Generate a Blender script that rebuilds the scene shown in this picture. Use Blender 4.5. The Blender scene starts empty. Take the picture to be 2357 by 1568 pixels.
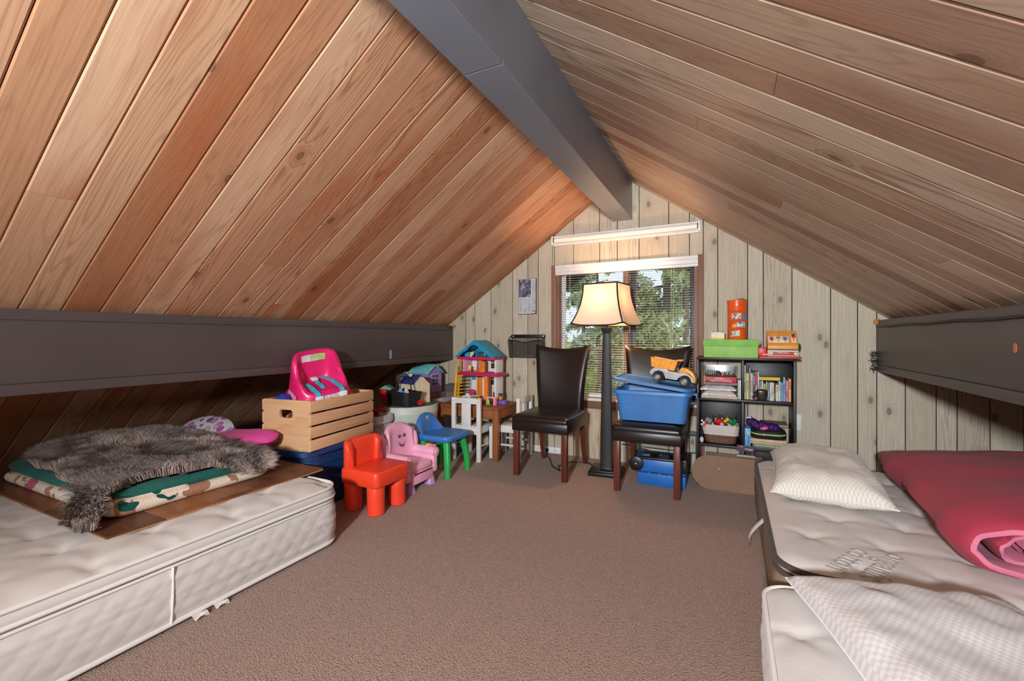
import bpy, bmesh, math, random
import numpy as np
from mathutils import Vector, Matrix, Euler, noise

random.seed(7)
SC = bpy.context.scene
COL = SC.collection
PI = math.pi
R = math.radians

# ------------------------------------------------------------------ camera, sky, lights, exposure
cam_d = bpy.data.cameras.new('camera')
cam = bpy.data.objects.new('camera', cam_d)
COL.objects.link(cam)
cam.location = (0, 0, 1.08)
cam.rotation_euler = (PI / 2, 0, 0.4592)
cam_d.sensor_width = 36.0
cam_d.lens = 15.523
cam_d.shift_y = -0.0038
cam_d.clip_start = 0.02
SC.camera = cam

world = bpy.data.worlds.new('daylight')
SC.world = world
world.use_nodes = True
_b = world.node_tree.nodes['Background']
_b.inputs[0].default_value = (0.72, 0.86, 1.0, 1)
_b.inputs[1].default_value = 1.4


def lamp(name, kind, loc, power, color, size=0.1, rot=None):
    d = bpy.data.lights.new(name, kind)
    d.energy = power
    d.color = color
    if kind == 'AREA':
        d.shape = 'DISK'
        d.size = size
    elif kind != 'SUN':
        d.shadow_soft_size = size
    o = bpy.data.objects.new(name, d)
    COL.objects.link(o)
    o.location = loc
    if rot:
        o.rotation_euler = rot
    return o


# the photographer's flash, held up just behind the camera
flash = lamp('flash_light', 'SPOT', (-0.20, -1.75, 1.52), 790, (0.92, 0.95, 1.0), 0.12)
flash.data.spot_size = R(114)
flash.data.spot_blend = 1.0
flash.rotation_euler = (Vector((-0.35, 3.83, 1.25)) - flash.location).to_track_quat('-Z', 'Y').to_euler()
# added fill lamp, no real source: bounces off the boards behind the camera
fill = lamp('bounce_fill', 'AREA', (-0.70, -1.55, 0.9), 60, (0.62, 0.86, 1.0), 0.5, (PI, 0, 0))
# sun on the trees outside
sun = lamp('sun', 'SUN', (0, -5, 12), 4.2, (1.0, 0.95, 0.86))
sun.data.angle = 0.02
sun.rotation_euler = Vector((-0.30, 0.72, -0.62)).to_track_quat('-Z', 'Y').to_euler()

SC.view_settings.view_transform = 'Standard'
SC.view_settings.look = 'None'
SC.view_settings.exposure = 0.0
SC.view_settings.gamma = 1.0
SC.view_settings.use_curve_mapping = False


# ------------------------------------------------------------------ materials
def lin(c):
    r = []
    for v in c[:3]:
        v = v / 255.0
        r.append(v / 12.92 if v <= 0.04045 else ((v + 0.055) / 1.055) ** 2.4)
    return (r[0], r[1], r[2], 1.0)


class NT:
    def __init__(self, name):
        self.m = bpy.data.materials.new(name)
        self.m.use_nodes = True
        self.t = self.m.node_tree
        self.t.nodes.clear()
        self.out = self.n('ShaderNodeOutputMaterial')

    def n(self, typ, **kw):
        nd = self.t.nodes.new(typ)
        for k, v in kw.items():
            setattr(nd, k, v)
        return nd

    def l(self, a, b):
        self.t.links.new(a, b)

    def val(self, sock, v):
        if hasattr(v, 'links') or isinstance(v, bpy.types.NodeSocket):
            self.l(v, sock)
        else:
            sock.default_value = v

    def math(self, op, a, b=None, c=None, clamp=False):
        nd = self.n('ShaderNodeMath', operation=op)
        nd.use_clamp = clamp
        self.val(nd.inputs[0], a)
        if b is not None:
            self.val(nd.inputs[1], b)
        if c is not None:
            self.val(nd.inputs[2], c)
        return nd.outputs[0]

    def mix(self, f, a, b, blend='MIX'):
        nd = self.n('ShaderNodeMix', data_type='RGBA', blend_type=blend)
        self.val(nd.inputs[0], f)
        self.val(nd.inputs[6], a)
        self.val(nd.inputs[7], b)
        return nd.outputs[2]

    def ramp(self, f, stops, interp='LINEAR'):
        nd = self.n('ShaderNodeValToRGB')
        cr = nd.color_ramp
        cr.interpolation = interp
        while len(cr.elements) < len(stops):
            cr.elements.new(0.5)
        for e, (p, c) in zip(cr.elements, stops):
            e.position = p
            e.color = c if len(c) == 4 else lin(c)
        self.val(nd.inputs[0], f)
        return nd.outputs[0]

    def coord(self, kind='Object', scale=(1, 1, 1), loc=(0, 0, 0), rot=(0, 0, 0)):
        tc = self.n('ShaderNodeTexCoord')
        mp = self.n('ShaderNodeMapping')
        self.l(tc.outputs[kind], mp.inputs[0])
        mp.inputs['Scale'].default_value = scale
        mp.inputs['Location'].default_value = loc
        mp.inputs['Rotation'].default_value = rot
        return mp.outputs[0]

    def noise(self, vec, scale, detail=2, rough=0.5, dist=0.0):
        nd = self.n('ShaderNodeTexNoise')
        self.l(vec, nd.inputs['Vector'])
        nd.inputs['Scale'].default_value = scale
        nd.inputs['Detail'].default_value = detail
        nd.inputs['Roughness'].default_value = rough
        nd.inputs['Distortion'].default_value = dist
        return nd.outputs[0]

    def voro(self, vec, scale, feature='F1', rnd=1.0):
        nd = self.n('ShaderNodeTexVoronoi', feature=feature)
        self.l(vec, nd.inputs['Vector'])
        nd.inputs['Scale'].default_value = scale
        nd.inputs['Randomness'].default_value = rnd
        return nd

    def bsdf(self, col, rough=0.5, metal=0.0, spec=0.5, bump=None, bstr=0.3, bdist=0.002, **kw):
        b = self.n('ShaderNodeBsdfPrincipled')
        self.val(b.inputs['Base Color'], col)
        self.val(b.inputs['Roughness'], rough)
        b.inputs['Metallic'].default_value = metal
        b.inputs['Specular IOR Level'].default_value = spec
        for k, v in kw.items():
            self.val(b.inputs[k.replace('_', ' ')], v)
        if bump is not None:
            bp = self.n('ShaderNodeBump')
            bp.inputs['Strength'].default_value = bstr
            bp.inputs['Distance'].default_value = bdist
            self.l(bump, bp.inputs['Height'])
            self.l(bp.outputs[0], b.inputs['Normal'])
        self.l(b.outputs[0], self.out.inputs[0])
        return b


_pm = {}


def pm(col, rough=0.45, var=0.07, vs=18, bump=0.0, bs=250, metal=0.0, spec=0.5, name=None):
    """plain procedural material: a colour with soft mottling and optional fine relief"""
    key = (tuple(col), rough, var, vs, bump, bs, metal, spec)
    if key in _pm:
        return _pm[key]
    t = NT(name or 'mat_%d_%d_%d' % tuple(int(c) for c in col[:3]))
    v = t.coord()
    f = t.noise(v, vs, 3)
    c = lin(col)
    lo = tuple(x * (1 - var * 1.6) for x in c[:3]) + (1,)
    hi = tuple(min(1, x * (1 + var * 1.6)) for x in c[:3]) + (1,)
    cc = t.ramp(f, [(0.3, lo), (0.7, hi)])
    t.bsdf(cc, rough, metal, spec, t.noise(v, bs, 2) if bump else None, bump)
    _pm[key] = t.m
    return t.m


def obj_prop(t, name):
    a = t.n('ShaderNodeAttribute', attribute_type='OBJECT', attribute_name=name)
    return a.outputs['Fac']


def wood(name, base, dark, line, ring=46, stretch=(0.75, 7.0), kn=0.0, rough=0.55, spec=0.35, fibre=0.25,
         blotch=None, line_amt=0.5, prop=True, hue=None, axis=0):
    """flat-sawn timber: growth rings are contours of a stretched noise that bends round the knots;
    the length of the grain runs along the chosen local axis, each object reads its own 'tone'"""
    t = NT(name)
    tc = t.n('ShaderNodeTexCoord')
    sx = t.n('ShaderNodeSeparateXYZ')
    t.l(tc.outputs['Object'], sx.inputs[0])
    cb = t.n('ShaderNodeCombineXYZ')
    for k, ch in enumerate({0: 'XYZ', 1: 'YZX', 2: 'ZXY', 3: 'XZY'}[axis]):
        t.l(sx.outputs[ch], cb.inputs[k])
    v = cb.outputs[0]
    if prop:
        tone = obj_prop(t, 'tone')
    else:
        tone = t.n('ShaderNodeObjectInfo').outputs['Random']
    cx = t.n('ShaderNodeCombineXYZ')
    t.l(t.math('MULTIPLY', tone, 41.3), cx.inputs[0])
    t.l(t.math('MULTIPLY', tone, 17.7), cx.inputs[1])
    t.l(t.math('MULTIPLY', tone, 29.1), cx.inputs[2])
    add = t.n('ShaderNodeVectorMath', operation='ADD')
    t.l(v, add.inputs[0])
    t.l(cx.outputs[0], add.inputs[1])
    p = add.outputs[0]

    def sc(s):
        nd = t.n('ShaderNodeVectorMath', operation='MULTIPLY')
        t.l(p, nd.inputs[0])
        nd.inputs[1].default_value = s
        return nd.outputs[0]
    field = t.noise(sc((stretch[0], stretch[1], 3.0)), 1.0, 3, 0.42, 0.25)
    if kn > 0:
        vo = t.voro(sc((3.6, 6.4, 0.01)), 1.0)
        vo.voronoi_dimensions = '2D'
        sep = t.n('ShaderNodeSeparateColor')
        t.l(vo.outputs['Color'], sep.inputs[0])
        has = t.math('LESS_THAN', sep.outputs[0], kn)
        d = vo.outputs['Distance']
        swell = t.math('MULTIPLY', has, t.math('POWER', 2.718, t.math('MULTIPLY', t.math('MULTIPLY', d, d), -30.0)))
        field = t.math('ADD', field, t.math('MULTIPLY', swell, 0.20))
        knot = t.math('MULTIPLY', has, t.math('LESS_THAN', t.math('ADD', d, t.math('MULTIPLY', t.noise(sc((30, 60, 1)), 1.0), 0.06)), 0.118))
    # per-object ring density so quarter-sawn and flat-sawn boards alternate
    dens = t.math('MULTIPLY_ADD', t.math('FRACT', t.math('MULTIPLY', tone, 7.31)), ring * 0.8, ring * 0.6)
    s = t.math('SINE', t.math('MULTIPLY', field, t.math('MULTIPLY', dens, 6.283)))
    rings = t.math('POWER', t.math('MULTIPLY_ADD', s, 0.5, 0.5), 5.0)
    amp = t.math('MULTIPLY_ADD', t.math('POWER', t.math('FRACT', t.math('MULTIPLY', tone, 5.31)), 1.6), 0.85, 0.22)
    fib = t.noise(sc((3.5, 190.0, 60.0)), 1.0, 2, 0.6)
    tn = t.math('FRACT', t.math('MULTIPLY', tone, 3.77))
    if hue:
        c = t.ramp(tn, hue)
    else:
        c = t.mix(tn, lin(base), lin(dark))
    c = t.mix(t.math('MULTIPLY', t.math('MULTIPLY', rings, amp), line_amt), c, lin(line))
    big = t.noise(sc((0.9, 4.0, 1.0)), 1.0, 3)
    if blotch:
        c = t.mix(t.math('MULTIPLY', t.math('SUBTRACT', big, 0.5, clamp=True), 3.0, clamp=True), c, lin(blotch))
    fr = t.n('ShaderNodeMix', data_type='RGBA', blend_type='MULTIPLY')
    fr.inputs[0].default_value = fibre
    t.l(c, fr.inputs[6])
    t.l(t.ramp(fib, [(0.3, (0.35, 0.33, 0.3, 1)), (0.6, (1.1, 1.1, 1.1, 1))]), fr.inputs[7])
    c = fr.outputs[2]
    if kn > 0:
        c = t.mix(t.math('MULTIPLY', swell, 0.35), c, lin(line))
        c = t.mix(t.math('MULTIPLY', knot, 0.46), c, lin(tuple(x * 0.5 for x in line)))
    h = t.math('ADD', t.math('MULTIPLY', rings, -0.5), fib)
    t.bsdf(c, rough, 0, spec, h, 0.10, 0.0015)
    return t.m


def fabric(col, col2=None, scale=700, rough=0.9, bump=0.25, name='fabric', var=0.06, sheen=0.08):
    t = NT(name)
    v = t.coord()
    w = t.noise(v, scale, 1)
    big = t.noise(v, 6, 3)
    c = lin(col)
    lo = tuple(x * (1 - var) for x in c[:3]) + (1,)
    cc = t.mix(big, lo, c if col2 is None else lin(col2))
    t.bsdf(cc, rough, 0, 0.2, w, bump, 0.001, Sheen_Weight=sheen)
    return t.m


# ------------------------------------------------------------------ mesh builder
def rrect(w, d, r, n=5, cx=0.0, cy=0.0):
    """rounded rectangle outline, counter-clockwise"""
    r = min(r, w / 2 - 1e-5, d / 2 - 1e-5)
    pts = []
    for (sx, sy, a0) in ((1, 1, 0), (-1, 1, 90), (-1, -1, 180), (1, -1, 270)):
        for i in range(n + 1):
            a = R(a0 + 90 * i / n)
            pts.append((cx + sx * (w / 2 - r) + r * math.cos(a), cy + sy * (d / 2 - r) + r * math.sin(a)))
    return pts


class MB:
    def __init__(s):
        s.bm = bmesh.new()
        s.uv = None

    def _join(s, tb, mat4=None, m=0):
        if mat4 is not None:
            bmesh.ops.transform(tb, matrix=mat4, verts=tb.verts)
        mp = {}
        for v in tb.verts:
            mp[v] = s.bm.verts.new(v.co)
        for f in tb.faces:
            try:
                nf = s.bm.faces.new([mp[v] for v in f.verts])
                nf.material_index = m
            except ValueError:
                pass
        tb.free()
        return s

    def box(s, c, d, rot=None, bev=0.0, seg=2, m=0, top=None):
        """box by centre and size; top=(sx,sy) scales the upper face for a taper"""
        tb = bmesh.new()
        bmesh.ops.create_cube(tb, size=1.0)
        for v in tb.verts:
            v.co = Vector((v.co.x * d[0], v.co.y * d[1], v.co.z * d[2]))
            if top and v.co.z > 0:
                v.co.x *= top[0]
                v.co.y *= top[1]
        if bev > 0:
            bmesh.ops.bevel(tb, geom=tb.edges[:], offset=min(bev, min(d) * 0.49), segments=seg, profile=0.5, affect='EDGES')
        M = Matrix.Translation(Vector(c))
        if rot is not None:
            M = M @ Euler(rot).to_matrix().to_4x4()
        return s._join(tb, M, m)

    def loft(s, rings, cap0=True, cap1=True, m=0, closed=True):
        bm = s.bm
        vr = [[bm.verts.new(p) for p in ring] for ring in rings]
        n = len(vr[0])
        for a, b in zip(vr, vr[1:]):
            for i in range(n if closed else n - 1):
                j = (i + 1) % n
                try:
                    f = bm.faces.new((a[i], a[j], b[j], b[i]))
                    f.material_index = m
                except ValueError:
                    pass
        for flag, ring in ((cap0, vr[0]), (cap1, vr[-1])):
            if flag:
                try:
                    f = bm.faces.new(ring)
                    f.material_index = m
                except ValueError:
                    pass
        return s

    def tube(s, pts, r, n=8, m=0, closed=False, flat=1.0):
        pts = [Vector(p) for p in pts]
        k = len(pts)
        rr = r if isinstance(r, (list, tuple)) else [r] * k
        tang = []
        for i in range(k):
            if closed:
                t = pts[(i + 1) % k] - pts[i - 1]
            else:
                t = pts[min(i + 1, k - 1)] - pts[max(i - 1, 0)]
            tang.append(t.normalized() if t.length > 1e-9 else Vector((0, 0, 1)))
        up = Vector((0, 0, 1)) if abs(tang[0].z) < 0.9 else Vector((1, 0, 0))
        nrm = (up - tang[0] * up.dot(tang[0])).normalized()
        rings = []
        for i in range(k):
            nrm = (nrm - tang[i] * nrm.dot(tang[i]))
            nrm = nrm.normalized() if nrm.length > 1e-6 else tang[i].orthogonal().normalized()
            bn = tang[i].cross(nrm)
            rings.append([pts[i] + (nrm * math.cos(2 * PI * j / n) * flat + bn * math.sin(2 * PI * j / n)) * rr[i] for j in range(n)])
        if closed:
            rings.append(rings[0])
            return s.loft(rings, False, False, m)
        return s.loft(rings, True, True, m)

    def cyl(s, p0, p1, r0, r1=None, n=14, m=0):
        return s.tube([p0, p1], [r0, r0 if r1 is None else r1], n, m)

    def lathe(s, prof, n=24, c=(0, 0, 0), m=0, M=None, cap=True):
        rings = []
        for (r, z) in prof:
            ring = []
            for j in range(n):
                p = Vector((r * math.cos(2 * PI * j / n), r * math.sin(2 * PI * j / n), z))
                if M is not None:
                    p = M @ p
                ring.append(p + Vector(c))
            rings.append(ring)
        return s.loft(rings, cap, cap, m)

    def prism(s, poly, a, b, plane='XZ', m=0, bev=0.0):
        def P(p, d):
            return {'XZ': (p[0], d, p[1]), 'XY': (p[0], p[1], d), 'YZ': (d, p[0], p[1])}[plane]
        tb = bmesh.new()
        r0 = [tb.verts.new(P(p, a)) for p in poly]
        r1 = [tb.verts.new(P(p, b)) for p in poly]
        n = len(poly)
        for i in range(n):
            j = (i + 1) % n
            tb.faces.new((r0[i], r0[j], r1[j], r1[i]))
        tb.faces.new(r0)
        tb.faces.new(r1)
        if bev > 0:
            bmesh.ops.recalc_face_normals(tb, faces=tb.faces[:])
            bmesh.ops.bevel(tb, geom=tb.edges[:], offset=bev, segments=2, profile=0.5, affect='EDGES')
        return s._join(tb, None, m)

    def sph(s, c, r, n=14, m=0, sc=(1, 1, 1), rot=None):
        tb = bmesh.new()
        bmesh.ops.create_uvsphere(tb, u_segments=n, v_segments=max(6, n * 2 // 3), radius=r)
        M = Matrix.Translation(Vector(c))
        if rot is not None:
            M = M @ Euler(rot).to_matrix().to_4x4()
        M = M @ Matrix.Diagonal((sc[0], sc[1], sc[2], 1))
        return s._join(tb, M, m)

    def grid(s, fn, nu, nv, m=0, uv=False):
        bm = s.bm
        if uv and s.uv is None:
            s.uv = bm.loops.layers.uv.new('UVMap')
        vs = [[bm.verts.new(fn(i / nu, j / nv)) for j in range(nv + 1)] for i in range(nu + 1)]
        for i in range(nu):
            for j in range(nv):
                f = bm.faces.new((vs[i][j], vs[i + 1][j], vs[i + 1][j + 1], vs[i][j + 1]))
                f.material_index = m
                if uv:
                    for lp, (a, b) in zip(f.loops, ((i, j), (i + 1, j), (i + 1, j + 1), (i, j + 1))):
                        lp[s.uv].uv = (a / nu, b / nv)
        return s

    def tub(s, w, d, h, r, t=0.004, taper=0.85, z0=0.0, m=0, n=5, floor=None):
        """open-topped rounded container, rim at the top"""
        f = t if floor is None else floor
        R1 = [(rrect(w * taper, d * taper, r * taper, n), z0), (rrect(w, d, r, n), z0 + h),
              (rrect(w - 2 * t, d - 2 * t, max(r - t, 0.002), n), z0 + h),
              (rrect(w * taper - 2 * t, d * taper - 2 * t, max(r * taper - t, 0.002), n), z0 + f)]
        return s.loft([[(x, y, z) for x, y in ring] for ring, z in R1], True, True, m)

    def slab(s, w, d, z0, z1, r, m=0, n=5, cx=0, cy=0, edge=0.0):
        rings = []
        if edge > 0:
            e = edge
            spec = [(e, z0), (e * 0.3, z0 + e * 0.3), (0, z0 + e), (0, z1 - e), (e * 0.3, z1 - e * 0.3), (e, z1)]
        else:
            spec = [(0, z0), (0, z1)]
        for ins, z in spec:
            rings.append([(x, y, z) for x, y in rrect(w - 2 * ins, d - 2 * ins, max(r - ins, 0.001), n, cx, cy)])
        return s.loft(rings, True, True, m)

    def xf(s, M):
        bmesh.ops.transform(s.bm, matrix=M, verts=s.bm.verts)
        return s

    def build(s, name, mats, parent=None, smooth=True, loc=None, rot=None, angle=38, recalc=True):
        if recalc:
            bmesh.ops.recalc_face_normals(s.bm, faces=s.bm.faces[:])
        me = bpy.data.meshes.new(name)
        s.bm.to_mesh(me)
        s.bm.free()
        if not isinstance(mats, (list, tuple)):
            mats = [mats]
        for mt in mats:
            me.materials.append(mt)
        if smooth:
            me.polygons.foreach_set('use_smooth', [True] * len(me.polygons))
            me.set_sharp_from_angle(angle=R(angle))
        o = bpy.data.objects.new(name, me)
        COL.objects.link(o)
        if parent is not None:
            o.parent = parent
        if loc is not None:
            o.location = loc
        if rot is not None:
            o.rotation_euler = rot
        return o


def tag(o, label=None, cat=None, group=None, kind=None):
    if label:
        o['label'] = label
    if cat:
        o['category'] = cat
    if group:
        o['group'] = group
    if kind:
        o['kind'] = kind
    return o


def T(name, label, cat, loc=(0, 0, 0), rz=0.0, group=None, rot=None):
    o = bpy.data.objects.new(name, None)
    o.empty_display_size = 0.05
    COL.objects.link(o)
    o.location = loc
    o.rotation_euler = rot if rot else (0, 0, rz)
    return tag(o, label, cat, group)


def share(o, name, parent, loc, rot=None):
    """another object with the same mesh"""
    c = o.copy()
    c.name = name
    COL.objects.link(c)
    c.parent = parent
    c.location = loc
    if rot is not None:
        c.rotation_euler = rot
    return c


def copy_tree(o, parent=None):
    c = o.copy()
    COL.objects.link(c)
    if parent is not None:
        c.parent = parent
    for ch in list(o.children):
        copy_tree(ch, c)
    return c


def text(name, s, size, mat, parent, loc, rot, align='CENTER', ext=0.0006, xs=1.0):
    cu = bpy.data.curves.new(name, 'FONT')
    cu.body = s
    cu.size = size
    cu.extrude = ext
    cu.align_x = align
    cu.align_y = 'CENTER'
    cu.resolution_u = 2
    cu.materials.append(mat)
    o = bpy.data.objects.new(name, cu)
    COL.objects.link(o)
    o.parent = parent
    o.location = loc
    o.rotation_euler = rot
    o.scale = (xs, 1, 1)
    bpy.context.view_layer.update()
    me = bpy.data.meshes.new_from_object(o.evaluated_get(bpy.context.evaluated_depsgraph_get()))
    me.name = name
    bpy.data.objects.remove(o)
    o = bpy.data.objects.new(name, me)
    COL.objects.link(o)
    o.parent = parent
    o.location = loc
    o.rotation_euler = rot
    o.scale = (xs, 1, 1)
    tag(o, kind='stuff')
    return o


def nz(x, y, z=0.0):
    return noise.noise(Vector((x, y, z)))


def arc(c, r, a0, a1, n, plane='XZ', off=0.0):
    out = []
    for i in range(n + 1):
        a = R(a0 + (a1 - a0) * i / n)
        p, q = c[0] + r * math.cos(a), c[1] + r * math.sin(a)
        out.append({'XZ': (p, off, q), 'XY': (p, q, off), 'YZ': (off, p, q)}[plane])
    return out
# ------------------------------------------------------------------ room shell
APX, APZ, SL = -0.83, 2.45, 0.695
YB, YR = 3.83, -2.40
ANG = math.atan(SL)


def ceil_z(x):
    return APZ - SL * abs(x - APX)


# carpet: looped berber with a fine cross weave
t = NT('carpet_loops')
v = t.coord()
wv = t.voro(v, 165, 'F1', 0.55)
wv2 = t.noise(v, 60, 2)
big = t.noise(v, 1.3, 3)
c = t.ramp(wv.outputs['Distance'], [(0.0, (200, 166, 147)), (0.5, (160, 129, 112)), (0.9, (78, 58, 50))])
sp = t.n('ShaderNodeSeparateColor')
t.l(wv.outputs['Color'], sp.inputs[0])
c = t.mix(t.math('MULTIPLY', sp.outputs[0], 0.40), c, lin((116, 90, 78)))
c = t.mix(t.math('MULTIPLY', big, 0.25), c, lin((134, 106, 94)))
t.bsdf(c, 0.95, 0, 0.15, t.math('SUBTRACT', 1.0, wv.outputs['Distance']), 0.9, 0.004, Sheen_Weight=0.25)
m_carpet = t.m
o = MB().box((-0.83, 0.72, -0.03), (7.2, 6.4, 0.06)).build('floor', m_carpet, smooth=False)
tag(o, 'brown looped carpet covering the attic floor', 'floor', kind='structure')

# ceiling planks: one wood, each slope's light put into its colour
m_plankL = wood('cedar_plank_warm_lit', (206, 158, 122), (178, 122, 86), (122, 66, 38), ring=25, stretch=(0.55, 5.5), kn=0.09, rough=0.5,
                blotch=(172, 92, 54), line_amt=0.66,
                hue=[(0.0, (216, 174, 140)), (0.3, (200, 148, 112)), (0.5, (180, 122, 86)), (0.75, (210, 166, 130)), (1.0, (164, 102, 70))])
m_plankR = wood('cedar_plank_cool_lit', (190, 160, 132), (160, 120, 92), (112, 74, 52), ring=23, stretch=(0.5, 5.5), kn=0.08, rough=0.42,
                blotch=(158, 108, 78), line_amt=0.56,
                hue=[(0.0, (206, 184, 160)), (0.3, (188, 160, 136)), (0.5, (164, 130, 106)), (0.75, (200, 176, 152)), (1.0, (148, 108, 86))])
m_dark = pm((38, 30, 26), 0.8)
mb = MB()
for sgn in (-1, 1):
    x0, x1 = APX, APX + sgn * 3.58
    poly = [(x0, APZ + 0.06), (x1, ceil_z(x1) + 0.06), (x1, ceil_z(x1) + 0.12), (x0, APZ + 0.12)]
    mb.prism(poly, YR - 0.1, 4.72, 'XZ')
ceiling = mb.build('ceiling', m_dark, smooth=False)
tag(ceiling, 'sloping attic ceiling of tongue and groove cedar boards', 'ceiling', kind='structure')

_plank_mesh = {}


def plank(side, y0, y1, s0, s1, tone):
    """one board, s measured down the slope from the ridge; local x runs down the slope"""
    L, w = s1 - s0, y1 - y0
    key = (side, round(L, 3), round(w, 3))
    ca, sa = math.cos(ANG), math.sin(ANG)
    d = -1 if side == 'L' else 1
    if key not in _plank_mesh:
        ch, th, g = 0.0050, 0.02, 0.0014
        h = w / 2 - g
        sec = [(-h, th), (-h, ch * 0.6), (-h + ch, 0), (h - ch, 0), (h, ch * 0.6), (h, th)]
        b = MB()
        b.loft([[(0.0008, y, z) for y, z in sec], [(L - 0.0008, y, z) for y, z in sec]])
        o = b.build('plank', m_plankL if side == 'L' else m_plankR, ceiling, smooth=False)
        _plank_mesh[key] = o
    else:
        o = _plank_mesh[key].copy()
        COL.objects.link(o)
    ax = Vector((d * ca, 0, -sa))
    az = Vector((d * sa, 0, ca))
    ay = az.cross(ax)
    o.matrix_local = Matrix.Translation(Vector((APX, (y0 + y1) / 2, APZ)) + ax * s0) @ Matrix((ax, ay, az)).transposed().to_4x4()
    o['tone'] = tone
    return o


# board seams measured on the left side run at 0.1315 m; phase chosen so one falls at y = 0.731
rs = random.Random(11)
PW = 0.1315
y = 0.731 - PW * 25
slope_len = 4.26
butt = {('L', 24): 1.55, ('L', 31): 1.72, ('L', 33): 2.05, ('L', 39): 1.1, ('L', 43): 1.7, ('R', 30): 1.15, ('R', 34): 0.86, ('R', 38): 1.28,
        ('R', 42): 1.0, ('R', 36): 1.9, ('L', 15): 1.2, ('R', 20): 1.3}
i = 0
while y < YB - 0.01:
    y1 = min(y + PW, YB)
    for side in 'LR':
        s = butt.get((side, i))
        if s:
            plank(side, y, y1, 0.03, s, rs.random())
            plank(side, y, y1, s, slope_len, rs.random())
        else:
            plank(side, y, y1, 0.03, slope_len, rs.random())
    y += PW
    i += 1

# end wall of vertical boards
m_board = wood('panel_board', (196, 184, 160), (180, 166, 142), (126, 104, 82), ring=24, stretch=(0.5, 7.0), kn=0.34, rough=0.6, spec=0.3,
               fibre=0.30, line_amt=0.38, axis=2,
               hue=[(0.0, (200, 190, 168)), (0.4, (190, 179, 157)), (0.7, (203, 194, 173)), (1.0, (183, 171, 148))])
m_wallback = pm((34, 29, 26), 0.9)
WL, WR_, WB, WT = -1.435, -0.235, 0.525, 1.725
seams = [-4.15, -3.95, -3.78, -3.609, -3.364, -3.173, -3.063, -2.847, -2.740, -2.630, -2.42, -2.312, -2.127, -1.887, -1.726, -1.618, -1.457, -1.273,
         -1.033, -0.877, -0.693, -0.455, -0.296, -0.193, -0.089, 0.119, 0.223, 0.407, 0.641, 0.796, 0.902, 1.054, 1.211, 1.313, 1.468, 1.62, 1.73,
         1.9, 2.05, 2.2, 2.36, 2.48]
mb = MB()
for x0, x1 in ((-4.3, WL), (WR_, 2.64)):
    ym, yn = YB + 0.007, YB + 0.10
    if x0 < APX:
        mb.prism([(x0, 0), (x1, 0), (x1, ceil_z(x1) + 0.03), (x0, ceil_z(x0) + 0.03)], ym, yn, 'XZ')
    else:
        mb.prism([(x0, 0), (x1, 0), (x1, ceil_z(x1) + 0.03), (x0, ceil_z(x0) + 0.03)], ym, yn, 'XZ')
mb.prism([(WL, 0), (WR_, 0), (WR_, WB), (WL, WB)], ym, yn, 'XZ')
mb.prism([(WL, WT), (WR_, WT), (WR_, ceil_z(WR_) + 0.03), (APX, APZ + 0.03), (WL, ceil_z(WL) + 0.03)], ym, yn, 'XZ')
wall = mb.build('wall_back', m_wallback, smooth=False)
tag(wall, 'pale grey-beige wood panel end wall with dark grooves', 'wall', kind='structure')
for a, b in zip(seams, seams[1:]):
    a, b = a + 0.0030, b - 0.0030
    cuts = sorted(set([a, b] + [c for c in (WL, WR_, APX) if a < c < b]))
    mb = MB()
    for p, q in zip(cuts, cuts[1:]):
        mid = (p + q) / 2
        if WL <= mid <= WR_:
            zz = [(0.0, WB, WB), (WT, ceil_z(p), ceil_z(q))]
        else:
            zz = [(0.0, ceil_z(p), ceil_z(q))]
        for z0, zp, zq in zz:
            mb.prism([(p, z0), (q, z0), (q, zq), (p, zp)], YB, YB + 0.0068, 'XZ')
    o = mb.build('board', m_board, wall, smooth=False)
    o['tone'] = rs.random()

# rear gable wall behind the viewpoint
mb = MB().prism([(-4.3, 0), (2.64, 0), (APX, APZ + 0.03)], YR - 0.08, YR, 'XZ')
o = mb.build('wall_rear', pm((188, 176, 152), 0.7), smooth=False)
tag(o, 'plain pale gable wall at the other end of the attic', 'wall', kind='structure')

# beams
t = NT('beam_paint')
v = t.coord()
f = t.noise(v, 3, 4)
g = t.noise(t.coord(scale=(30, 1.5, 30)), 4, 3)
c = t.mix(f, lin((76, 66, 66)), lin((94, 83, 82)))
sc_ = t.noise(t.coord(scale=(9, 1.2, 9)), 3.0, 5, 0.7)
c = t.mix(t.math('MULTIPLY', t.math('SUBTRACT', sc_, 0.66, clamp=True), 2.0, clamp=True), c, lin((120, 112, 112)))
t.bsdf(c, 0.42, 0, 0.5, g, 0.12, 0.002)
m_beam = t.m
t = NT('ridge_paint_with_glare')  # brown-grey paint with the bluish flash glare put into its colour
v = t.coord()
f = t.noise(v, 2, 4)
c = t.mix(f, lin((108, 112, 122)), lin((136, 140, 150)))
t.bsdf(c, 0.36, 0, 0.6, t.noise(t.coord(scale=(30, 1.5, 30)), 4, 3), 0.1, 0.002)
m_ridge = t.m
ridge = MB().box((-0.8295, 0.715, 2.275), (0.158, 6.23, 0.35), bev=0.004).build('trim_1', m_ridge, smooth=False)
tag(ridge, 'dark grey boxed ridge beam running along the ceiling peak', 'beam', kind='structure')
for y0, y1 in ((YR, 1.43), (1.434, YB)):
    MB().box((-0.8295, (y0 + y1) / 2, 2.0885), (0.165, y1 - y0, 0.022), bev=0.002).build('beam_board', m_ridge, ridge, smooth=False)


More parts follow.
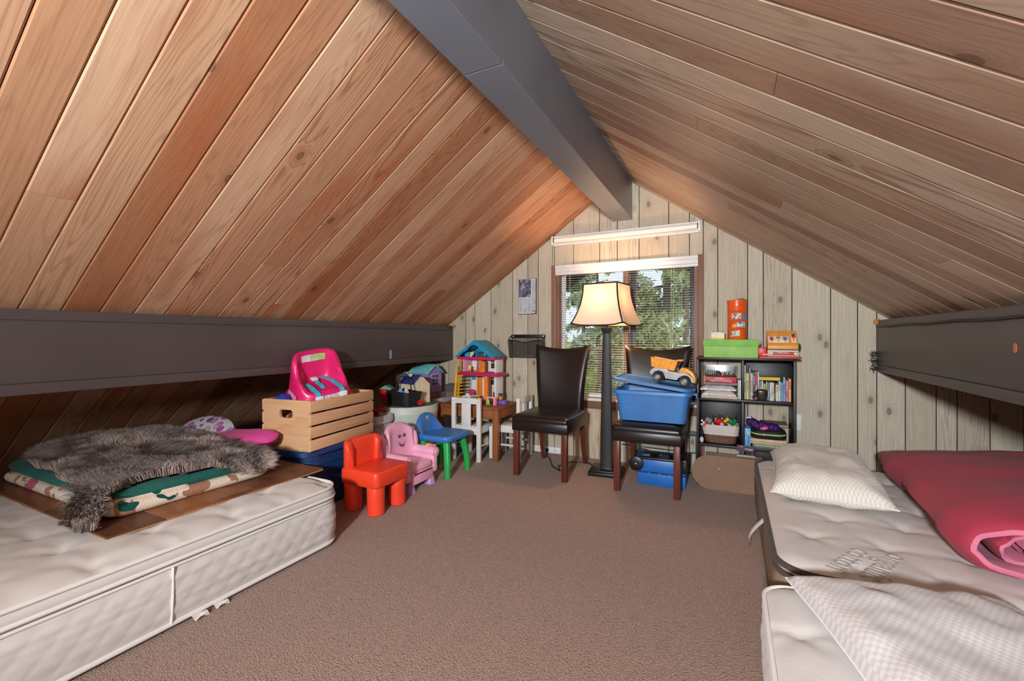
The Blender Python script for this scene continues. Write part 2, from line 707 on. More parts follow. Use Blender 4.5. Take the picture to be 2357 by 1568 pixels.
def side_beam(name, xf, sgn, label):
    """xf is the room-side face"""
    cx = xf + sgn * 0.06
    b = MB().box((cx, 0.715, 1.015), (0.11, 6.23, 0.33), bev=0.003).build(name, m_beam)
    tag(b, label, 'beam', kind='structure')
    MB().box((xf + sgn * 0.055, 0.715, 1.170), (0.11, 6.23, 0.045), bev=0.004).build('top_strip', m_beam, b)
    MB().box((xf + sgn * 0.055, 0.715, 1.0175), (0.11, 6.23, 0.254), bev=0.003).build('face_board', m_beam, b)
    MB().box((xf + sgn * 0.055, 0.715, 0.8645), (0.114, 6.23, 0.046), bev=0.004).build('bottom_strip', m_beam, b)
    return b


beamL = side_beam('trim_2', -2.574, -1, 'dark brown boxed beam along the left eave under the orange ceiling')
beamR = side_beam('trim_3', 0.9006, 1, 'dark brown boxed beam along the right eave above the mattresses')
MB().tube([(0.894, y / 10, 1.148 + 0.003 * math.sin(y)) for y in range(-20, 39)], 0.0045, 6).build('cable', pm((46, 40, 42), 0.5), beamR)
# cracked foam filler where the beams meet the wall, scuffed lint at the right one, stickers
m_foam = pm((206, 138, 70), 0.8, 0.2, 90, 0.5)
for par, x, n_, z in ((beamL, -2.562, 5, 1.19), (beamR, 0.892, 5, 1.185)):
    mb = MB()
    for k in range(n_):
        mb.sph((x + rs.uniform(-.012, .012), YB - 0.012 - rs.uniform(0, .02), z + rs.uniform(-.025, .012)), rs.uniform(.008, .016), 8)
    mb.build('foam_filler', m_foam, par)
mb = MB()
for k in range(46):
    z = rs.uniform(0.85, 0.98)
    p = Vector((0.895, YB - 0.01 - rs.uniform(0, .03), z))
    mb.tube([p, p + Vector((rs.uniform(-.03, -.005), -.002, rs.uniform(-.02, .02))), p + Vector((rs.uniform(-.045, -.01), -.002, rs.uniform(-.03, .02)))], 0.0012, 4)
tag(mb.build('lint_tuft', pm((44, 36, 36), 0.9), beamR), kind='stuff')
MB().slab(0.02, 0.034, 0, 0.0012, 0.009).build('sticker', pm((206, 120, 78), 0.5), beamR, loc=(0.9, 2.18, 1.04), rot=(PI / 2, 0, -PI / 2))
# pale blue loop hanging from the left beam
o = MB().tube(arc((0, 0.012), 0.008, 0, 180, 8, 'YZ') + arc((0, -0.045), 0.008, 180, 360, 8, 'YZ'), 0.0028, 6, closed=True).build(
    'cord_loop', pm((150, 190, 205), 0.5), loc=(-2.569, 2.885, 0.945))
tag(o, 'small pale blue cord loop hanging on the face of the left beam', 'cord')

# ------------------------------------------------------------------ window
m_casing = wood('window_casing', (146, 108, 84), (122, 86, 66), (86, 58, 44), ring=6, stretch=(0.8, 9), rough=0.5, prop=False, axis=2)
m_white = pm((232, 230, 226), 0.35, 0.03)
m_dkframe = pm((58, 48, 46), 0.45)
t = NT('window_glass')
gl = t.n('ShaderNodeBsdfGlossy')
gl.inputs['Roughness'].default_value = 0.02
tr = t.n('ShaderNodeBsdfTransparent')
tr.inputs[0].default_value = (0.95, 0.97, 0.97, 1)
fr = t.n('ShaderNodeFresnel')
fr.inputs[0].default_value = 1.45
mx = t.n('ShaderNodeMixShader')
t.l(fr.outputs[0], mx.inputs[0])
t.l(tr.outputs[0], mx.inputs[1])
t.l(gl.outputs[0], mx.inputs[2])
t.l(mx.outputs[0], t.out.inputs[0])
m_glass = t.m
win = T('window_1', 'wood framed attic window with a fixed pane and a dark sliding sash', 'window')
win['kind'] = 'structure'
for x in (-1.4575, -0.2125):
    MB().box((x, YB - 0.004, 1.11), (0.048, 0.028, 1.25), bev=0.003).build('casing', m_casing, win)
MB().box((-0.835, YB - 0.002, 0.478), (1.26, 0.03, 0.07), bev=0.003).build('apron', m_casing, win)
mb = MB()
mb.box((-0.835, YB + 0.05, 0.522), (1.2, 0.15, 0.02), bev=0.003)
mb.build('sill', m_white, win)
mb = MB()
for x in (WL + 0.012, WR_ - 0.012):
    mb.box((x, YB + 0.06, 1.125), (0.024, 0.12, 1.2))
mb.box((-0.835, YB + 0.06, WT - 0.012), (1.2, 0.12, 0.024))
mb.build('jamb', m_casing, win, smooth=False)
mb = MB()
for x in (-1.395, -0.828):
    mb.box((x, YB + 0.085, 1.12), (0.032, 0.035, 1.16), bev=0.004)
for z in (0.555, 1.685):
    mb.box((-1.11, YB + 0.085, z), (0.56, 0.035, 0.035), bev=0.004)
mb.build('fixed_frame', m_white, win)
MB().box((-0.81, YB + 0.05, 1.12), (0.042, 0.045, 1.18), bev=0.003).build('mullion', m_casing, win)
mb = MB()
for x in (-0.755, -0.272):
    mb.box((x, YB + 0.075, 1.12), (0.05, 0.03, 1.16), bev=0.004)
for z in (0.565, 1.675):
    mb.box((-0.515, YB + 0.075, z), (0.5, 0.03, 0.05), bev=0.004)
mb.build('sliding_sash', m_dkframe, win)
MB().box((-1.11, YB + 0.087, 1.12), (0.55, 0.004, 1.12)).build('pane', m_glass, win, smooth=False)
MB().box((-0.515, YB + 0.077, 1.12), (0.45, 0.004, 1.08)).build('pane', m_glass, win, smooth=False)
# strips of trim under the window
for x, n, lab in ((-1.02, 'trim_4', 'light wood strip standing on the wall below the window'), (-0.2, 'trim_5', 'brown wood strip on the wall beside the bookcase')):
    o = MB().box((x, YB - 0.008, 0.222), (0.036, 0.016, 0.443), bev=0.002).build(n, wood(n + '_wood', (190, 156, 118), (176, 140, 102), (130, 92, 60), ring=5, prop=False, axis=2) if x < -1 else m_casing)
    tag(o, lab, 'trim', kind='structure')

# mini blind
m_slat = pm((226, 224, 220), 0.4, 0.03)
bl = T('window_blind', 'white mini blind with open slats hanging in the window', 'blind', (-0.835, YB + 0.015, 0))
mb = MB()
mb.prism([(-0.036, 1.642), (-0.036, 1.664), (-0.043, 1.668), (-0.043, 1.70), (-0.05, 1.705), (-0.05, 1.728), (0.012, 1.728), (0.012, 1.642)], -0.605, 0.605, 'YZ', bev=0.002)
mb.build('headrail', m_white, bl)
b = MB()
sec = [(-0.0125 + 0.025 * k / 4, 0.0022 * (1 - (k / 2 - 1) ** 2)) for k in range(5)]
sec = sec + [(p, q - 0.0009) for p, q in reversed(sec)]
b.loft([[(-0.565, p, q) for p, q in sec], [(0.565, p, q) for p, q in sec]])
first = None
n_sl = 52
for k in range(n_sl):
    z = 0.575 + k * (1.632 - 0.575) / (n_sl - 1)
    if first is None:
        first = b.build('slat', m_slat, bl, loc=(0, 0.012, z), rot=(R(4), 0, 0))
    else:
        share(first, 'slat', bl, (0, 0.012, z))
MB().box((0, 0.012, 0.553), (1.14, 0.024, 0.02), bev=0.004).build('bottom_rail', m_white, bl)
for x in (-0.48, 0.0, 0.48):
    mb = MB()
    for dy in (-0.002, 0.026):
        mb.cyl((x, dy, 0.56), (x, dy, 1.65), 0.0009, n=5)
    mb.build('ladder_cord', m_slat, bl)
for x, z0 in ((0.405, 0.98), (0.425, 1.02)):
    MB().tube([(x, -0.03, 1.66), (x - 0.006, -0.034, 1.3), (x - 0.012, -0.03, z0)], 0.0013, 5).lathe(
        [(0.001, 0), (0.006, -0.004), (0.008, -0.03), (0.001, -0.032)], 8, (x - 0.012, -0.03, z0)).build('pull_cord', m_slat, bl)
MB().tube([(-0.505, -0.03, 1.66), (-0.508, -0.032, 1.1)], 0.0028, 6).build('tilt_wand', m_slat, bl)

# unlit tube light above the window
fx = T('tube_light', 'long white unlit tube light fixture above the window', 'light fixture', (-0.835, YB, 1.952))
mb = MB()
mb.prism([(0, -0.044), (-0.034, -0.044), (-0.036, -0.040), (-0.022, -0.012), (-0.022, 0.012), (-0.036, 0.042), (-0.034, 0.045), (0, 0.045)], -0.632, 0.632, 'YZ', bev=0.002)
mb.build('channel', m_white, fx)
m_tube = pm((240, 238, 230), 0.2, 0.01)
for dz, y in ((0.004, -0.046),):
    MB().cyl((-0.60, y, dz), (0.60, y, dz), 0.024, n=20).build('tube', m_tube, fx)
mb = MB()
for x in (-0.617, 0.617):
    mb.box((x, -0.04, 0.0), (0.016, 0.075, 0.078), bev=0.003)
mb.build('lamp_holder', m_white, fx)
mb = MB()
for x in (-0.606, 0.606):
    for dz in (-0.008, 0.016):
        mb.cyl((x, -0.071, dz), (x, -0.073, dz), 0.008, n=10)
tag(mb.build('socket', pm((36, 30, 30), 0.4), fx), kind='stuff')
o = MB().tube([(-1.474, YB - 0.004, 1.915), (-1.472, YB - 0.005, 1.83), (-1.478, YB - 0.004, 1.74)], 0.003, 6).build('lamp_wire', pm((120, 112, 100), 0.5))
tag(o, 'thin wire running down the wall from the tube light', 'wire')

# ------------------------------------------------------------------ outside
m_bark = wood('bark', (82, 66, 54), (64, 52, 44), (40, 32, 28), ring=5, prop=False, axis=2, rough=0.9)


def foliage_mat(name, cols):
    t = NT(name)
    oi = t.coord()
    f = t.noise(oi, 2.2, 3)
    g = t.noise(oi, 14, 2)
    c = t.ramp(t.math('MULTIPLY_ADD', g, 0.5, t.math('MULTIPLY', f, 0.5)), [(0.35, cols[0]), (0.5, cols[1]), (0.65, cols[2])])
    d = t.n('ShaderNodeBsdfDiffuse')
    t.l(c, d.inputs[0])
    tl = t.n('ShaderNodeBsdfTranslucent')
    t.l(c, tl.inputs[0])
    mxx = t.n('ShaderNodeMixShader')
    mxx.inputs[0].default_value = 0.4
    t.l(d.outputs[0], mxx.inputs[1])
    t.l(tl.outputs[0], mxx.inputs[2])
    t.l(mxx.outputs[0], t.out.inputs[0])
    return t.m


def leaf_mesh(name, pts, size, mat, parent, rng, asp=2.2, droop=0.0):
    n = len(pts)
    P = np.array(pts, dtype=np.float32)
    a = rng.normal(size=(n, 3))
    a[:, 2] -= droop
    a /= np.linalg.norm(a, axis=1)[:, None]
    b = rng.normal(size=(n, 3))
    b -= a * (a * b).sum(1)[:, None]
    b /= np.linalg.norm(b, axis=1)[:, None]
    s = (size * rng.uniform(0.6, 1.3, n))[:, None]
    V = np.empty((n, 4, 3), np.float32)
    V[:, 0] = P - a * s * 0.5
    V[:, 1] = P + b * s / asp * 0.5
    V[:, 2] = P + a * s * 0.5
    V[:, 3] = P - b * s / asp * 0.5
    me = bpy.data.meshes.new(name)
    me.vertices.add(n * 4)
    me.vertices.foreach_set('co', V.ravel())
    me.loops.add(n * 4)
    me.loops.foreach_set('vertex_index', np.arange(n * 4, dtype=np.int32))
    me.polygons.add(n)
    me.polygons.foreach_set('loop_start', np.arange(0, n * 4, 4, dtype=np.int32))
    me.update(calc_edges=True)
    me.materials.append(mat)
    o = bpy.data.objects.new(name, me)
    COL.objects.link(o)
    o.parent = parent
    tag(o, kind='stuff')
    return o


GZ = -3.2
mb = MB()
mb.grid(lambda u, v: (-40 + 70 * u, 4.8 + 60 * v, GZ + 3.4 * v ** 0.9 + 0.5 * nz(u * 9, v * 9)), 40, 40)
t = NT('hillside_grass')
v = t.coord()
c = t.ramp(t.noise(v, 0.8, 5), [(0.3, (92, 112, 62)), (0.5, (132, 146, 84)), (0.7, (164, 160, 108))])
t.bsdf(c, 0.9, 0, 0.2)
tag(mb.build('hillside', t.m), 'green hillside sloping up outside the window', 'ground', kind='structure')

f_dark = foliage_mat('needles_dark', [(96, 108, 66), (138, 148, 96), (178, 182, 128)])
f_mid = foliage_mat('needles_far', [(116, 134, 104), (146, 160, 128), (176, 186, 156)])
f_yel = foliage_mat('leaves_yellow', [(128, 136, 44), (182, 182, 64), (216, 208, 96)])
f_grn = foliage_mat('leaves_green', [(88, 104, 52), (126, 142, 74), (170, 178, 108)])


def conifer(label, x, y, h, rad, mat, n, seed, size, z0=GZ, tone_droop=0.9, group=None, bare=0.12):
    rng = np.random.default_rng(seed)
    r_ = random.Random(seed)
    root = T('conifer', label, 'tree', (x, y, z0), group=group)
    MB().tube([(0, 0, 0), (0.05 * h * 0.1, 0, h * 0.5), (0, 0, h)], [h * 0.012, h * 0.008, 0.006], 8).build('trunk', m_bark, root)
    mbb = MB()
    pts = []
    nb = 34
    per = n // nb
    for k in range(nb):
        f = (k + 0.5) / nb
        z = h * (bare + (1 - bare) * f)
        az = r_.uniform(0, 2 * PI)
        ln = rad * (1 - f) ** 0.8 * r_.uniform(0.75, 1.15) + 0.1
        end = Vector((math.cos(az) * ln, math.sin(az) * ln, z - ln * 0.28))
        st = Vector((0, 0, z))
        mid = (st + end) / 2 + Vector((0, 0, ln * 0.08))
        mbb.tube([st, mid, end], [0.03, 0.018, 0.006], 5)
        u = rng.uniform(0.12, 1, per)
        side = rng.normal(0, 1, per) * 0.22 * ln * (0.35 + u * 0.6)
        dz = -np.abs(rng.normal(0, 1, per)) * 0.10 * ln - 0.02
        d = np.array([math.cos(az), math.sin(az)])
        q = np.array([-d[1], d[0]])
        for uu, ss, zz in zip(u, side, dz):
            b_ = st.lerp(end, float(uu))
            pts.append((b_.x + q[0] * ss, b_.y + q[1] * ss, b_.z + zz + 0.08 * ln * math.sin(PI * uu)))
    mbb.build('branches', m_bark, root)
    leaf_mesh('needles', pts, size, mat, root, rng, 3.2, tone_droop)
    return root


conifer('dense drooping conifer close behind the right window pane', -1.02, 8.0, 9.0, 1.72, f_dark, 26000, 3, 0.15)
conifer('slim pale conifer up the slope at the left window edge', -5.9, 14.0, 9.8, 1.15, f_mid, 7000, 5, 0.24)
conifer('pale conifer right behind the floor lamp outside', -3.6, 13.0, 8.4, 1.15, f_mid, 7000, 6, 0.24)
conifer('far pale conifer seen between lamp and window mullion', -3.6, 17.5, 11.0, 1.6, f_mid, 7000, 8, 0.3)
conifer('far dim conifer behind the dense drooping one', -1.3, 15.0, 11.0, 1.9, f_dark, 7000, 9, 0.28)
conifer('far pale conifer between the two slimmer ones', -6.2, 20.0, 10.5, 1.9, f_mid, 7000, 12, 0.34)
for lab, x, y, h, r_, mt, sd in (('yellow-green leafy shrub low outside the left pane', -1.50, 5.25, 3.95, 0.4, f_yel, 21),
                                ('yellow-green sapling at the left edge of the window', -3.35, 8.2, 5.1, 0.45, f_yel, 22),
                                ('green bush on the slope below the conifers', -3.2, 10.4, 3.9, 1.1, f_grn, 23)):
    rng = np.random.default_rng(sd)
    root = T('shrub', lab, 'shrub', (x, y, GZ))
    rr_ = random.Random(sd)
    mbb = MB()
    pts = []
    for k in range(16):
        a, ti = rr_.uniform(0, 2 * PI), rr_.uniform(0.2, 1)
        e = Vector((math.cos(a) * r_ * ti, math.sin(a) * r_ * ti, h * rr_.uniform(0.6, 1)))
        mbb.tube([(0, 0, 0), (e.x * 0.4, e.y * 0.4, e.z * 0.55), e], [0.025, 0.015, 0.004], 5)
        for q in range(420):
            u = rng.uniform(0.3, 1.0)
            s_ = rng.normal(0, 0.13 * r_ + 0.05, 3)
            pts.append((e.x * u + s_[0], e.y * u + s_[1], e.z * u + s_[2]))
    mbb.build('stems', m_bark, root)
    leaf_mesh('leaves', pts, 0.09, mt, root, rng, 1.8, 0.2)

# roof overhang outside the wall, with its rake board
mb = MB()
for sgn in (-1, 1):
    x0, x1 = APX, APX + sgn * 3.4
    mb.prism([(x0, APZ - 0.32), (x1, ceil_z(x1) - 0.32), (x1, ceil_z(x1) + 0.03), (x0, APZ + 0.03)], 4.60, 4.64, 'XZ')
o = mb.build('trim_6', pm((70, 48, 34), 0.7), smooth=False)
tag(o, 'dark brown rake board under the roof edge outside the window', 'trim', kind='structure')
# deck railing
rl = T('deck_railing', 'brown wooden deck railing outside the window', 'railing', (-1.6, 6.0, -0.3))
for z in (1.185, 1.12, 1.07):
    MB().box((0, 0, z), (2.4, 0.05, 0.022 if z > 1.18 else 0.014), bev=0.003).build('rail', m_casing, rl)
for x in (-1.15, 0, 1.15):
    MB().box((x, 0, -0.85), (0.08, 0.08, 4.1), bev=0.004).build('post', m_casing, rl)
# ------------------------------------------------------------------ mattresses
t = NT('damask_ticking')
v = t.coord()
w = t.noise(v, 420, 1)
sw = t.math('SINE', t.math('MULTIPLY', t.noise(v, 3.2, 1), 120))
c = t.mix(t.noise(v, 2.0, 3), lin((206, 200, 195)), lin((220, 215, 210)))
hh = t.math('ADD', t.math('MULTIPLY', w, 0.5), t.math('MULTIPLY', sw, 0.2))
t.bsdf(c, 0.75, 0, 0.25, hh, 0.25, 0.001, Sheen_Weight=0.2)
m_tick = t.m
m_cord = fabric((232, 228, 222), name='piping_cord')
m_knit = fabric((214, 206, 199), (224, 218, 211), name='pale_knit', scale=500)
m_brown = fabric((82, 66, 56), name='brown_trim', scale=300)
t = NT('brown_tape_weave')
v = t.coord()
c = t.mix(t.noise(t.coord(scale=(1, 1, 9)), 30, 3), lin((116, 96, 78)), lin((164, 144, 120)))
t.bsdf(c, 0.9, 0, 0.2, t.noise(v, 300, 2), 0.4, 0.002)
m_tape = t.m


def outline(w, d, r, n, step):
    """dense rounded-rectangle outline with arc length"""
    base = rrect(w, d, r, n)
    base.append(base[0])
    pts, acc, s = [], [], 0.0
    for p, q in zip(base, base[1:]):
        L = math.hypot(q[0] - p[0], q[1] - p[1])
        k = max(1, int(L / step))
        for i in range(k):
            f = i / k
            pts.append((p[0] + (q[0] - p[0]) * f, p[1] + (q[1] - p[1]) * f))
            acc.append(s + L * f)
        s += L
    return pts, acc, s


def side_band(mb, w, d, r, z0, z1, nz_, step, puff, cell, m=0, bulge=0.0):
    """quilted vertical wall of a mattress: diamond puffs with soft random wrinkles"""
    pts, acc, tot = outline(w, d, r, 8, step)
    n = len(pts)
    nrm = []
    for i in range(n):
        p, q = pts[i - 1], pts[(i + 1) % n]
        tx, ty = q[0] - p[0], q[1] - p[1]
        L = math.hypot(tx, ty) or 1
        nrm.append((ty / L, -tx / L))
    rings = []
    for k in range(nz_ + 1):
        f = k / nz_
        z = z0 + (z1 - z0) * f
        ring = []
        for i in range(n):
            a = acc[i] / cell
            b = (z - z0) / cell
            u, vv = a + b * 0.9, a - b * 0.9
            q = abs(math.sin(PI * u)) ** 0.28 * abs(math.sin(PI * vv)) ** 0.28
            edge = min(1, 6 * f, 6 * (1 - f))
            h = puff * q * edge + bulge * math.sin(PI * f) + 0.004 * nz(acc[i] * 5, z * 40) * edge
            ring.append((pts[i][0] + nrm[i][0] * h, pts[i][1] + nrm[i][1] * h, z))
        rings.append(ring)
    mb.loft(rings, False, False, m)


def top_sheet(mb, w, d, r, ztop, zedge, nu, nv, tufts, m=0, depth=0.02, soft=0.06, spread=0.085, edge=0.10, pat=0.0, cell=0.09):
    def fn(u, v):
        x, y = (u - .5) * w, (v - .5) * d
        ax, ay = abs(x) - (w / 2 - r), abs(y) - (d / 2 - r)
        if ax > 0 and ay > 0:                       # pull corners onto the rounding
            L = math.hypot(ax, ay)
            k = max(ax, ay) / L
            x = math.copysign(w / 2 - r + ax * k, x)
            y = math.copysign(d / 2 - r + ay * k, y)
            de = r - L * k
        else:
            de = min(w / 2 - abs(x), d / 2 - abs(y))
        e = min(1, max(0, de) / edge)
        z = zedge + (ztop - zedge) * (1 - (1 - e) ** 2.4)
        for tx, ty in tufts:
            q = (x - tx) ** 2 + (y - ty) ** 2
            if q < 0.09:
                rr_ = math.sqrt(q)
                star = 1 + 0.35 * math.cos(5 * math.atan2(y - ty, x - tx) + tx * 9)
                z -= depth * (0.6 * math.exp(-q / (spread * star) ** 2) + 0.6 * math.exp(-q / (0.028) ** 2))
        z += 0.003 * nz(x * 3.1, y * 3.1) * e + 0.0016 * nz(x * 14, y * 14) * e
        return (x, y, z)
    mb.grid(fn, nu, nv, m)


# left pillow-top mattress
LMX, LMY, LMW, LMD = -2.60, 0.70, 1.50, 2.00      # centre, size
mt = T('mattress', 'thick white pillow-top mattress on the carpet carrying the wood-look board', 'mattress', (LMX, LMY, 0))
mb = MB()
pts, acc, tot = outline(LMW, LMD, 0.10, 8, 0.05)
side_band(mb, LMW, LMD, 0.10, 0.02, 0.232, 30, 0.0105, 0.0042, 0.085, bulge=0.010)
mb.loft([[(x, y, 0.004) for x, y in rrect(LMW - .03, LMD - .03, .1, 8)], [(x, y, 0.02) for x, y in rrect(LMW, LMD, .1, 8)]], True, True)
mb.build('side_border', m_tick, mt, angle=60)
mb = MB()
rings = []
for ins, z in ((0.004, 0.234), (0.0, 0.246), (-0.008, 0.262), (-0.004, 0.280), (0.004, 0.296)):
    q, _, _ = outline(LMW - 2 * ins, LMD - 2 * ins, 0.11, 8, 0.03)
    rings.append([(x, y, z + 0.002 * nz(x * 9, y * 9)) for x, y in q])
mb.loft(rings, True, False)
tf = []
for k in range(-4, 5):
    for j in range(-3, 4):
        tf.append((j * 0.225 + (0.11 if k % 2 else 0), k * 0.235))
top_sheet(mb, LMW - 0.008, LMD - 0.008, 0.11, 0.328, 0.296, 120, 150, tf, depth=0.020, edge=0.13)
mb.build('pillow_top', m_tick, mt, angle=70)
for z, ins, rr_ in ((0.020, -0.004, 0.009), (0.230, -0.002, 0.006), (0.250, -0.006, 0.007), (0.297, 0.0, 0.008)):
    q, _, _ = outline(LMW - 2 * ins, LMD - 2 * ins, 0.11, 8, 0.06)
    MB().tube([(x, y, z) for x, y in q], rr_, 8, closed=True).build('piping', m_cord, mt)
MB().tube([(LMW / 2 + 0.008, 0.20, 0.02), (LMW / 2 + 0.014, 0.202, 0.12), (LMW / 2 + 0.008, 0.206, 0.23)], 0.005, 6).build('side_seam', m_cord, mt)
for y_, s_ in ((0.26, 0.55), (0.34, 0.45)):
    MB().grid(lambda u, v: (LMW / 2 + 0.01 + 0.05 * u * s_, y_ + 0.05 * v + 0.01 * u, 0.016 - 0.010 * u + 0.006 * math.sin(6 * u + 5 * v)), 6, 4).build('law_tag', m_cord, mt)

# right mattress with brown trim
def plain_mattress(name, label, cx, cy, w, d, h, r, top_m, side_m, pipe_m, tufts, piping_r, band=0.012):
    rt = T(name, label, 'mattress', (cx, cy, 0))
    mb = MB()
    side_band(mb, w, d, r, 0.015, h - 0.05, 14, 0.016, 0.006, 0.07, bulge=0.012)
    mb.loft([[(x, y, 0.003) for x, y in rrect(w - .04, d - .04, r, 8)], [(x, y, 0.015) for x, y in rrect(w, d, r, 8)]], True, True)
    mb.build('side_border', side_m, rt, angle=60)
    mb = MB()
    rings = []
    for ins, z in ((0.0, h - 0.05), (-0.004, h - 0.042), (-0.004, h - 0.03), (0.0, h - 0.022)):
        q, _, _ = outline(w - 2 * ins, d - 2 * ins, r, 8, 0.04)
        rings.append([(x, y, z) for x, y in q])
    mb.loft(rings, True, False)
    top_sheet(mb, w - 0.002, d - 0.002, r, h, h - 0.022, 110, 110, tufts, depth=0.017, edge=0.09, spread=0.06)
    mb.build('top_panel', top_m, rt, angle=70)
    for z, ins in ((h - 0.024, -0.006), (h - 0.055, -0.006), (0.02, -0.006)):
        q, _, _ = outline(w - 2 * ins, d - 2 * ins, r, 8, 0.06)
        MB().tube([(x, y, z) for x, y in q], piping_r if z > .1 else 0.007, 8, closed=True).build('piping', pipe_m, rt)
    return rt


tf = []
for j in range(-4, 5):
    for k in range(-3, 4):
        tf.append((j * 0.24 + 0.1 + (0.12 if k % 2 else 0), k * 0.235 + 0.02))
mr1 = plain_mattress('mattress', 'pale tufted mattress with dark brown piping by the end wall under the red comforter', 1.155, 2.60, 2.0, 1.54, 0.278, 0.12, m_knit, m_tape, m_brown, tf, 0.011)
m_print = fabric((188, 179, 171), name='knit_print')
text('woven_word', 'organic', 0.115, m_print, mr1, (-0.60, -0.53, 0.2768), (0, 0, R(240)), align='LEFT', ext=0.002, xs=0.8)
text('woven_word', 'cotton', 0.115, m_print, mr1, (-0.705, -0.535, 0.2768), (0, 0, R(240)), align='LEFT', ext=0.002, xs=0.8)
mb = MB()
mb.tube([(-0.60, 0.06, 0.2795), (-0.56, 0.045, 0.2798), (-0.52, 0.05, 0.2798), (-0.49, 0.03, 0.2796)], 0.004, 6, flat=0.3)
mb.tube([(-0.57, 0.05, 0.2797), (-0.60, 0.0, 0.2797), (-0.585, -0.02, 0.2797)], 0.0035, 6, flat=0.3)
mb.build('woven_sprig', m_print, mr1)
# white law tag sticking out at its side
mb = MB()
mb.grid(lambda u, v: (-1.0 - 0.014 - 0.06 * math.sin(2.0 * u), -0.20 + 0.085 * v + 0.02 * u, 0.20 - 0.145 * u + 0.01 * math.sin(5 * v)), 8, 5)
mb.build('law_tag', pm((228, 226, 220), 0.6), mr1)
tf2 = [(j * 0.26 + (0.13 if k % 2 else 0) + .12, k * 0.24) for j in range(-4, 5) for k in range(-3, 4)]
mr2 = plain_mattress('mattress', 'white quilted mattress in the near right corner under the larger pillow', 1.095, 0.985, 1.98, 1.52, 0.255, 0.09, m_tick, m_tick, m_cord, tf2, 0.007)


# ------------------------------------------------------------------ pillows
def checker_fabric(name, a, b, n):
    t = NT(name)
    v = t.coord('UV', scale=(n, n * 0.7, 1), rot=(0, 0, 0))
    ck = t.n('ShaderNodeTexChecker')
    t.l(v, ck.inputs[0])
    ck.inputs['Scale'].default_value = 1.0
    ck.inputs[1].default_value = lin(a)
    ck.inputs[2].default_value = lin(b)
    ob = t.coord()
    h = t.math('ADD', t.math('MULTIPLY', ck.outputs['Fac'], 0.7), t.math('MULTIPLY', t.noise(ob, 500, 1), 0.4))
    t.bsdf(ck.outputs['Color'], 0.85, 0, 0.2, h, 0.35, 0.0012, Sheen_Weight=0.2)
    return t.m


def pillow(label, loc, rz, w, d, h, seed, mat, rot=None, sag=0.0, power=0.42):
    def side(sg):
        def fn(u, v):
            a, b = 2 * u - 1, 2 * v - 1
            # pinched edges between pointed corners
            x = a * w / 2 * (1 - 0.07 * (1 - b * b))
            y = b * d / 2 * (1 - 0.09 * (1 - a * a))
            k = max(0, (1 - a ** 4) * (1 - b ** 4)) ** power * (1 - 0.25 * (a * a * b * b))
            wr = nz(a * 2.4 + seed, b * 2.4, 1.3 * sg) * 0.22 + nz(a * 7 + seed, b * 5, sg) * 0.09 * (abs(a) + abs(b))
            z = sg * h / 2 * k * (1 + wr)
            if sg < 0:
                z *= 0.55
            z += 0.012 * (abs(a) ** 3) * nz(seed, a * 3)
            z += sag * (a * a) * -0.5
            return (x, y, z)
        return fn
    rt = T('pillow', label, 'pillow', loc, rz, rot=rot)
    mb = MB()
    mb.grid(side(1), 48, 40, uv=True)
    mb.grid(side(-1), 48, 40, uv=True)
    bmesh.ops.remove_doubles(mb.bm, verts=mb.bm.verts, dist=0.0006)
    mb.build('pillow_case', mat, rt, angle=75)
    pts = []
    for (a0, b0, a1, b1) in ((-1, -1, 1, -1), (1, -1, 1, 1), (1, 1, -1, 1), (-1, 1, -1, -1)):
        for i in range(14):
            f = i / 14
            a, b = a0 + (a1 - a0) * f, b0 + (b1 - b0) * f
            p = side(1)((a + 1) / 2, (b + 1) / 2)
            pts.append(p)
    MB().tube(pts, 0.003, 6, closed=True).build('seam', m_cord, rt)
    return rt


m_pill1 = checker_fabric('checked_knit_cream', (208, 201, 189), (224, 218, 207), 84)
m_pill2 = checker_fabric('checked_knit_white', (206, 200, 197), (222, 217, 213), 80)
pillow('cream checked pillow at the far end of the brown-trimmed mattress', (0.435, 2.83, 0.343), R(86), 0.84, 0.47, 0.23, 3, m_pill1, power=0.46)
pillow('large white checked pillow on the near right mattress', (0.53, 1.245, 0.312), R(102), 0.94, 0.56, 0.165, 9, m_pill2, power=0.36)

# ------------------------------------------------------------------ folded red comforter
m_red = fabric((186, 68, 86), (166, 54, 72), name='comforter_red', scale=350, var=0.1, sheen=0.06)
m_pink = fabric((216, 126, 150), (206, 114, 140), name='comforter_lining', scale=350, sheen=0.06)
cf = T('comforter', 'red comforter folded over with pink lining showing, on the brown-trimmed mattress', 'comforter', (0.715, 1.97, 0.282))


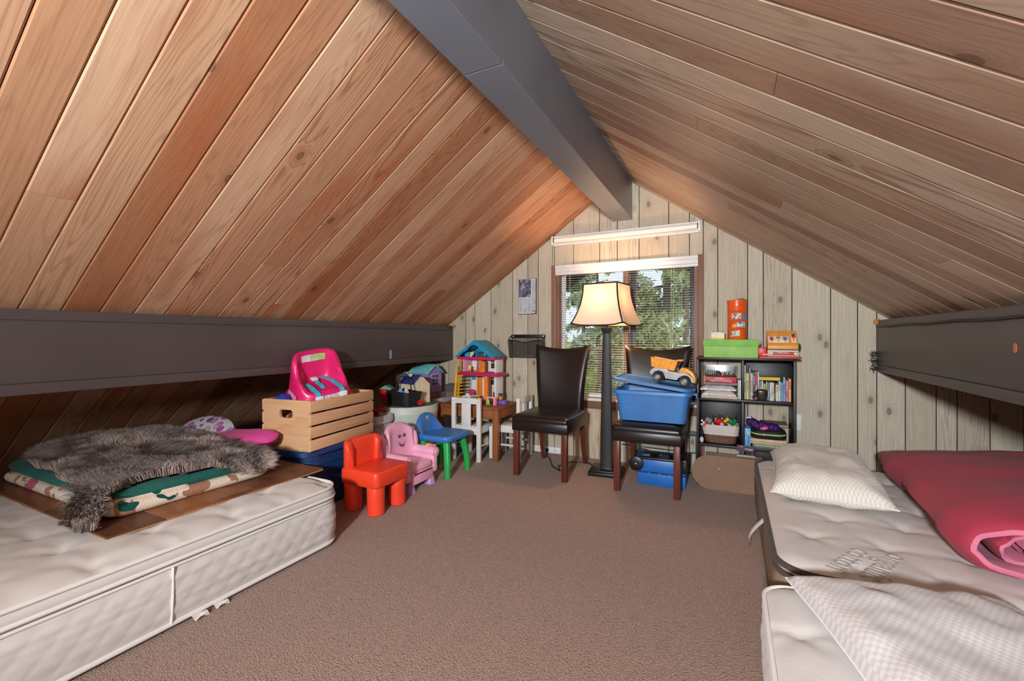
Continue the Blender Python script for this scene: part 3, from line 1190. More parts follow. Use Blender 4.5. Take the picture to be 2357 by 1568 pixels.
def fold_sheet(path, th, y0, y1, ny, m_out, m_in, name, seed, skew=None, endcurl=0.05):
    """thick quilt layer: a cross-section path in x-z swept along y"""
    P = [Vector((p[0], p[1])) for p in path]
    k = len(P)
    N = []
    for i in range(k):
        tt = (P[min(i + 1, k - 1)] - P[max(i - 1, 0)]).normalized()
        N.append(Vector((-tt.y, tt.x)))
    mb = MB()

    def surf(sg):
        def fn(u, v):
            i = min(int(u * (k - 1)), k - 2)
            f = u * (k - 1) - i
            p = P[i].lerp(P[i + 1], f)
            n = N[i].lerp(N[i + 1], f)
            ef = min(1, 9 * v, 9 * (1 - v))
            tk = th / 2 * (0.35 + 0.65 * math.sqrt(max(0, 1 - (1 - ef) ** 2)))
            w = 0.008 * nz(u * 9 + seed, v * 6) + 0.020 * nz(u * 3.4 + seed, v * 2.6, 5) + 0.004 * nz(u * 26, v * 11, seed) - 0.006 * math.exp(-((v - 0.52) / 0.012) ** 2) * sg
            yy = y0 + (y1 - y0) * v
            w += 0.022 * nz(p.x * 4.2 + seed, yy * 3.6, 2) + 0.008 * nz(p.x * 10, yy * 9 + seed, 4)
            q = p + n * (sg * tk + w)
            sk = skew(u, v) if skew else (0, 0, 0)
            yy += endcurl * nz(u * 5 + seed, 7) * (1 if v < .5 else 2)
            return (q.x + sk[0], yy + sk[1], max((q.y + sk[2]) * (1 - 0.30 * v), 0.004))
        return fn
    nu = k * 3
    mb.grid(surf(1), nu, ny, 0)
    mb.grid(surf(-1), nu, ny, 1)
    # closed hems
    for v in (0.0, 1.0):
        mb.loft([[surf(1)(i / nu, v) for i in range(nu + 1)], [surf(-1)(i / nu, v) for i in range(nu + 1)]], False, False, 1, closed=False)
    bmesh.ops.remove_doubles(mb.bm, verts=mb.bm.verts, dist=0.0005)
    return mb.build(name, [m_out, m_in], cf, angle=75)


def tilt(u, v):
    # the bundle runs from the near end away to the far right
    return (0.07 * v - 0.02 * math.sin(PI * v), 0.0, (0.03 * math.sin(PI * min(1, v * 1.1)) + 0.02 * v) * min(1, u * 1.0 + .2))


outer = [(1.15, 0.022), (0.7, 0.022), (0.3, 0.022), (0.12, 0.026), (0.035, 0.05), (0.0, 0.095), (0.02, 0.145), (0.08, 0.18), (0.2, 0.205), (0.45, 0.22), (0.8, 0.225), (1.15, 0.22)]
fold_sheet(outer, 0.048, 0.0, 1.34, 46, m_red, m_pink, 'outer_fold', 2, tilt)
inner = [(1.12, 0.062), (0.7, 0.062), (0.34, 0.064), (0.16, 0.070), (0.085, 0.088), (0.068, 0.118), (0.10, 0.146), (0.2, 0.160), (0.4, 0.168), (0.7, 0.170), (1.12, 0.170)]
fold_sheet(inner, 0.032, 0.012, 1.30, 40, m_red, m_pink, 'inner_fold', 5, tilt)
core = [(1.05, 0.112), (0.7, 0.112), (0.42, 0.112), (0.24, 0.115), (0.13, 0.117)]
fold_sheet(core, 0.026, 0.02, 1.25, 30, m_pink, m_pink, 'core_fold', 8, tilt)

# ------------------------------------------------------------------ wood-look board on the left mattress
m_lam = wood('laminate', (150, 98, 62), (112, 70, 46), (70, 42, 28), ring=7, stretch=(0.9, 8), rough=0.4, fibre=0.3, axis=0, blotch=(70, 42, 28), kn=0.05,
             hue=[(0.0, (170, 112, 72)), (0.3, (136, 86, 56)), (0.5, (104, 66, 46)), (0.75, (160, 104, 66)), (1.0, (92, 58, 40))])
bd = T('floor_board_panel', 'thin wood-look plank panel lying across the white left mattress', 'panel', (-2.78, 1.285, 0.322))
MB().box((0, 0, 0.003), (1.42, 0.97, 0.006)).build('backing', pm((178, 140, 104), 0.6), bd, smooth=False)
rs2 = random.Random(4)
rowh = 0.97 / 5
for r_ in range(5):
    y0 = -0.485 + r_ * rowh
    xs = [-0.71]
    x = -0.71 + rs2.uniform(0.25, 0.6)
    while x < 0.68:
        xs.append(x)
        x += rs2.uniform(0.5, 0.72)
    xs.append(0.71)
    for a, b in zip(xs, xs[1:]):
        o = MB().box(((b - a) / 2, 0, 0.0035), (b - a - 0.0018, rowh - 0.0018, 0.007), bev=0.0012, seg=1).build('plank', m_lam, bd, smooth=False, loc=(a, y0 + rowh / 2, 0.006))
        o['tone'] = rs2.random()
BTOP = 0.335

# folded blanket
t = NT('plush_green')
v = t.coord()
c = t.mix(t.noise(v, 9, 3), lin((14, 66, 62)), lin((34, 106, 96)))
c = t.mix(t.math('MULTIPLY', t.noise(v, 160, 2), 0.35), c, lin((70, 150, 136)))
t.bsdf(c, 0.9, 0, 0.15, t.noise(v, 160, 2), 0.6, 0.004, Sheen_Weight=0.08)
m_green = t.m
t = NT('plush_floral')
v = t.coord()
n1 = t.noise(v, 4.5, 2)
n2 = t.noise(t.coord(loc=(3, 1, 2)), 11, 2)
n3 = t.noise(t.coord(loc=(7, 5, 1)), 6, 2, dist=0.6)
c = t.mix(t.noise(v, 16, 3), lin((226, 206, 180)), lin((246, 234, 216)))
c = t.mix(t.math('GREATER_THAN', n2, 0.60), c, lin((176, 128, 104)))
c = t.mix(t.math('GREATER_THAN', n3, 0.64), c, lin((206, 96, 128)))
c = t.mix(t.math('GREATER_THAN', n1, 0.635), c, lin((22, 84, 78)))
t.bsdf(c, 0.9, 0, 0.15, t.noise(v, 160, 2), 0.6, 0.004, Sheen_Weight=0.08)
m_floral = t.m
bk = T('blanket', 'folded plush blanket, green with a cream floral border, on the wood-look board', 'blanket', (-2.80, 1.22, BTOP))


def soft_slab(name, w, d, z0, z1, r, mat, cx, cy, seed, lift=0.0):
    mb = MB()
    rings = []
    h = (z1 - z0) / 2
    zc = (z0 + z1) / 2
    for k in range(9):
        a = -PI / 2 + PI * k / 8
        ins = h * (1 - math.cos(a))
        ring = []
        q, _, _ = outline(w - 2 * ins, d - 2 * ins, r, 6, 0.04)
        for x, y in q:
            wob = 0.008 * nz(x * 3 + seed, y * 3) + 0.004 * nz(x * 9, y * 9 + seed)
            ring.append((cx + x * (1 + wob), cy + y * (1 + wob), zc + h * math.sin(a) + (0.006 * nz(x * 4 + seed, y * 4) if a > 0 else 0) + lift * (x / w + .5)))
        rings.append(ring)
    n = min(len(r_) for r_ in rings)
    rings = [[r_[int(i * len(r_) / n)] for i in range(n)] for r_ in rings]
    mb.loft(rings, True, True)
    return mb.build(name, mat, bk, angle=75)


o = soft_slab('folded_layer', 1.14, 0.70, 0.001, 0.052, 0.06, m_floral, 0.0, 0.0, 1)
o['label'] = 'cream floral border layer'
o = soft_slab('folded_layer', 1.13, 0.69, 0.050, 0.100, 0.06, m_green, -0.015, 0.01, 6)
o['label'] = 'green plush layer'
soft_slab('folded_layer', 0.30, 0.36, 0.045, 0.075, 0.05, m_floral, 0.40, -0.20, 9)['label'] = 'cream floral corner'

# ------------------------------------------------------------------ grey sheepskin with real strands
pelt_px = PELT = [(-3.30, 0.98), (-3.42, 1.20), (-3.36, 1.42), (-3.46, 1.55), (-3.30, 1.58), (-3.0, 1.575), (-2.72, 1.56), (-2.48, 1.55), (-2.26, 1.56),
                  (-2.17, 1.50), (-2.17, 1.36), (-2.24, 1.26), (-2.25, 1.16), (-2.30, 1.04), (-2.29, 0.96), (-2.22, 0.86), (-2.14, 0.79), (-2.18, 0.745), (-2.30, 0.765),
                  (-2.40, 0.83), (-2.50, 0.86), (-2.66, 0.86), (-2.80, 0.90), (-2.95, 0.875), (-3.12, 0.90)]


def in_poly(x, y, P):
    c = False
    j = len(P) - 1
    for i in range(len(P)):
        if (P[i][1] > y) != (P[j][1] > y) and x < (P[j][0] - P[i][0]) * (y - P[i][1]) / (P[j][1] - P[i][1]) + P[i][0]:
            c = not c
        j = i
    return c


def drape(x, y):
    """height of the blanket's top under the pelt, falling off over its edges to the board"""
    dx = max(-3.375 - x, x + 2.245, 0)
    dy = max(0.875 - y, y - 1.575, 0)
    d = math.hypot(dx, dy)
    top = BTOP + 0.108 + 0.012 * nz(x * 3, y * 3) + 0.045 * max(0, 1 - abs(y - 1.28) / 0.5) * max(0, 1 - abs(x + 3.0) / 0.8)
    f = min(1, d / 0.10)
    return top * (1 - f * f) + (BTOP + 0.012) * f * f


rng = np.random.default_rng(5)
sk = T('sheepskin_rug', 'shaggy grey sheepskin spread over the folded green blanket', 'sheepskin', (-2.8, 1.2, 0.44))
off = Vector((-2.8, 1.2, 0.44))
xs = np.linspace(-3.48, -2.12, 46)
ys = np.linspace(0.73, 1.68, 34)
mb = MB()
vm = {}
for i in range(len(xs) - 1):
    for j in range(len(ys) - 1):
        xc, yc = (xs[i] + xs[i + 1]) / 2, (ys[j] + ys[j + 1]) / 2
        if in_poly(xc, yc, PELT):
            q = []
            for a, b in ((i, j), (i + 1, j), (i + 1, j + 1), (i, j + 1)):
                if (a, b) not in vm:
                    vm[(a, b)] = mb.bm.verts.new(Vector((xs[a], ys[b], drape(xs[a], ys[b]) + 0.004)) - off)
                q.append(vm[(a, b)])
            mb.bm.faces.new(q)
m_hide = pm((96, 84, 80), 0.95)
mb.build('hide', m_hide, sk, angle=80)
t = NT('grey_wool')
v = t.coord()
g = t.noise(v, 7, 3)
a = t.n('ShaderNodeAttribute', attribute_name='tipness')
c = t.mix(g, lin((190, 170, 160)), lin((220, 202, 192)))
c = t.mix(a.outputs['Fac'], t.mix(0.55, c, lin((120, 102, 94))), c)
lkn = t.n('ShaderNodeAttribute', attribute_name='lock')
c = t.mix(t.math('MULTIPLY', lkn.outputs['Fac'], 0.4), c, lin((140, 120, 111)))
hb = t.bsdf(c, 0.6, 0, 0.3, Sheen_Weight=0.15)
m_wool = t.m
NS = 52000
roots = []
while len(roots) < NS:
    x, y = rng.uniform(-3.48, -2.12), rng.uniform(0.73, 1.68)
    if in_poly(x, y, PELT):
        roots.append((x, y))
Rts = np.array(roots)
eps = 0.01
Z = np.array([drape(x, y) for x, y in roots])
GX = np.array([drape(x + eps, y) for x, y in roots]) - Z
GY = np.array([drape(x, y + eps) for x, y in roots]) - Z
nrm = np.stack([-GX / eps, -GY / eps, np.ones(NS)], 1)
nrm /= np.linalg.norm(nrm, axis=1)[:, None]
# lay of the wool: clumps that swirl, and outwards near the rim
ang = np.array([3.0 * nz(x * 4.5, y * 4.5) + 2.6 * nz(x * 13, y * 13) for x, y in roots]) - 0.6
cen = np.array([-2.8, 1.2])
out = Rts - cen
out[:, 1] *= 1.6
out /= np.linalg.norm(out, axis=1)[:, None] + 1e-6
flow = np.stack([np.cos(ang), np.sin(ang), np.zeros(NS)], 1) * 0.75
flow[:, :2] += out * 0.75
flow += rng.normal(0, 0.28, (NS, 3))
flow -= nrm * (flow * nrm).sum(1)[:, None]
L = rng.uniform(0.040, 0.070, NS)[:, None]
wd = rng.uniform(0.0010, 0.0019, NS)[:, None]
sidev = np.cross(nrm, flow)
sidev /= np.linalg.norm(sidev, axis=1)[:, None] + 1e-9
base = np.stack([Rts[:, 0], Rts[:, 1], Z + 0.004], 1) - np.array(off)
mid = base + nrm * L * 0.58 + flow * L * 0.20
tip = mid + nrm * L * 0.26 + flow * L * 0.42
# the tips gather into locks
NC = 3200
ci = rng.integers(0, NS, NC)
own = np.empty(NS, np.int64)
for a0 in range(0, NS, 4000):
    d2 = ((Rts[a0:a0 + 4000, None, :] - Rts[None, ci, :]) ** 2).sum(2)
    own[a0:a0 + 4000] = d2.argmin(1)
lead = ci[own]
kk = rng.uniform(0.1, 0.55, NS)[:, None]
tip = tip * (1 - kk) + (tip[lead] + (base - base[lead]) * 0.25) * kk
mid = mid * (1 - kk * 0.35) + (mid[lead] + (base - base[lead]) * 0.6) * kk * 0.35
tip[:, 2] = np.maximum(tip[:, 2], BTOP - 0.44 + 0.004)
V = np.stack([base - sidev * wd, base + sidev * wd, mid + sidev * wd, mid - sidev * wd, tip], 1).astype(np.float32)
me = bpy.data.meshes.new('wool')
me.vertices.add(NS * 5)
me.vertices.foreach_set('co', V.ravel())
idx = np.arange(NS, dtype=np.int32)[:, None] * 5
lp = np.concatenate([idx + np.array([[0, 1, 2, 3]], np.int32), idx + np.array([[3, 2, 4]], np.int32)], 1)
me.loops.add(NS * 7)
me.loops.foreach_set('vertex_index', lp.ravel())
st = np.stack([np.arange(NS) * 7, np.arange(NS) * 7 + 4], 1).astype(np.int32)
me.polygons.add(NS * 2)
me.polygons.foreach_set('loop_start', st.ravel())
me.update(calc_edges=True)
me.polygons.foreach_set('use_smooth', [True] * (NS * 2))
at = me.attributes.new('tipness', 'FLOAT', 'POINT')
lk = me.attributes.new('lock', 'FLOAT', 'POINT')
lk.data.foreach_set('value', np.repeat(rng.uniform(0, 1, NC)[own].astype(np.float32), 5))
at.data.foreach_set('value', np.tile(np.array([0, 0, 0.6, 0.6, 1.0], np.float32), NS))
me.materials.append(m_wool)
wool = bpy.data.objects.new('wool', me)
COL.objects.link(wool)
wool.parent = sk
tag(wool, kind='stuff')

# ------------------------------------------------------------------ leather dining chairs
t = NT('dark_leather')
v = t.coord()
vo = t.voro(v, 420)
c = t.mix(t.noise(v, 4, 3), lin((18, 13, 12)), lin((31, 22, 20)))
t.bsdf(c, 0.32, 0, 0.55, t.math('ADD', vo.outputs['Distance'], t.math('MULTIPLY', t.noise(v, 12, 2), 2.0)), 0.12, 0.002)
m_leather = t.m
m_cherry = wood('cherry_leg', (104, 52, 38), (88, 42, 30), (56, 26, 20), ring=6, stretch=(1, 9), rough=0.35, prop=False, axis=2)


def dining_chair(label, x, y):
    """front at -y, seat 0.47 wide"""
    rt = T('dining_chair', label, 'chair', (x, y, 0), group=None)
    # back: curved, flared, scooped top edge
    mb = MB()

    def back(sg):
        def fn(u, v):
            a = 2 * u - 1
            w = 0.405 + 0.095 * v ** 1.6
            zt = 0.975 + 0.038 * a * a
            z = 0.40 + (zt - 0.40) * v
            yb = 0.235 + 0.075 * v ** 1.5 - 0.018 * math.sin(PI * v) - 0.02 * a * a * (0.4 + v)
            th = 0.030 * (1 - 0.25 * v)
            rim = max(0.0, 1 - max(0, abs(a) - 0.86) / 0.14 * 1.0) ** 0.5
            rv = min(1, (1 - v) / 0.04) ** 0.5
            q = th * min(rim, 1) * (rv if v > .96 else 1)
            puff = 0.008 * (1 - a ** 4) * math.sin(PI * min(1, v * 1.05))
            return (a * w / 2, yb + sg * (q + (puff if sg < 0 else 0.003)), z)
        return fn
    mb.grid(back(-1), 26, 30)
    mb.grid(back(1), 26, 30)
    bmesh.ops.remove_doubles(mb.bm, verts=mb.bm.verts, dist=0.0008)
    mb.loft([[back(-1)(i / 26, 0) for i in range(27)], [back(1)(i / 26, 0) for i in range(27)]], False, False, closed=False)
    mb.build('backrest', m_leather, rt, angle=70)
    # cushion with a welt, over an upholstered rail
    mb = MB()
    rings = []
    for ins, z in ((0.0, 0.428), (-0.002, 0.440), (-0.001, 0.452), (0.006, 0.464), (0.020, 0.473), (0.05, 0.480), (0.10, 0.486), (0.16, 0.489)):
        rings.append([(px, py, z) for px, py in rrect(0.466 - 2 * ins, 0.475 - 2 * ins, max(0.03 - ins * .3, 0.01), 5, 0, -0.02)])
    mb.loft(rings, True, True)
    mb.build('seat', m_leather, rt, angle=60)
    MB().box((0, -0.02, 0.390), (0.455, 0.465, 0.076), bev=0.008).build('seat_rail', m_leather, rt)
    MB().tube([(px, py, 0.429) for px, py in rrect(0.463, 0.472, 0.03, 4, 0, -0.02)], 0.004, 6, closed=True).build('welt', m_leather, rt)
    for sx in (-1, 1):
        MB().box((sx * 0.198, -0.222, 0.178), (0.042, 0.042, 0.356), bev=0.003).xf(Matrix.Identity(4)).build('leg', m_cherry, rt)
        mb = MB()
        secs = []
        for z, yo, w in ((0.0, 0.318, 0.032), (0.12, 0.285, 0.036), (0.25, 0.262, 0.040), (0.37, 0.245, 0.042), (0.41, 0.243, 0.042)):
            secs.append([(sx * 0.188 + p, yo + q, z) for p, q in rrect(w, w, 0.003, 1)])
        mb.loft(secs, True, True)
        mb.build('leg', m_cherry, rt)
    return rt


dining_chair('dark brown leather dining chair with an empty seat, left of the floor lamp', -1.30, 3.335)
dining_chair('dark brown leather dining chair holding the blue storage bin, right of the floor lamp', -0.515, 3.335)

# ------------------------------------------------------------------ floor lamp
m_blk = pm((19, 20, 23), 0.4, 0.08, 10)
t = NT('lamp_shade_cloth')
v = t.coord()
c = t.mix(t.noise(t.coord(scale=(60, 60, 3)), 20, 2), lin((236, 210, 182)), lin((246, 226, 202)))
d = t.n('ShaderNodeBsdfDiffuse')
tl = t.n('ShaderNodeBsdfTranslucent')
t.l(c, d.inputs[0])
t.l(c, tl.inputs[0])
mx = t.n('ShaderNodeMixShader')
mx.inputs[0].default_value = 0.075
t.l(d.outputs[0], mx.inputs[1])
t.l(tl.outputs[0], mx.inputs[2])
t.l(mx.outputs[0], t.out.inputs[0])
m_shade = t.m
fl = T('floor_lamp', 'lit floor lamp with a black square post and cream bell shade before the window', 'lamp', (-0.878, 3.47, 0), rz=R(6))
MB().box((0, 0, 0.014), (0.26, 0.25, 0.028), bev=0.004).box((0, 0, 0.034), (0.235, 0.225, 0.014), bev=0.003).build('base', m_blk, fl)
mb = MB()
mb.loft([[(x, y, z) for x, y in rrect(w, w, 0.004, 2)] for z, w in ((0.036, 0.098), (0.06, 0.092), (0.3, 0.088), (1.10, 0.056), (1.112, 0.06), (1.135, 0.078), (1.15, 0.082), (1.152, 0.03))], True, True)
mb.build('post', m_blk, fl)
MB().cyl((0, 0, 1.15), (0, 0, 1.20), 0.014).cyl((0, 0, 1.2), (0, 0, 1.26), 0.02).build('socket', m_blk, fl)
# bell shade: four concave panels, cut corners and a scalloped lower rim
LS = R(-14)


def shade_pt(u, v, k, grow=0.0):
    """panel k of 4, u across, v up"""
    prof = 0.146 + 0.076 * (1 - v) ** 2.1             # half-width, concave flare
    hw = prof * 0.98 + grow
    a = 2 * u - 1
    tw = hw * 0.90
    x = a * tw
    y = -hw * (1 - 0.05 * math.cos(PI * a / 2) * (1 - v))
    z = 1.172 + 0.318 * v + 0.016 * (abs(a) ** 4) * (1 - v) - 0.006 * (1 - v)
    ca, sa = math.cos(LS + k * PI / 2), math.sin(LS + k * PI / 2)
    return (x * ca - y * sa, x * sa + y * ca, z)


mb = MB()
for k in range(4):
    mb.grid(lambda u, v: shade_pt(u, v, k), 12, 14)
    k2 = (k + 1) % 4
    mb.grid(lambda u, v: tuple(Vector(shade_pt(1, v, k)).lerp(Vector(shade_pt(0, v, k2)), u)), 2, 14)
bmesh.ops.remove_doubles(mb.bm, verts=mb.bm.verts, dist=0.0005)
mb.build('lamp_shade', m_shade, fl, angle=25)
m_trim = pm((38, 30, 28), 0.8)
for k in range(4):
    MB().tube([Vector(shade_pt(1, j / 12, k, 0.002)).lerp(Vector(shade_pt(0, j / 12, (k + 1) % 4, 0.002)), .5) for j in range(13)], 0.006, 6).build('corner_trim', m_trim, fl)
for v_ in (0.0, 1.0):
    ring = []
    for k in range(4):
        ring += [shade_pt(j / 10, v_, k, 0.001) for j in range(11)]
    MB().tube(ring, 0.0055, 6, closed=True).build('rim_trim', m_trim, fl)
mb = MB()
for k in range(4):
    mb.cyl((0, 0, 1.475), shade_pt(0.5, 1.0, k), 0.002, n=5)
mb.build('spider', m_blk, fl)
MB().lathe([(0.004, 1.476), (0.010, 1.484), (0.016, 1.500), (0.012, 1.512), (0.018, 1.517), (0.012, 1.528), (0.002, 1.533)], 14).build('finial', pm((150, 104, 74), 0.4), fl)
MB().cyl((0, 0, 1.25), (0, 0, 1.478), 0.003, n=6).build('harp', m_blk, fl)
t = NT('bulb_glow')
e = t.n('ShaderNodeEmission')
e.inputs[0].default_value = (1, 0.75, 0.45, 1)
e.inputs[1].default_value = 12
t.l(e.outputs[0], t.out.inputs[0])
MB().lathe([(0.012, 0), (0.016, 0.02), (0.03, 0.05), (0.032, 0.068), (0.022, 0.09), (0.002, 0.098)], 14, (-0.02, 0.01, 1.262)).build('bulb', t.m, fl)
bl_ = lamp('lamp_bulb_light', 'POINT', (-0.878, 3.44, 1.375), 16, (1.0, 0.62, 0.36), 0.035)
# power cord on the carpet to the outlet strip
m_cable = pm((24, 22, 22), 0.5)
o = MB().tube([(-1.0, 3.56, 0.012), (-1.1, 3.66, 0.008), (-1.22, 3.62, 0.007), (-1.28, 3.45, 0.007), (-1.22, 3.33, 0.007), (-1.32, 3.42, 0.007), (-1.42, 3.62, 0.007), (-1.50, 3.74, 0.012), (-1.515, 3.79, 0.03)], 0.0045, 7).build('power_cord', m_cable)
tag(o, 'black lamp cord looping over the carpet behind the empty leather chair', 'cord')
ps = T('outlet_strip', 'white outlet strip at the foot of the wall behind the empty leather chair', 'outlet strip', (-1.56, YB, 0.034))
MB().box((0, -0.012, 0), (0.34, 0.024, 0.058), bev=0.004).build('body', m_white, ps)
for k in range(4):
    mb = MB()
    for dx, dz in ((-.006, .006), (.006, .006), (0, -.008)):
        mb.box((-0.12 + k * 0.08 + dx, -0.0245, dz), (0.003, 0.002, 0.009))
    mb.build('socket', pm((40, 38, 38), 0.5), ps)
MB().box((0.045, -0.036, 0.0), (0.026, 0.024, 0.026), bev=0.003).build('plug', m_cable, ps)
sw = MB().box((0, 0, 0), (0.072, 0.008, 0.118), bev=0.003).build('wall_outlet_plate', m_white, loc=(0.428, YB - 0.004, 0.452))
tag(sw, 'white outlet plate on the wall right of the bookcase', 'outlet')
# ------------------------------------------------------------------ plastics
P_RED = pm((226, 62, 36), 0.35, 0.04, 8, 0.05, 600)
P_PINK = pm((226, 160, 192), 0.4, 0.04, 8)
P_PURPLE = pm((176, 134, 200), 0.4)
P_BLUE = pm((46, 104, 176), 0.4, 0.05, 8, 0.06, 500)
P_GREEN = pm((32, 146, 70), 0.4)
P_NAVY = pm((26, 62, 112), 0.42, 0.06, 10)
P_BIN = pm((62, 120, 184), 0.42, 0.06, 9)
P_HOT = pm((226, 36, 110), 0.3, 0.04, 8)
P_AQUA = pm((70, 178, 206), 0.6)
P_WHITE = pm((232, 232, 230), 0.4, 0.03)
P_CREAM = pm((226, 214, 178), 0.5)
P_YEL = pm((240, 182, 36), 0.4)
P_ORG = pm((238, 132, 40), 0.4)
P_BLACK = pm((22, 21, 22), 0.4)
P_GREY = pm((150, 150, 150), 0.5)
P_MAG = pm((206, 46, 106), 0.4)
P_TEAL = pm((40, 150, 186), 0.4)
P_DRED = pm((122, 20, 36), 0.6)
P_LIME = pm((130, 200, 70), 0.5)
P_VIO = pm((104, 84, 170), 0.45)
P_SKIN = pm((224, 178, 146), 0.5)
P_INK = pm((30, 26, 28), 0.6)
PAPER = pm((226, 224, 218), 0.7, 0.03)

# ------------------------------------------------------------------ blue storage bin on the right chair, its lid and a toy truck
bn = T('storage_bin', 'blue plastic storage bin standing on the right leather chair', 'storage bin', (-0.492, 3.315, 0.491))
mb = MB().tub(0.50, 0.35, 0.212, 0.045, 0.004, 0.88)
mb.build('tub', P_BIN, bn, angle=50)
mb = MB()
for ins, z in ((0.0, 0.185), (-0.014, 0.186), (-0.016, 0.210), (-0.012, 0.216), (0.0, 0.216)):
    pass
mb.loft([[(x, y, z) for x, y in rrect(0.50 - 2 * i_, 0.35 - 2 * i_, 0.05, 6)] for i_, z in ((0.004, 0.186), (-0.013, 0.187), (-0.015, 0.209), (-0.010, 0.215), (0.005, 0.215), (0.006, 0.186))], False, False)
mb.build('rim', P_BIN, bn, angle=50)
k_ = 0.88 + 0.12 * 0.55
MB().loft([[(x, y, z) for x, y in rrect(0.50 * k_ + g, 0.35 * k_ + g, 0.045, 6)] for g, z in ((0.0, 0.112), (0.006, 0.1135), (0.006, 0.117), (0.0, 0.119))], False, False).build('rib', P_BIN, bn, angle=30)
for s_ in (-1, 1):
    MB().box((s_ * 0.272, 0, 0.192), (0.034, 0.12, 0.012), bev=0.004).box((s_ * 0.285, 0, 0.178), (0.008, 0.12, 0.03), bev=0.003).build('handle', P_BIN, bn)
ld = T('bin_lid', 'blue lid lying askew on the bin under the toy dump truck', 'lid', (-0.494, 3.318, 0.752), rot=(0, R(7.2), 0))
mb = MB()
mb.loft([[(x, y, z) for x, y in rrect(0.54 - 2 * i_, 0.39 - 2 * i_, 0.055 - i_ * .5, 6)] for i_, z in ((0.002, -0.014), (0.0, -0.012), (0.0, 0.006), (0.006, 0.010), (0.022, 0.010), (0.028, 0.002))], False, True)
mb.loft([[(x, y, z) for x, y in rrect(0.53 - 2 * i_, 0.38 - 2 * i_, 0.05, 6)] for i_, z in ((0.0, -0.013), (0.014, -0.002))], False, True)
mb.build('panel', P_BIN, ld, angle=40)
for s_ in (-1, 1):
    MB().box((s_ * 0.274, 0, -0.006), (0.014, 0.11, 0.014), bev=0.004).build('lip', P_BIN, ld)

tk = T('toy_dump_truck', 'orange and grey toy dump truck on the blue bin lid', 'toy truck', (-0.365, 3.30, 0.7485), rot=(0, R(7.2), R(-4)))
P_TG = pm((188, 188, 186), 0.4)
mb = MB()
W2 = 0.062
mb.prism([(-0.155, 0.05), (-0.15, 0.078), (-0.125, 0.1), (-0.045, 0.1), (-0.03, 0.088), (0.045, 0.088), (0.06, 0.095), (0.105, 0.085), (0.14, 0.06), (0.145, 0.035), (0.125, 0.035), (0.115, 0.062), (0.09, 0.074), (0.065, 0.07), (0.04, 0.05), (0.035, 0.034),
          (-0.045, 0.034), (-0.05, 0.05), (-0.065, 0.075), (-0.092, 0.082), (-0.118, 0.072), (-0.135, 0.045)], -W2, W2, 'XZ', bev=0.003)
mb.build('chassis', P_TG, tk)
mb = MB()
mb.loft([[(x * a, y * b, z) for x, y in ((-1, -1), (1, -1), (1, 1), (-1, 1))] for a, b, z in ((0.078, 0.05, 0.0), (0.092, 0.06, 0.066), (0.088, 0.056, 0.066), (0.072, 0.045, 0.008))], True, True)
for k in range(5):
    mb.box((-0.065 + k * 0.032, -0.056, 0.036), (0.005, 0.008, 0.06), rot=(R(-8), 0, 0))
mb.box((0.098, 0, 0.078), (0.05, 0.10, 0.01), rot=(0, R(-14), 0), bev=0.003)
P_TRK = pm((246, 164, 58), 0.4)
mb.build('dump_bed', P_TRK, tk, loc=(-0.072, 0, 0.098), rot=(0, R(3), 0))
mb = MB()
mb.prism([(0.03, 0.09), (0.052, 0.128), (0.09, 0.122), (0.13, 0.098), (0.15, 0.066), (0.15, 0.03), (0.142, 0.03), (0.138, 0.06), (0.106, 0.09)], -0.045, 0.045, 'XZ', bev=0.004)
mb.build('hood', P_TRK, tk)
mb = MB()
for y_ in (-0.042, 0.042):
    mb.tube([(0.008, y_, 0.09), (0.045, y_, 0.168), (0.068, y_, 0.168), (0.06, y_, 0.125)], 0.007, 6)
mb.box((0.05, 0, 0.17), (0.04, 0.09, 0.008), bev=0.002)
mb.box((0.012, 0, 0.1), (0.05, 0.08, 0.05), bev=0.005)
mb.build('cab', P_BLACK, tk)
whl = None
for wx in (-0.092, 0.088):
    for wy in (-0.055, 0.055):
        if whl is None:
            mb = MB()
            for k in range(20):
                a = 2 * PI * k / 20
                mb.box((0.036 * math.cos(a), 0, 0.036 * math.sin(a)), (0.007, 0.03, 0.006), rot=(0, -a, 0))
            mb.lathe([(0.012, -0.014), (0.03, -0.017), (0.036, -0.012), (0.036, 0.012), (0.03, 0.017), (0.012, 0.014)], 20, M=Matrix.Rotation(PI / 2, 4, 'X'))
            whl = mb.build('wheel', P_BLACK, tk, loc=(wx, wy, 0.040))
            hubm = MB().lathe([(0.0145, -0.012), (0.0145, -0.0165), (0.009, -0.0155), (0.004, -0.019), (0.001, -0.019)], 12, M=Matrix.Rotation(PI / 2, 4, 'X') @ Matrix.Rotation(PI, 4, 'X'))
            hub = hubm.build('hub', P_GREY, whl)
        else:
            w2 = share(whl, 'wheel', tk, (wx, wy, 0.040), (0, 0, PI if wy > 0 else 0))
            share(hub, 'hub', w2, (0, 0, 0))

# ------------------------------------------------------------------ bookcase
m_case = pm((17, 16, 20), 0.45, 0.1, 6)
BX0, BX1, BY0, BY1, BZ = -0.222, 0.398, 3.50, 3.80, 0.930
bc = T('bookcase', 'black six-cube bookcase against the end wall holding books and toys', 'bookcase', ((BX0 + BX1) / 2, (BY0 + BY1) / 2, 0))
cx_, cy_ = (BX0 + BX1) / 2, (BY0 + BY1) / 2
dep = BY1 - BY0


def bcpart(nm, x0, x1, y0, y1, z0, z1):
    return MB().box(((x0 + x1) / 2 - cx_, (y0 + y1) / 2 - cy_, (z0 + z1) / 2), (x1 - x0, y1 - y0, z1 - z0), bev=0.0015).build(nm, m_case, bc)


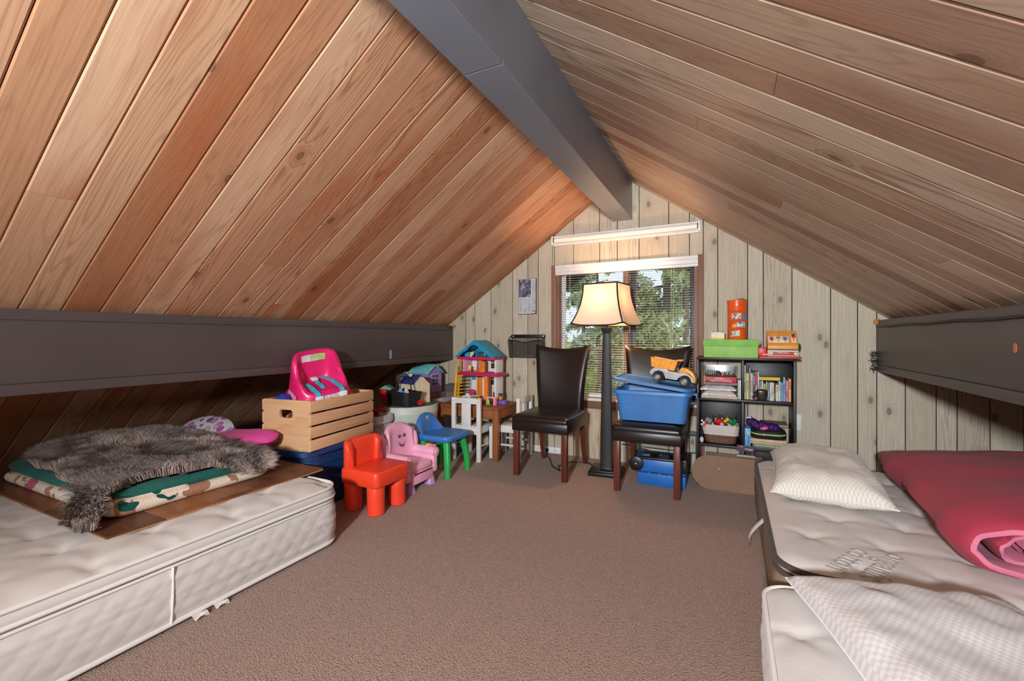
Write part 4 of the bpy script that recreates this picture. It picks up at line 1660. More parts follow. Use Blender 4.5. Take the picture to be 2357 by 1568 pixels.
bcpart('top', BX0, BX1, BY0, BY1, BZ - 0.016, BZ)
for x in (BX0, BX1 - 0.016):
    bcpart('side_panel', x, x + 0.016, BY0, BY1, 0, BZ - 0.0165)
for z in (0.617, 0.285, 0.03):
    bcpart('shelf', BX0 + 0.0165, BX1 - 0.0165, BY0 + 0.002, BY1, z, z + 0.016)
for z0, z1 in ((0.634, 0.913), (0.302, 0.616), (0.047, 0.284)):
    bcpart('divider', 0.072, 0.087, BY0 + 0.002, BY1, z0, z1)
for x0, x1, z0, z1 in ((0.088, BX1 - 0.017, 0.634, 0.91), (BX0 + 0.017, 0.071, 0.302, 0.615), (0.088, BX1 - 0.017, 0.047, 0.283)):
    bcpart('back_panel', x0, x1, BY1 - 0.006, BY1, z0, z1)
S1, S2 = 0.6335, 0.3015        # tops of the two shelves

# books of the upper right cube, spine colour, width, height, label
bk_cols = [
    (0.008, 0.240, (206, 204, 170), 'tall slim cream book at the divider end of the top shelf', 0.14),
    (0.017, 0.186, (196, 192, 96), 'yellow book second from the divider on the top shelf', 0.15),
    (0.009, 0.228, (150, 146, 160), 'tall thin grey-lilac book on the top shelf', 0.16),
    (0.011, 0.187, (214, 206, 196), 'white book with a worn pale spine on the top shelf', 0.15),
    (0.011, 0.198, (30, 86, 96), 'dark teal book on the top shelf', 0.15),
    (0.013, 0.199, (196, 44, 44), 'red and white patterned book on the top shelf', 0.15),
    (0.009, 0.198, (186, 204, 214), 'pale blue book beside the red patterned one', 0.15),
    (0.010, 0.136, (74, 122, 178), 'blue book left of the black pencil sharpener', 0.13),
    (0.010, 0.137, (216, 202, 176), 'small cream book behind the pencil sharpener', 0.13),
    (0.012, 0.116, (176, 172, 52), 'olive yellow small book behind the pencil sharpener', 0.13),
    (0.011, 0.132, (84, 142, 62), 'green small book behind the pencil sharpener', 0.13),
    (0.010, 0.124, (112, 128, 152), 'grey-blue small book behind the pencil sharpener', 0.13),
    (0.010, 0.126, (228, 226, 222), 'white small book with a narrow spine right of the sharpener', 0.13),
    (0.011, 0.126, (226, 214, 164), 'pale yellow small book right of the sharpener', 0.13),
    (0.007, 0.102, (52, 62, 104), 'short navy book right of the sharpener', 0.12),
    (0.015, 0.112, (216, 206, 184), 'wide cream book right of the navy one', 0.13),
    (0.009, 0.137, (230, 222, 208), 'slim ivory book under the lying yellow book end', 0.13),
    (0.014, 0.130, (92, 150, 198), 'sky blue book right of the ivory one', 0.14),
    (0.011, 0.166, (120, 176, 196), 'light teal book near the right side of the top shelf', 0.15),
    (0.016, 0.144, (196, 112, 164), 'mauve pink book near the right side of the top shelf', 0.15),
    (0.014, 0.156, (228, 160, 74), 'white and orange book at the right side of the top shelf', 0.15),
]
x = 0.0905
rb = random.Random(2)
for w_, h_, c_, lab, d_ in bk_cols:
    yb = BY0 + 0.045 + rb.uniform(0, 0.02)
    b = T('book', lab, 'book', (x + w_ / 2, yb, S1), group='books on the top shelf')
    cov = pm(c_, 0.5, 0.06, 60)
    pages = pm((226, 220, 204), 0.8)
    mb = MB()
    mb.box((0, 0.0015, h_ / 2), (w_, 0.003, h_), bev=0.001)
    for s_ in (-1, 1):
        mb.box((s_ * (w_ / 2 - 0.0008), d_ / 2, h_ / 2), (0.0016, d_, h_))
    mb.build('cover', cov, b, smooth=False)
    MB().box((0, d_ / 2 - 0.002, h_ / 2), (w_ - 0.0034, d_ - 0.008, h_ - 0.006)).build('pages', pages, b, smooth=False)
    # printed band on the spine
    kk = rb.choice(((0.2, 0.5), (0.3, 0.72), (0.55, 0.85)))
    ink = pm((236, 232, 222) if sum(c_) < 430 else rb.choice(((60, 70, 90), (140, 50, 50), (60, 100, 70))), 0.6)
    mb = MB()
    zz = h_ * kk[0]
    while zz < h_ * kk[1]:
        ll = rb.uniform(0.004, 0.010)
        mb.box((0, -0.0006, zz + ll / 2), (w_ * rb.uniform(0.25, 0.5), 0.0008, ll))
        zz += ll + 0.0035
    o = mb.build('spine_print', ink, b, smooth=False)
    tag(o, kind='stuff')
    x += w_ + 0.0022
bkh = T('book', 'thick yellow book lying flat on top of the small books', 'book', (0.243, BY0 + 0.05, S1 + 0.142), group='books on the top shelf')
MB().box((0, 0.06, 0.0015), (0.128, 0.13, 0.003), bev=0.001).box((0, 0.06, 0.0205), (0.128, 0.13, 0.003), bev=0.001).box((0, -0.004, 0.011), (0.128, 0.003, 0.022)).build('cover', pm((206, 172, 44), 0.5), bkh, smooth=False)
MB().box((0, 0.06, 0.011), (0.124, 0.12, 0.016)).build('pages', pm((226, 220, 204), 0.8), bkh, smooth=False)

sh = T('pencil_sharpener', 'black hand-crank pencil sharpener in front of the books', 'pencil sharpener', (0.196, BY0 + 0.016, S1))
mb = MB()
mb.loft([[(px * a, py * b - 0.0, z) for px, py in rrect(0.07, 0.05, 0.02, 5)] for a, b, z in ((0.72, 0.6, 0.0), (0.80, 0.9, 0.006), (0.86, 1, 0.02), (1.0, 1, 0.05), (1.02, 1, 0.066), (0.94, 0.95, 0.077), (0.7, 0.7, 0.081))], True, True)
mb.build('body', pm((44, 40, 38), 0.22), sh, angle=60)
MB().lathe([(0.0, 0), (0.018, 0), (0.02, 0.01), (0.018, 0.014), (0.0, 0.014)], 14, (-0.036, 0, 0.045), M=Matrix.Rotation(-PI / 2, 4, 'Y')).cyl((-0.045, 0, 0.045), (-0.045, -0.012, 0.026), 0.003).cyl((-0.045, -0.012, 0.026), (-0.062, -0.012, 0.026), 0.006).build('crank', P_BLACK, sh)

# upper left cube: a stack of papers, bags, a game and a peg tray
def flat(nm, lab, cat, x0, x1, z0, th, mat, y0=0.02, d=0.2, seed=1, soft=0.0, rz=0.0, grp=None):
    o = T(nm, lab, cat, ((x0 + x1) / 2, BY0 + y0 + d / 2, z0), rz, group=grp)
    mb = MB()
    w = x1 - x0
    if soft:
        def top(u, v):
            e = min(1, 6 * u, 6 * (1 - u), 6 * v, 6 * (1 - v))
            return ((u - .5) * w, (v - .5) * d, th * (0.25 + 0.75 * e ** 0.6) + soft * nz(u * 9 + seed, v * 6) * e)
        mb.grid(top, 26, 16)
        mb.loft([[(px, py, z) for px, py in ((-w / 2, -d / 2), (w / 2, -d / 2), (w / 2, d / 2), (-w / 2, d / 2))] for z in (0, th * 0.25)], True, False)
    else:
        k = 3
        for i_ in range(k):
            dx = 0.004 * nz(seed, i_ * 3.3)
            mb.box((dx, dx * 2, th * (i_ + 0.5) / k), (w, d, th / k * 0.92))
    mb.build('sheet_stack' if not soft else 'bag', mat, o, smooth=bool(soft), angle=70)
    return o


t = NT('clear_bag')
v = t.coord()
t.bsdf(t.mix(t.noise(v, 30, 3), lin((186, 178, 176)), lin((224, 218, 216))), 0.15, 0, 0.7, t.noise(v, 60, 3, dist=1.0), 0.5, 0.006)
m_bag = t.m
flat('paper_folder', 'cream paper folders at the bottom of the left stack', 'folder', -0.19, 0.045, S1, 0.020, pm((206, 188, 164), 0.8), seed=1)
flat('paper_bag', 'clear bag of white papers above the cream folders', 'bag', -0.185, 0.035, S1 + 0.021, 0.034, m_bag, seed=4, soft=0.006)
flat('paper_bag', 'crinkled clear bag of grey papers under the grey book', 'bag', -0.198, 0.04, S1 + 0.0575, 0.036, m_bag, seed=7, soft=0.008)
flat('book', 'flat grey book lying under the red game box', 'book', -0.17, 0.045, S1 + 0.098, 0.016, pm((118, 112, 112), 0.5), seed=9)
gm = T('board_game', 'red board game box lying upside down in the left stack', 'game box', (-0.062, BY0 + 0.125, S1 + 0.115))
MB().box((0, 0, 0.018), (0.205, 0.21, 0.036), bev=0.002).build('box', pm((190, 34, 44), 0.45), gm)
MB().box((-0.075, -0.1058, 0.026), (0.05, 0.001, 0.018)).build('torn_patch', pm((168, 122, 92), 0.7), gm, smooth=False)
MB().box((-0.012, -0.1058, 0.028), (0.06, 0.001, 0.014)).build('pale_print', pm((228, 150, 150), 0.6), gm, smooth=False)
text('title', 'Serpents et échelles', 0.017, P_WHITE, gm, (0.0, -0.1064, 0.011), (PI / 2, PI, 0), ext=0.0004)
MB().box((0.0, 0, 0.0385), (0.2, 0.2, 0.003)).build('lid_lip', pm((216, 70, 76), 0.45), gm, smooth=False)
tr_ = T('peg_tray', 'clear plastic game tray with coloured pegs on the red game box', 'game', (-0.072, BY0 + 0.13, S1 + 0.158))
t = NT('clear_plastic')
g_ = t.n('ShaderNodeBsdfGlossy')
g_.inputs[1].default_value = 0.1
tp = t.n('ShaderNodeBsdfTransparent')
tp.inputs[0].default_value = (0.9, 0.93, 0.95, 1)
fm = t.n('ShaderNodeMixShader')
fm.inputs[0].default_value = 0.07
t.l(tp.outputs[0], fm.inputs[1])
t.l(g_.outputs[0], fm.inputs[2])
t.l(fm.outputs[0], t.out.inputs[0])
m_clear = t.m
MB().tub(0.235, 0.2, 0.072, 0.02, 0.002, 0.92).build('tray', m_clear, tr_, angle=50)
MB().box((0, 0, 0.008), (0.2, 0.17, 0.006), bev=0.002).build('board', pm((70, 74, 84), 0.5), tr_)
for k in range(5):
    MB().cyl((-0.082 + k * 0.015, -0.06, 0.012), (-0.082 + k * 0.015, -0.06, 0.03), 0.0052, 0.0045, 10).build('peg', P_YEL, tr_)
    MB().cyl((-0.079 + k * 0.015, -0.04, 0.012), (-0.079 + k * 0.015, -0.04, 0.042), 0.0052, 0.0045, 10).build('peg', P_TEAL if k else P_BLUE, tr_)
    MB().cyl((0.024 + k * 0.013, -0.06, 0.012), (0.024 + k * 0.013, -0.06, 0.028), 0.0048, 0.0045, 10).build('peg', P_GREEN if k % 2 else P_WHITE, tr_)
    MB().cyl((0.022 + k * 0.013, -0.045, 0.012), (0.022 + k * 0.013, -0.045, 0.036), 0.0048, 0.0045, 10).build('peg', P_RED, tr_)
MB().sph((-0.008, -0.045, 0.014), 0.026, 16, sc=(1, 1, 0.95)).build('dome', pm((54, 56, 60), 0.15), tr_)
MB().box((0.022, -0.0985, 0.012), (0.014, 0.004, 0.014), bev=0.002).build('latch', P_RED, tr_)
for i_, (c_, lab) in enumerate((((196, 206, 190), 'pale green slim book standing right of the left stack'), ((222, 226, 232), 'white slim book standing against the divider'))):
    b = T('book', lab, 'book', (0.0525 + i_ * 0.0105, BY0 + 0.03, S1), group='slim books beside the stack')
    MB().box((0, 0.08, 0.068), (0.0085, 0.16, 0.136), bev=0.001).build('cover', pm(c_, 0.5), b)

# lower left cube: lined wicker basket of toys
wk = T('wicker_basket', 'brown wicker basket with white cloth liner on the lower left shelf', 'basket', (-0.066, BY0 + 0.135, S2))
mb = MB()
for k in range(11):
    z = 0.006 + k * 0.006
    w_ = 0.20 + k * 0.0022
    pts = []
    for i_, (px, py) in enumerate(rrect(w_, 0.16, 0.05, 5)):
        pts.append((px, py, z + 0.0035 * math.sin(i_ * PI + k * PI) + 0.003 * nz(i_ * 1.7, k * 2.1)))
    mb.tube(pts, 0.0038, 6, closed=True)
tag(mb.build('weave', pm((112, 76, 54), 0.7, 0.25, 60), wk), kind='stuff')
mb = MB()
mb.loft([[(px + 0.003 * nz(px * 60, z * 90), py, z + 0.003 * nz(px * 40, py * 40)) for px, py in rrect(w_, d_, 0.05, 6)] for w_, d_, z in
         ((0.218, 0.165, 0.058), (0.244, 0.188, 0.062), (0.243, 0.187, 0.078), (0.25, 0.19, 0.086), (0.25, 0.19, 0.125), (0.244, 0.186, 0.133), (0.225, 0.17, 0.128), (0.21, 0.155, 0.07))], False, True)
mb.build('liner', fabric((206, 196, 188), name='liner_cloth', scale=260), wk, angle=60)
for wx in (-0.06,):
    tc = T('toy_car', 'shiny red toy car upside down on the lined basket', 'toy car', (-0.078, BY0 + 0.12, S2 + 0.148), rot=(0, R(-8), R(12)))
    mb = MB()
    mb.loft([[(px, py, z) for px, py in rrect(w_, d_, 0.018, 5)] for w_, d_, z in ((0.05, 0.036, -0.022), (0.07, 0.05, -0.018), (0.078, 0.054, -0.002), (0.076, 0.052, 0.016), (0.064, 0.046, 0.024))], True, True)
    mb.build('body', pm((206, 24, 26), 0.15), tc, angle=60)
    for sx in (-1, 1):
        for sy in (-1, 1):
            MB().lathe([(0.004, -0.006), (0.0135, -0.006), (0.0135, 0.006), (0.004, 0.006)], 14, M=Matrix.Rotation(PI / 2, 4, 'X')).build('wheel', P_BLACK, tc, loc=(sx * 0.022, sy * 0.026, 0.028))
            MB().cyl((0, -0.0072, 0), (0, 0.0072, 0), 0.005, n=10).build('hub', P_WHITE, tc, loc=(sx * 0.022, sy * 0.026, 0.028))
tb_ = T('toy_block', 'grey plastic toy part in the lined basket', 'toy', (-0.148, BY0 + 0.10, S2 + 0.150), rot=(R(8), R(24), 0))
MB().box((0, 0, 0), (0.045, 0.03, 0.036), bev=0.003).box((0.0, -0.012, 0.022), (0.045, 0.012, 0.012), bev=0.002).cyl((-0.012, -0.016, -.004), (-0.012, -0.019, -.004), 0.005).build('body', pm((126, 126, 130), 0.5), tb_)
MB().box((0, -0.0155, -0.008), (0.03, 0.002, 0.01)).build('slot', pm((70, 70, 74), 0.6), tb_)
tm = T('toy_molecule', 'red and white ball-and-stick toy hanging over the lined basket rim', 'toy', (-0.176, BY0 + 0.052, S2 + 0.142))
for i_, (dx, dz) in enumerate(((-.012, .016), (.012, .012), (-.014, -.012), (.010, -.006), (0.0, 0.002), (.004, -.02))):
    MB().sph((dx, 0, dz), 0.0085, 10).build('ball', P_WHITE if i_ % 2 == 0 else P_RED, tm)
mb = MB()
for dx, dz in ((-.012, .016), (.012, .012), (-.014, -.012), (.010, -.006), (.004, -.02)):
    mb.cyl((0, 0, 0), (dx, 0, dz), 0.003, n=6)
mb.build('sticks', P_RED, tm)
tv = T('toy_tractor', 'green and yellow toy tractor tipped in the lined basket', 'toy vehicle', (0.006, BY0 + 0.12, S2 + 0.152), rot=(R(12), R(32), R(10)))
MB().box((0, 0, 0.0), (0.052, 0.04, 0.034), bev=0.004).box((0.012, 0, 0.024), (0.026, 0.036, 0.022), bev=0.003).build('body', pm((28, 110, 62), 0.4), tv)
MB().box((-0.036, 0, -0.004), (0.016, 0.046, 0.042), rot=(0, R(10), 0), bev=0.004).build('scoop', pm((226, 206, 40), 0.4), tv)
MB().box((0.032, -0.01, -0.012), (0.014, 0.02, 0.02), bev=0.003).build('bumper', pm((226, 206, 40), 0.4), tv)
MB().cyl((0.01, 0, 0.03), (-0.004, 0, 0.065), 0.002).build('exhaust', P_BLACK, tv)
for i_, (px, c_, lab) in enumerate(((-0.10, P_DRED, 'dark red toy bit lying at the liner front'), (-0.055, P_WHITE, 'small white toy piece at the liner front'), (-0.033, pm((150, 40, 40), .5), 'small red toy piece at the liner front'))):
    q = T('toy_piece', lab, 'toy', (px, BY0 + 0.075 + 0.006 * i_, S2 + 0.137))
    MB().lathe([(0.004, -0.006), (0.012, -0.004), (0.012, 0.003), (0.007, 0.009), (0.003, 0.012)], 12).build('body', c_, q, rot=(R(30 * i_), R(20), 0))
    MB().sph((0, -0.011, 0.002), 0.004, 8).build('knob', P_INK, q)
pl_ = T('plush_toy', 'black and white plush paw poking out left of the wicker basket', 'plush toy', (-0.188, BY0 + 0.03, S2))
MB().sph((0, 0, 0.022), 0.016, 12, sc=(0.9, 1, 1.4)).build('paw', pm((206, 204, 204), 0.9, 0.1, 90, 0.5), pl_)
MB().sph((-0.002, 0.02, 0.07), 0.016, 12, sc=(0.8, 1, 1.8)).sph((0, 0.05, 0.1), 0.018, 10).build('body', pm((30, 28, 30), 0.9, 0.1, 90, 0.5), pl_)

# lower right cube
grn = T('book', 'olive green activity book at the bottom of the lower right cube', 'book', (0.242, BY0 + 0.12, S2))
MB().box((0, 0, 0.016), (0.205, 0.22, 0.032), bev=0.0015).build('cover', pm((96, 112, 84), 0.5, 0.2, 12), grn)
text('title', 'CRAYONS CRAYONS CRAYONS', 0.0125, P_WHITE, grn, (0.0, -0.1107, 0.021), (PI / 2, 0, 0), ext=0.0004)
for i_, (z, c_) in enumerate(((0.0325, (214, 190, 160)), (0.0405, (188, 160, 130)), (0.0485, (226, 204, 176)), (0.0565, (206, 180, 150)))):
    o = T('wooden_puzzle_board', ('lowest of the thin wooden boards above the green book', 'second thin wooden board above the green book', 'third thin wooden board under the black case', 'topmost thin wooden board right under the black case')[i_], 'board', (0.236 + 0.004 * (i_ % 2), BY0 + 0.115 + 0.006 * i_, S2 + z))
    MB().box((0, 0, 0.0035), (0.218, 0.2, 0.0065), bev=0.001).build('board', pm(c_, 0.6), o)
    MB().box((0, 0, 0.0068), (0.19, 0.17, 0.001)).build('insert', pm((120, 90, 70), 0.6), o)
cs = T('zip_case', 'black zip case with a lime green zipper in the lower right cube', 'case', (0.238, BY0 + 0.115, S2 + 0.0655))
mb = MB()
mb.loft([[(px, py - 0.0, z) for px, py in rrect(w_, d_, 0.05, 7)] for w_, d_, z in ((0.19, 0.18, 0), (0.212, 0.2, 0.006), (0.216, 0.204, 0.03))], True, False)
mb.loft([[(px, py, z + 0.006 * (1 - (px / 0.11) ** 2)) for px, py in rrect(w_, d_, 0.05, 7)] for w_, d_, z in ((0.216, 0.204, 0.034), (0.212, 0.2, 0.05), (0.19, 0.18, 0.056))], False, True)
mb.build('shell', pm((20, 20, 22), 0.7), cs, angle=60)
MB().loft([[(px, py, z - 0.007 * (px / 0.11) ** 2 * -1 - 0.002) for px, py in rrect(w_, d_, 0.05, 7)] for w_, d_, z in ((0.215, 0.203, 0.029), (0.221, 0.209, 0.031), (0.221, 0.209, 0.037), (0.215, 0.203, 0.039))], False, False).build('zipper', pm((170, 196, 96), 0.6), cs)
MB().box((-0.03, -0.108, 0.034), (0.006, 0.006, 0.012), bev=0.001).build('pull', P_WHITE, cs)
bl2 = T('book', 'light blue book standing at the divider in the lower right cube', 'book', (0.110, BY0 + 0.03, S2))
MB().box((0, 0.08, 0.065), (0.038, 0.16, 0.13), bev=0.002).build('cover', pm((92, 164, 214), 0.45), bl2)
mb = MB()
for k in range(7):
    mb.box((0.006, -0.0006, 0.02 + k * 0.009), (0.006, 0.001, 0.006))
tag(mb.build('spine_print', pm((24, 48, 84), .5), bl2), kind='stuff')
MB().box((0.006, -0.0006, 0.098), (0.012, 0.001, 0.012), bev=0.0004).build('badge', pm((226, 200, 90), .5), bl2)
sf = T('hair_scrunchie_bundle', 'purple crinkled tulle bundle on the black zip case', 'tulle bundle', (0.206, BY0 + 0.085, S2 + 0.128))
rp = random.Random(6)
t = NT('purple_tulle')
v = t.coord()
t.bsdf(t.mix(t.noise(v, 50, 3), lin((22, 9, 42)), lin((84, 28, 118))), 0.5, 0, 0.4, t.noise(v, 120, 3), 0.8, 0.006)
m_tul = t.m
mb = MB()
for k in range(8):
    a = k / 7
    px, pz = -0.075 + 0.15 * a, 0.038 - 0.032 * a + 0.01 * rp.uniform(-1, 1)
    tb2 = bmesh.new()
    bmesh.ops.create_icosphere(tb2, subdivisions=3, radius=0.030)
    for v_ in tb2.verts:
        n_ = v_.co.normalized()
        v_.co *= 1 + 0.34 * noise.noise(n_ * 4.2 + Vector((k * 3.1, 0, 0))) + 0.12 * noise.noise(n_ * 11)
    mb._join(tb2, Matrix.Translation((px, rp.uniform(-.012, .012), pz)))
mb.build('folds', m_tul, sf, angle=80)
MB().sph((0.006, -0.036, 0.008), 0.018, 12, sc=(1.5, 0.5, 0.7), rot=(0, R(-14), 0)).build('lining', pm((206, 84, 156), 0.6), sf)
MB().box((-0.085, -0.01, 0.072), (0.026, 0.002, 0.008), bev=0.001).build('label', P_WHITE, sf)
db = T('drawing_board', 'grey-brown framed board lying at the back of the lower right cube', 'board', (0.285, BY0 + 0.215, S2 + 0.148))
MB().box((0, 0, 0), (0.165, 0.14, 0.010), rot=(R(4), 0, 0), bev=0.001).build('frame', pm((176, 150, 130), 0.6), db)
MB().box((0, -0.004, 0.0058), (0.148, 0.118, 0.002), rot=(R(4), 0, 0)).build('sheet', pm((120, 108, 98), 0.7, 0.2, 40), db)
bb_ = T('small_box', 'small blue and white box under the framed board', 'box', (0.27, BY0 + 0.245, S2))
MB().box((0, 0, 0.068), (0.13, 0.08, 0.136), bev=0.002).build('body', pm((90, 150, 190), 0.5, 0.25, 40), bb_)
MB().box((-0.03, -0.0405, 0.115), (0.05, 0.001, 0.03)).build('picture', pm((190, 160, 150), 0.6, 0.3, 80), bb_)

# on top of the bookcase
gb = T('shoe_box', 'lime green lidded box on top of the bookcase', 'box', (0.0, BY0 + 0.155, BZ))
MB().box((0, 0, 0.05), (0.348, 0.26, 0.10), bev=0.001).build('body', pm((146, 196, 96), 0.6), gb)
MB().box((0, 0, 0.104), (0.356, 0.268, 0.050), bev=0.001).build('lid', pm((126, 188, 78), 0.6), gb)
cb = T('card_box', 'small cream and yellow box beside the orange tube', 'box', (-0.082, BY0 + 0.09, BZ + 0.1295))
MB().box((0, 0, 0.029), (0.088, 0.06, 0.058), bev=0.001).build('body', pm((232, 220, 196), 0.5, 0.1, 30), cb)
MB().box((0, -0.0305, 0.007), (0.087, 0.001, 0.013)).build('yellow_band', pm((216, 182, 50), 0.5), cb)
MB().box((0.002, -0.0305, 0.056), (0.086, 0.001, 0.006)).build('dark_edge', pm((120, 112, 70), 0.5), cb)
ob = T('craft_tube', 'tall orange drum with picture stickers on the green box', 'drum', (0.043, BY0 + 0.135, BZ + 0.1295))
mb = MB()
mb.lathe([(0.060, 0), (0.0625, 0.004), (0.0625, 0.215), (0.0635, 0.217), (0.0635, 0.222), (0.0615, 0.226), (0.064, 0.262), (0.066, 0.285), (0.061, 0.287), (0.05, 0.274), (0.0, 0.272)], 36)
mb.build('drum', pm((234, 92, 30), 0.3, 0.05, 10), ob, angle=40)


def curved_decal(nm, par, rad, a0, a1, z0, z1, mat, skew=0.0, n=6):
    mb = MB()
    mb.grid(lambda u, v: (rad * math.sin(a0 + (a1 - a0) * u), -rad * math.cos(a0 + (a1 - a0) * u), z0 + (z1 - z0) * v + skew * (u - .5)), n, 2)
    return mb.build(nm, mat, par)


m_pic = {}


def photo_mat(name, cols, scale=60):
    t = NT(name)
    v = t.coord()
    t.bsdf(t.ramp(t.noise(v, scale, 3, 0.6), [(0.32 + 0.36 * i / (len(cols) - 1), c) for i, c in enumerate(cols)]), 0.5)
    return t.m


pmA = photo_mat('sticker_print_dog', [(60, 56, 70), (150, 146, 140), (226, 214, 180), (236, 226, 196)])
pmB = photo_mat('sticker_print_bird', [(40, 44, 52), (150, 180, 196), (212, 224, 222), (226, 232, 226)], 40)
pmC = photo_mat('sticker_print_boat', [(80, 80, 76), (186, 190, 176), (226, 222, 204)], 50)
curved_decal('sticker', ob, 0.0632, -0.62, 0.42, 0.148, 0.188, pmA, 0.004)
curved_decal('sticker', ob, 0.0632, 0.0, 0.98, 0.088, 0.128, pmB, -0.006)
curved_decal('sticker', ob, 0.0632, -0.72, 0.30, 0.022, 0.062, pmC, 0.008)
curved_decal('sticker', ob, 0.0634, 0.50, 0.98, 0.146, 0.178, pm((60, 150, 200), 0.5), -0.01)
curved_decal('sticker', ob, 0.0632, -0.52, -0.06, 0.086, 0.110, pm((226, 160, 80), 0.5), 0.006)
for z, a0, a1 in ((0.204, -0.6, 0.5), (0.199, -0.5, 0.45), (0.138, -0.6, 0.3), (0.078, -0.1, 0.8), (0.012, -0.6, 0.2)):
    curved_decal('printed_line', ob, 0.0631, a0, a1, z, z + 0.002, pm((120, 46, 24), 0.6))
curved_decal('side_print', ob, 0.0632, -1.25, -1.0, 0.02, 0.19, photo_mat('tube_side_print', [(40, 40, 40), (234, 92, 30), (150, 160, 140)], 70))
MB().tube([(-0.02, -0.03, 0.276), (0.0, -0.045, 0.291), (0.03, -0.04, 0.293), (0.05, -0.02, 0.288), (0.062, 0.0, 0.289), (0.072, 0.0, 0.28)], 0.0022, 6).build('cord', P_INK, ob)

rd = T('toy_case', 'red plastic case under the toy cash register', 'case', (0.305, BY0 + 0.115, BZ))
MB().box((0.0, 0, 0.006), (0.252, 0.22, 0.012), bev=0.003).build('base', pm((216, 58, 40), 0.4), rd)
MB().box((-0.106, -0.03, 0.044), (0.052, 0.14, 0.062), bev=0.004).build('pocket', pm((206, 34, 28), 0.4), rd)
MB().box((-0.09, -0.1005, 0.026), (0.034, 0.001, 0.012)).build('print', pm((232, 120, 104), 0.5), rd)
cr = T('toy_cash_register', 'orange and cream toy cash register on the red case', 'toy cash register', (0.322, BY0 + 0.10, BZ + 0.0125))
P_OR2 = pm((232, 158, 70), 0.45, 0.05, 14)
MB().box((0, 0, 0.023), (0.184, 0.15, 0.044), bev=0.004).build('drawer_base', pm((176, 184, 160), 0.5), cr)
MB().box((0, -0.0765, 0.023), (0.176, 0.003, 0.034), bev=0.001).build('drawer_frame', P_WHITE, cr)
MB().box((0, -0.0785, 0.022), (0.168, 0.002, 0.026), bev=0.0005).build('drawer_front', pm((182, 66, 60), 0.5), cr)
text('lettering', 'Fisher-Price', 0.0125, P_WHITE, cr, (0.002, -0.0798, 0.027), (PI / 2, 0, 0), ext=0.0003)
MB().box((-0.07, -0.0797, 0.022), (0.02, 0.001, 0.018), bev=0.0003).box((0.073, -0.0797, 0.022), (0.016, 0.001, 0.016), bev=0.0003).build('emblem', pm((214, 208, 180), .5), cr)
MB().box((0, 0.0, 0.048), (0.186, 0.15, 0.005)).build('dark_band', pm((72, 62, 52), 0.5), cr)
mb = MB()
mb.prism([(-0.074, 0.051), (0.07, 0.051), (0.07, 0.178), (0.03, 0.178), (-0.052, 0.10), (-0.074, 0.075)], -0.09, 0.09, 'YZ', bev=0.003)
mb.build('body', P_OR2, cr)
# the sloping key face is a plane from (y,z)=(-0.06,0.093) to (0.02,0.168)
sl_n = math.atan2(0.078, 0.082)


def on_face(x, s_, w, h, th, mat, nm, rnd=0.0):
    y0, z0 = -0.064, 0.0886
    d = Vector((0, math.cos(sl_n), math.sin(sl_n)))
    n_ = Vector((0, -math.sin(sl_n), math.cos(sl_n)))
    c = Vector((x, y0, z0)) + d * s_ + n_ * (th / 2 + 0.0015)
    o = MB().box((0, 0, 0), (w, h, th), bev=0.0008).build(nm, mat, cr, loc=c, rot=(sl_n, 0, 0))
    return o


on_face(-0.024, 0.040, 0.122, 0.062, 0.002, pm((236, 226, 206), 0.5), 'key_panel')
on_face(0.066, 0.050, 0.030, 0.082, 0.002, pm((236, 226, 206), 0.5), 'lever_panel')
for i_, c_ in enumerate(((168, 52, 40), (196, 60, 46), (72, 116, 190))):
    on_face(-0.064 + i_ * 0.04, 0.058, 0.022, 0.013, 0.0032, pm(c_, 0.45), 'key_picture')
for i_, c_ in enumerate(((160, 30, 34), (226, 186, 96), (70, 90, 180))):
    on_face(-0.064 + i_ * 0.04, 0.037, 0.022, 0.009, 0.010, pm(c_, 0.4), 'key')
    on_face(-0.064 + i_ * 0.04, 0.024, 0.007, 0.022, 0.004, P_OR2, 'key_slot')
on_face(0.066, 0.062, 0.022, 0.012, 0.012, pm((206, 52, 44), 0.4), 'lever')
on_face(0.066, 0.082, 0.022, 0.014, 0.006, pm((50, 84, 56), 0.4), 'lever_picture')
on_face(0.066, 0.040, 0.005, 0.04, 0.004, pm((206, 90, 80), 0.4), 'lever_track')
for i_ in range(3):
    MB().lathe([(0.0, 0), (0.019, 0), (0.019, 0.003), (0.016, 0.004), (0.0, 0.004)], 18, M=Matrix.Rotation(PI / 2, 4, 'X')).build('coin', pm((222, 146, 52), 0.45), cr, loc=(-0.062 + i_ * 0.044, 0.0325, 0.162), rot=(R(0), 0, 0))
gt = T('toy_figure', 'dark green toy figure behind the right end of the cash register', 'toy figure', (0.424, BY0 + 0.19, BZ))
MB().lathe([(0.002, 0.0), (0.016, 0.002), (0.018, 0.01), (0.006, 0.018), (0.006, 0.04), (0.02, 0.055), (0.024, 0.08), (0.014, 0.1), (0.002, 0.106)], 14).build('body', pm((18, 92, 66), 0.35), gt)
MB().sph((0.004, -0.016, 0.09), 0.012, 10, sc=(1.3, 0.6, 1)).build('head', pm((22, 104, 74), 0.3), gt)
fg = T('figurine', 'small grey figurine behind the red case', 'figurine', (0.186, BY0 + 0.19, BZ + 0.0125))
MB().lathe([(0.012, 0), (0.016, 0.01), (0.012, 0.05), (0.015, 0.06), (0.006, 0.07)], 12).build('body', pm((60, 58, 60), 0.5), fg)
MB().sph((0, 0, 0.092), 0.02, 12, sc=(0.9, 0.9, 1.1)).build('head', pm((196, 192, 188), 0.5), fg)

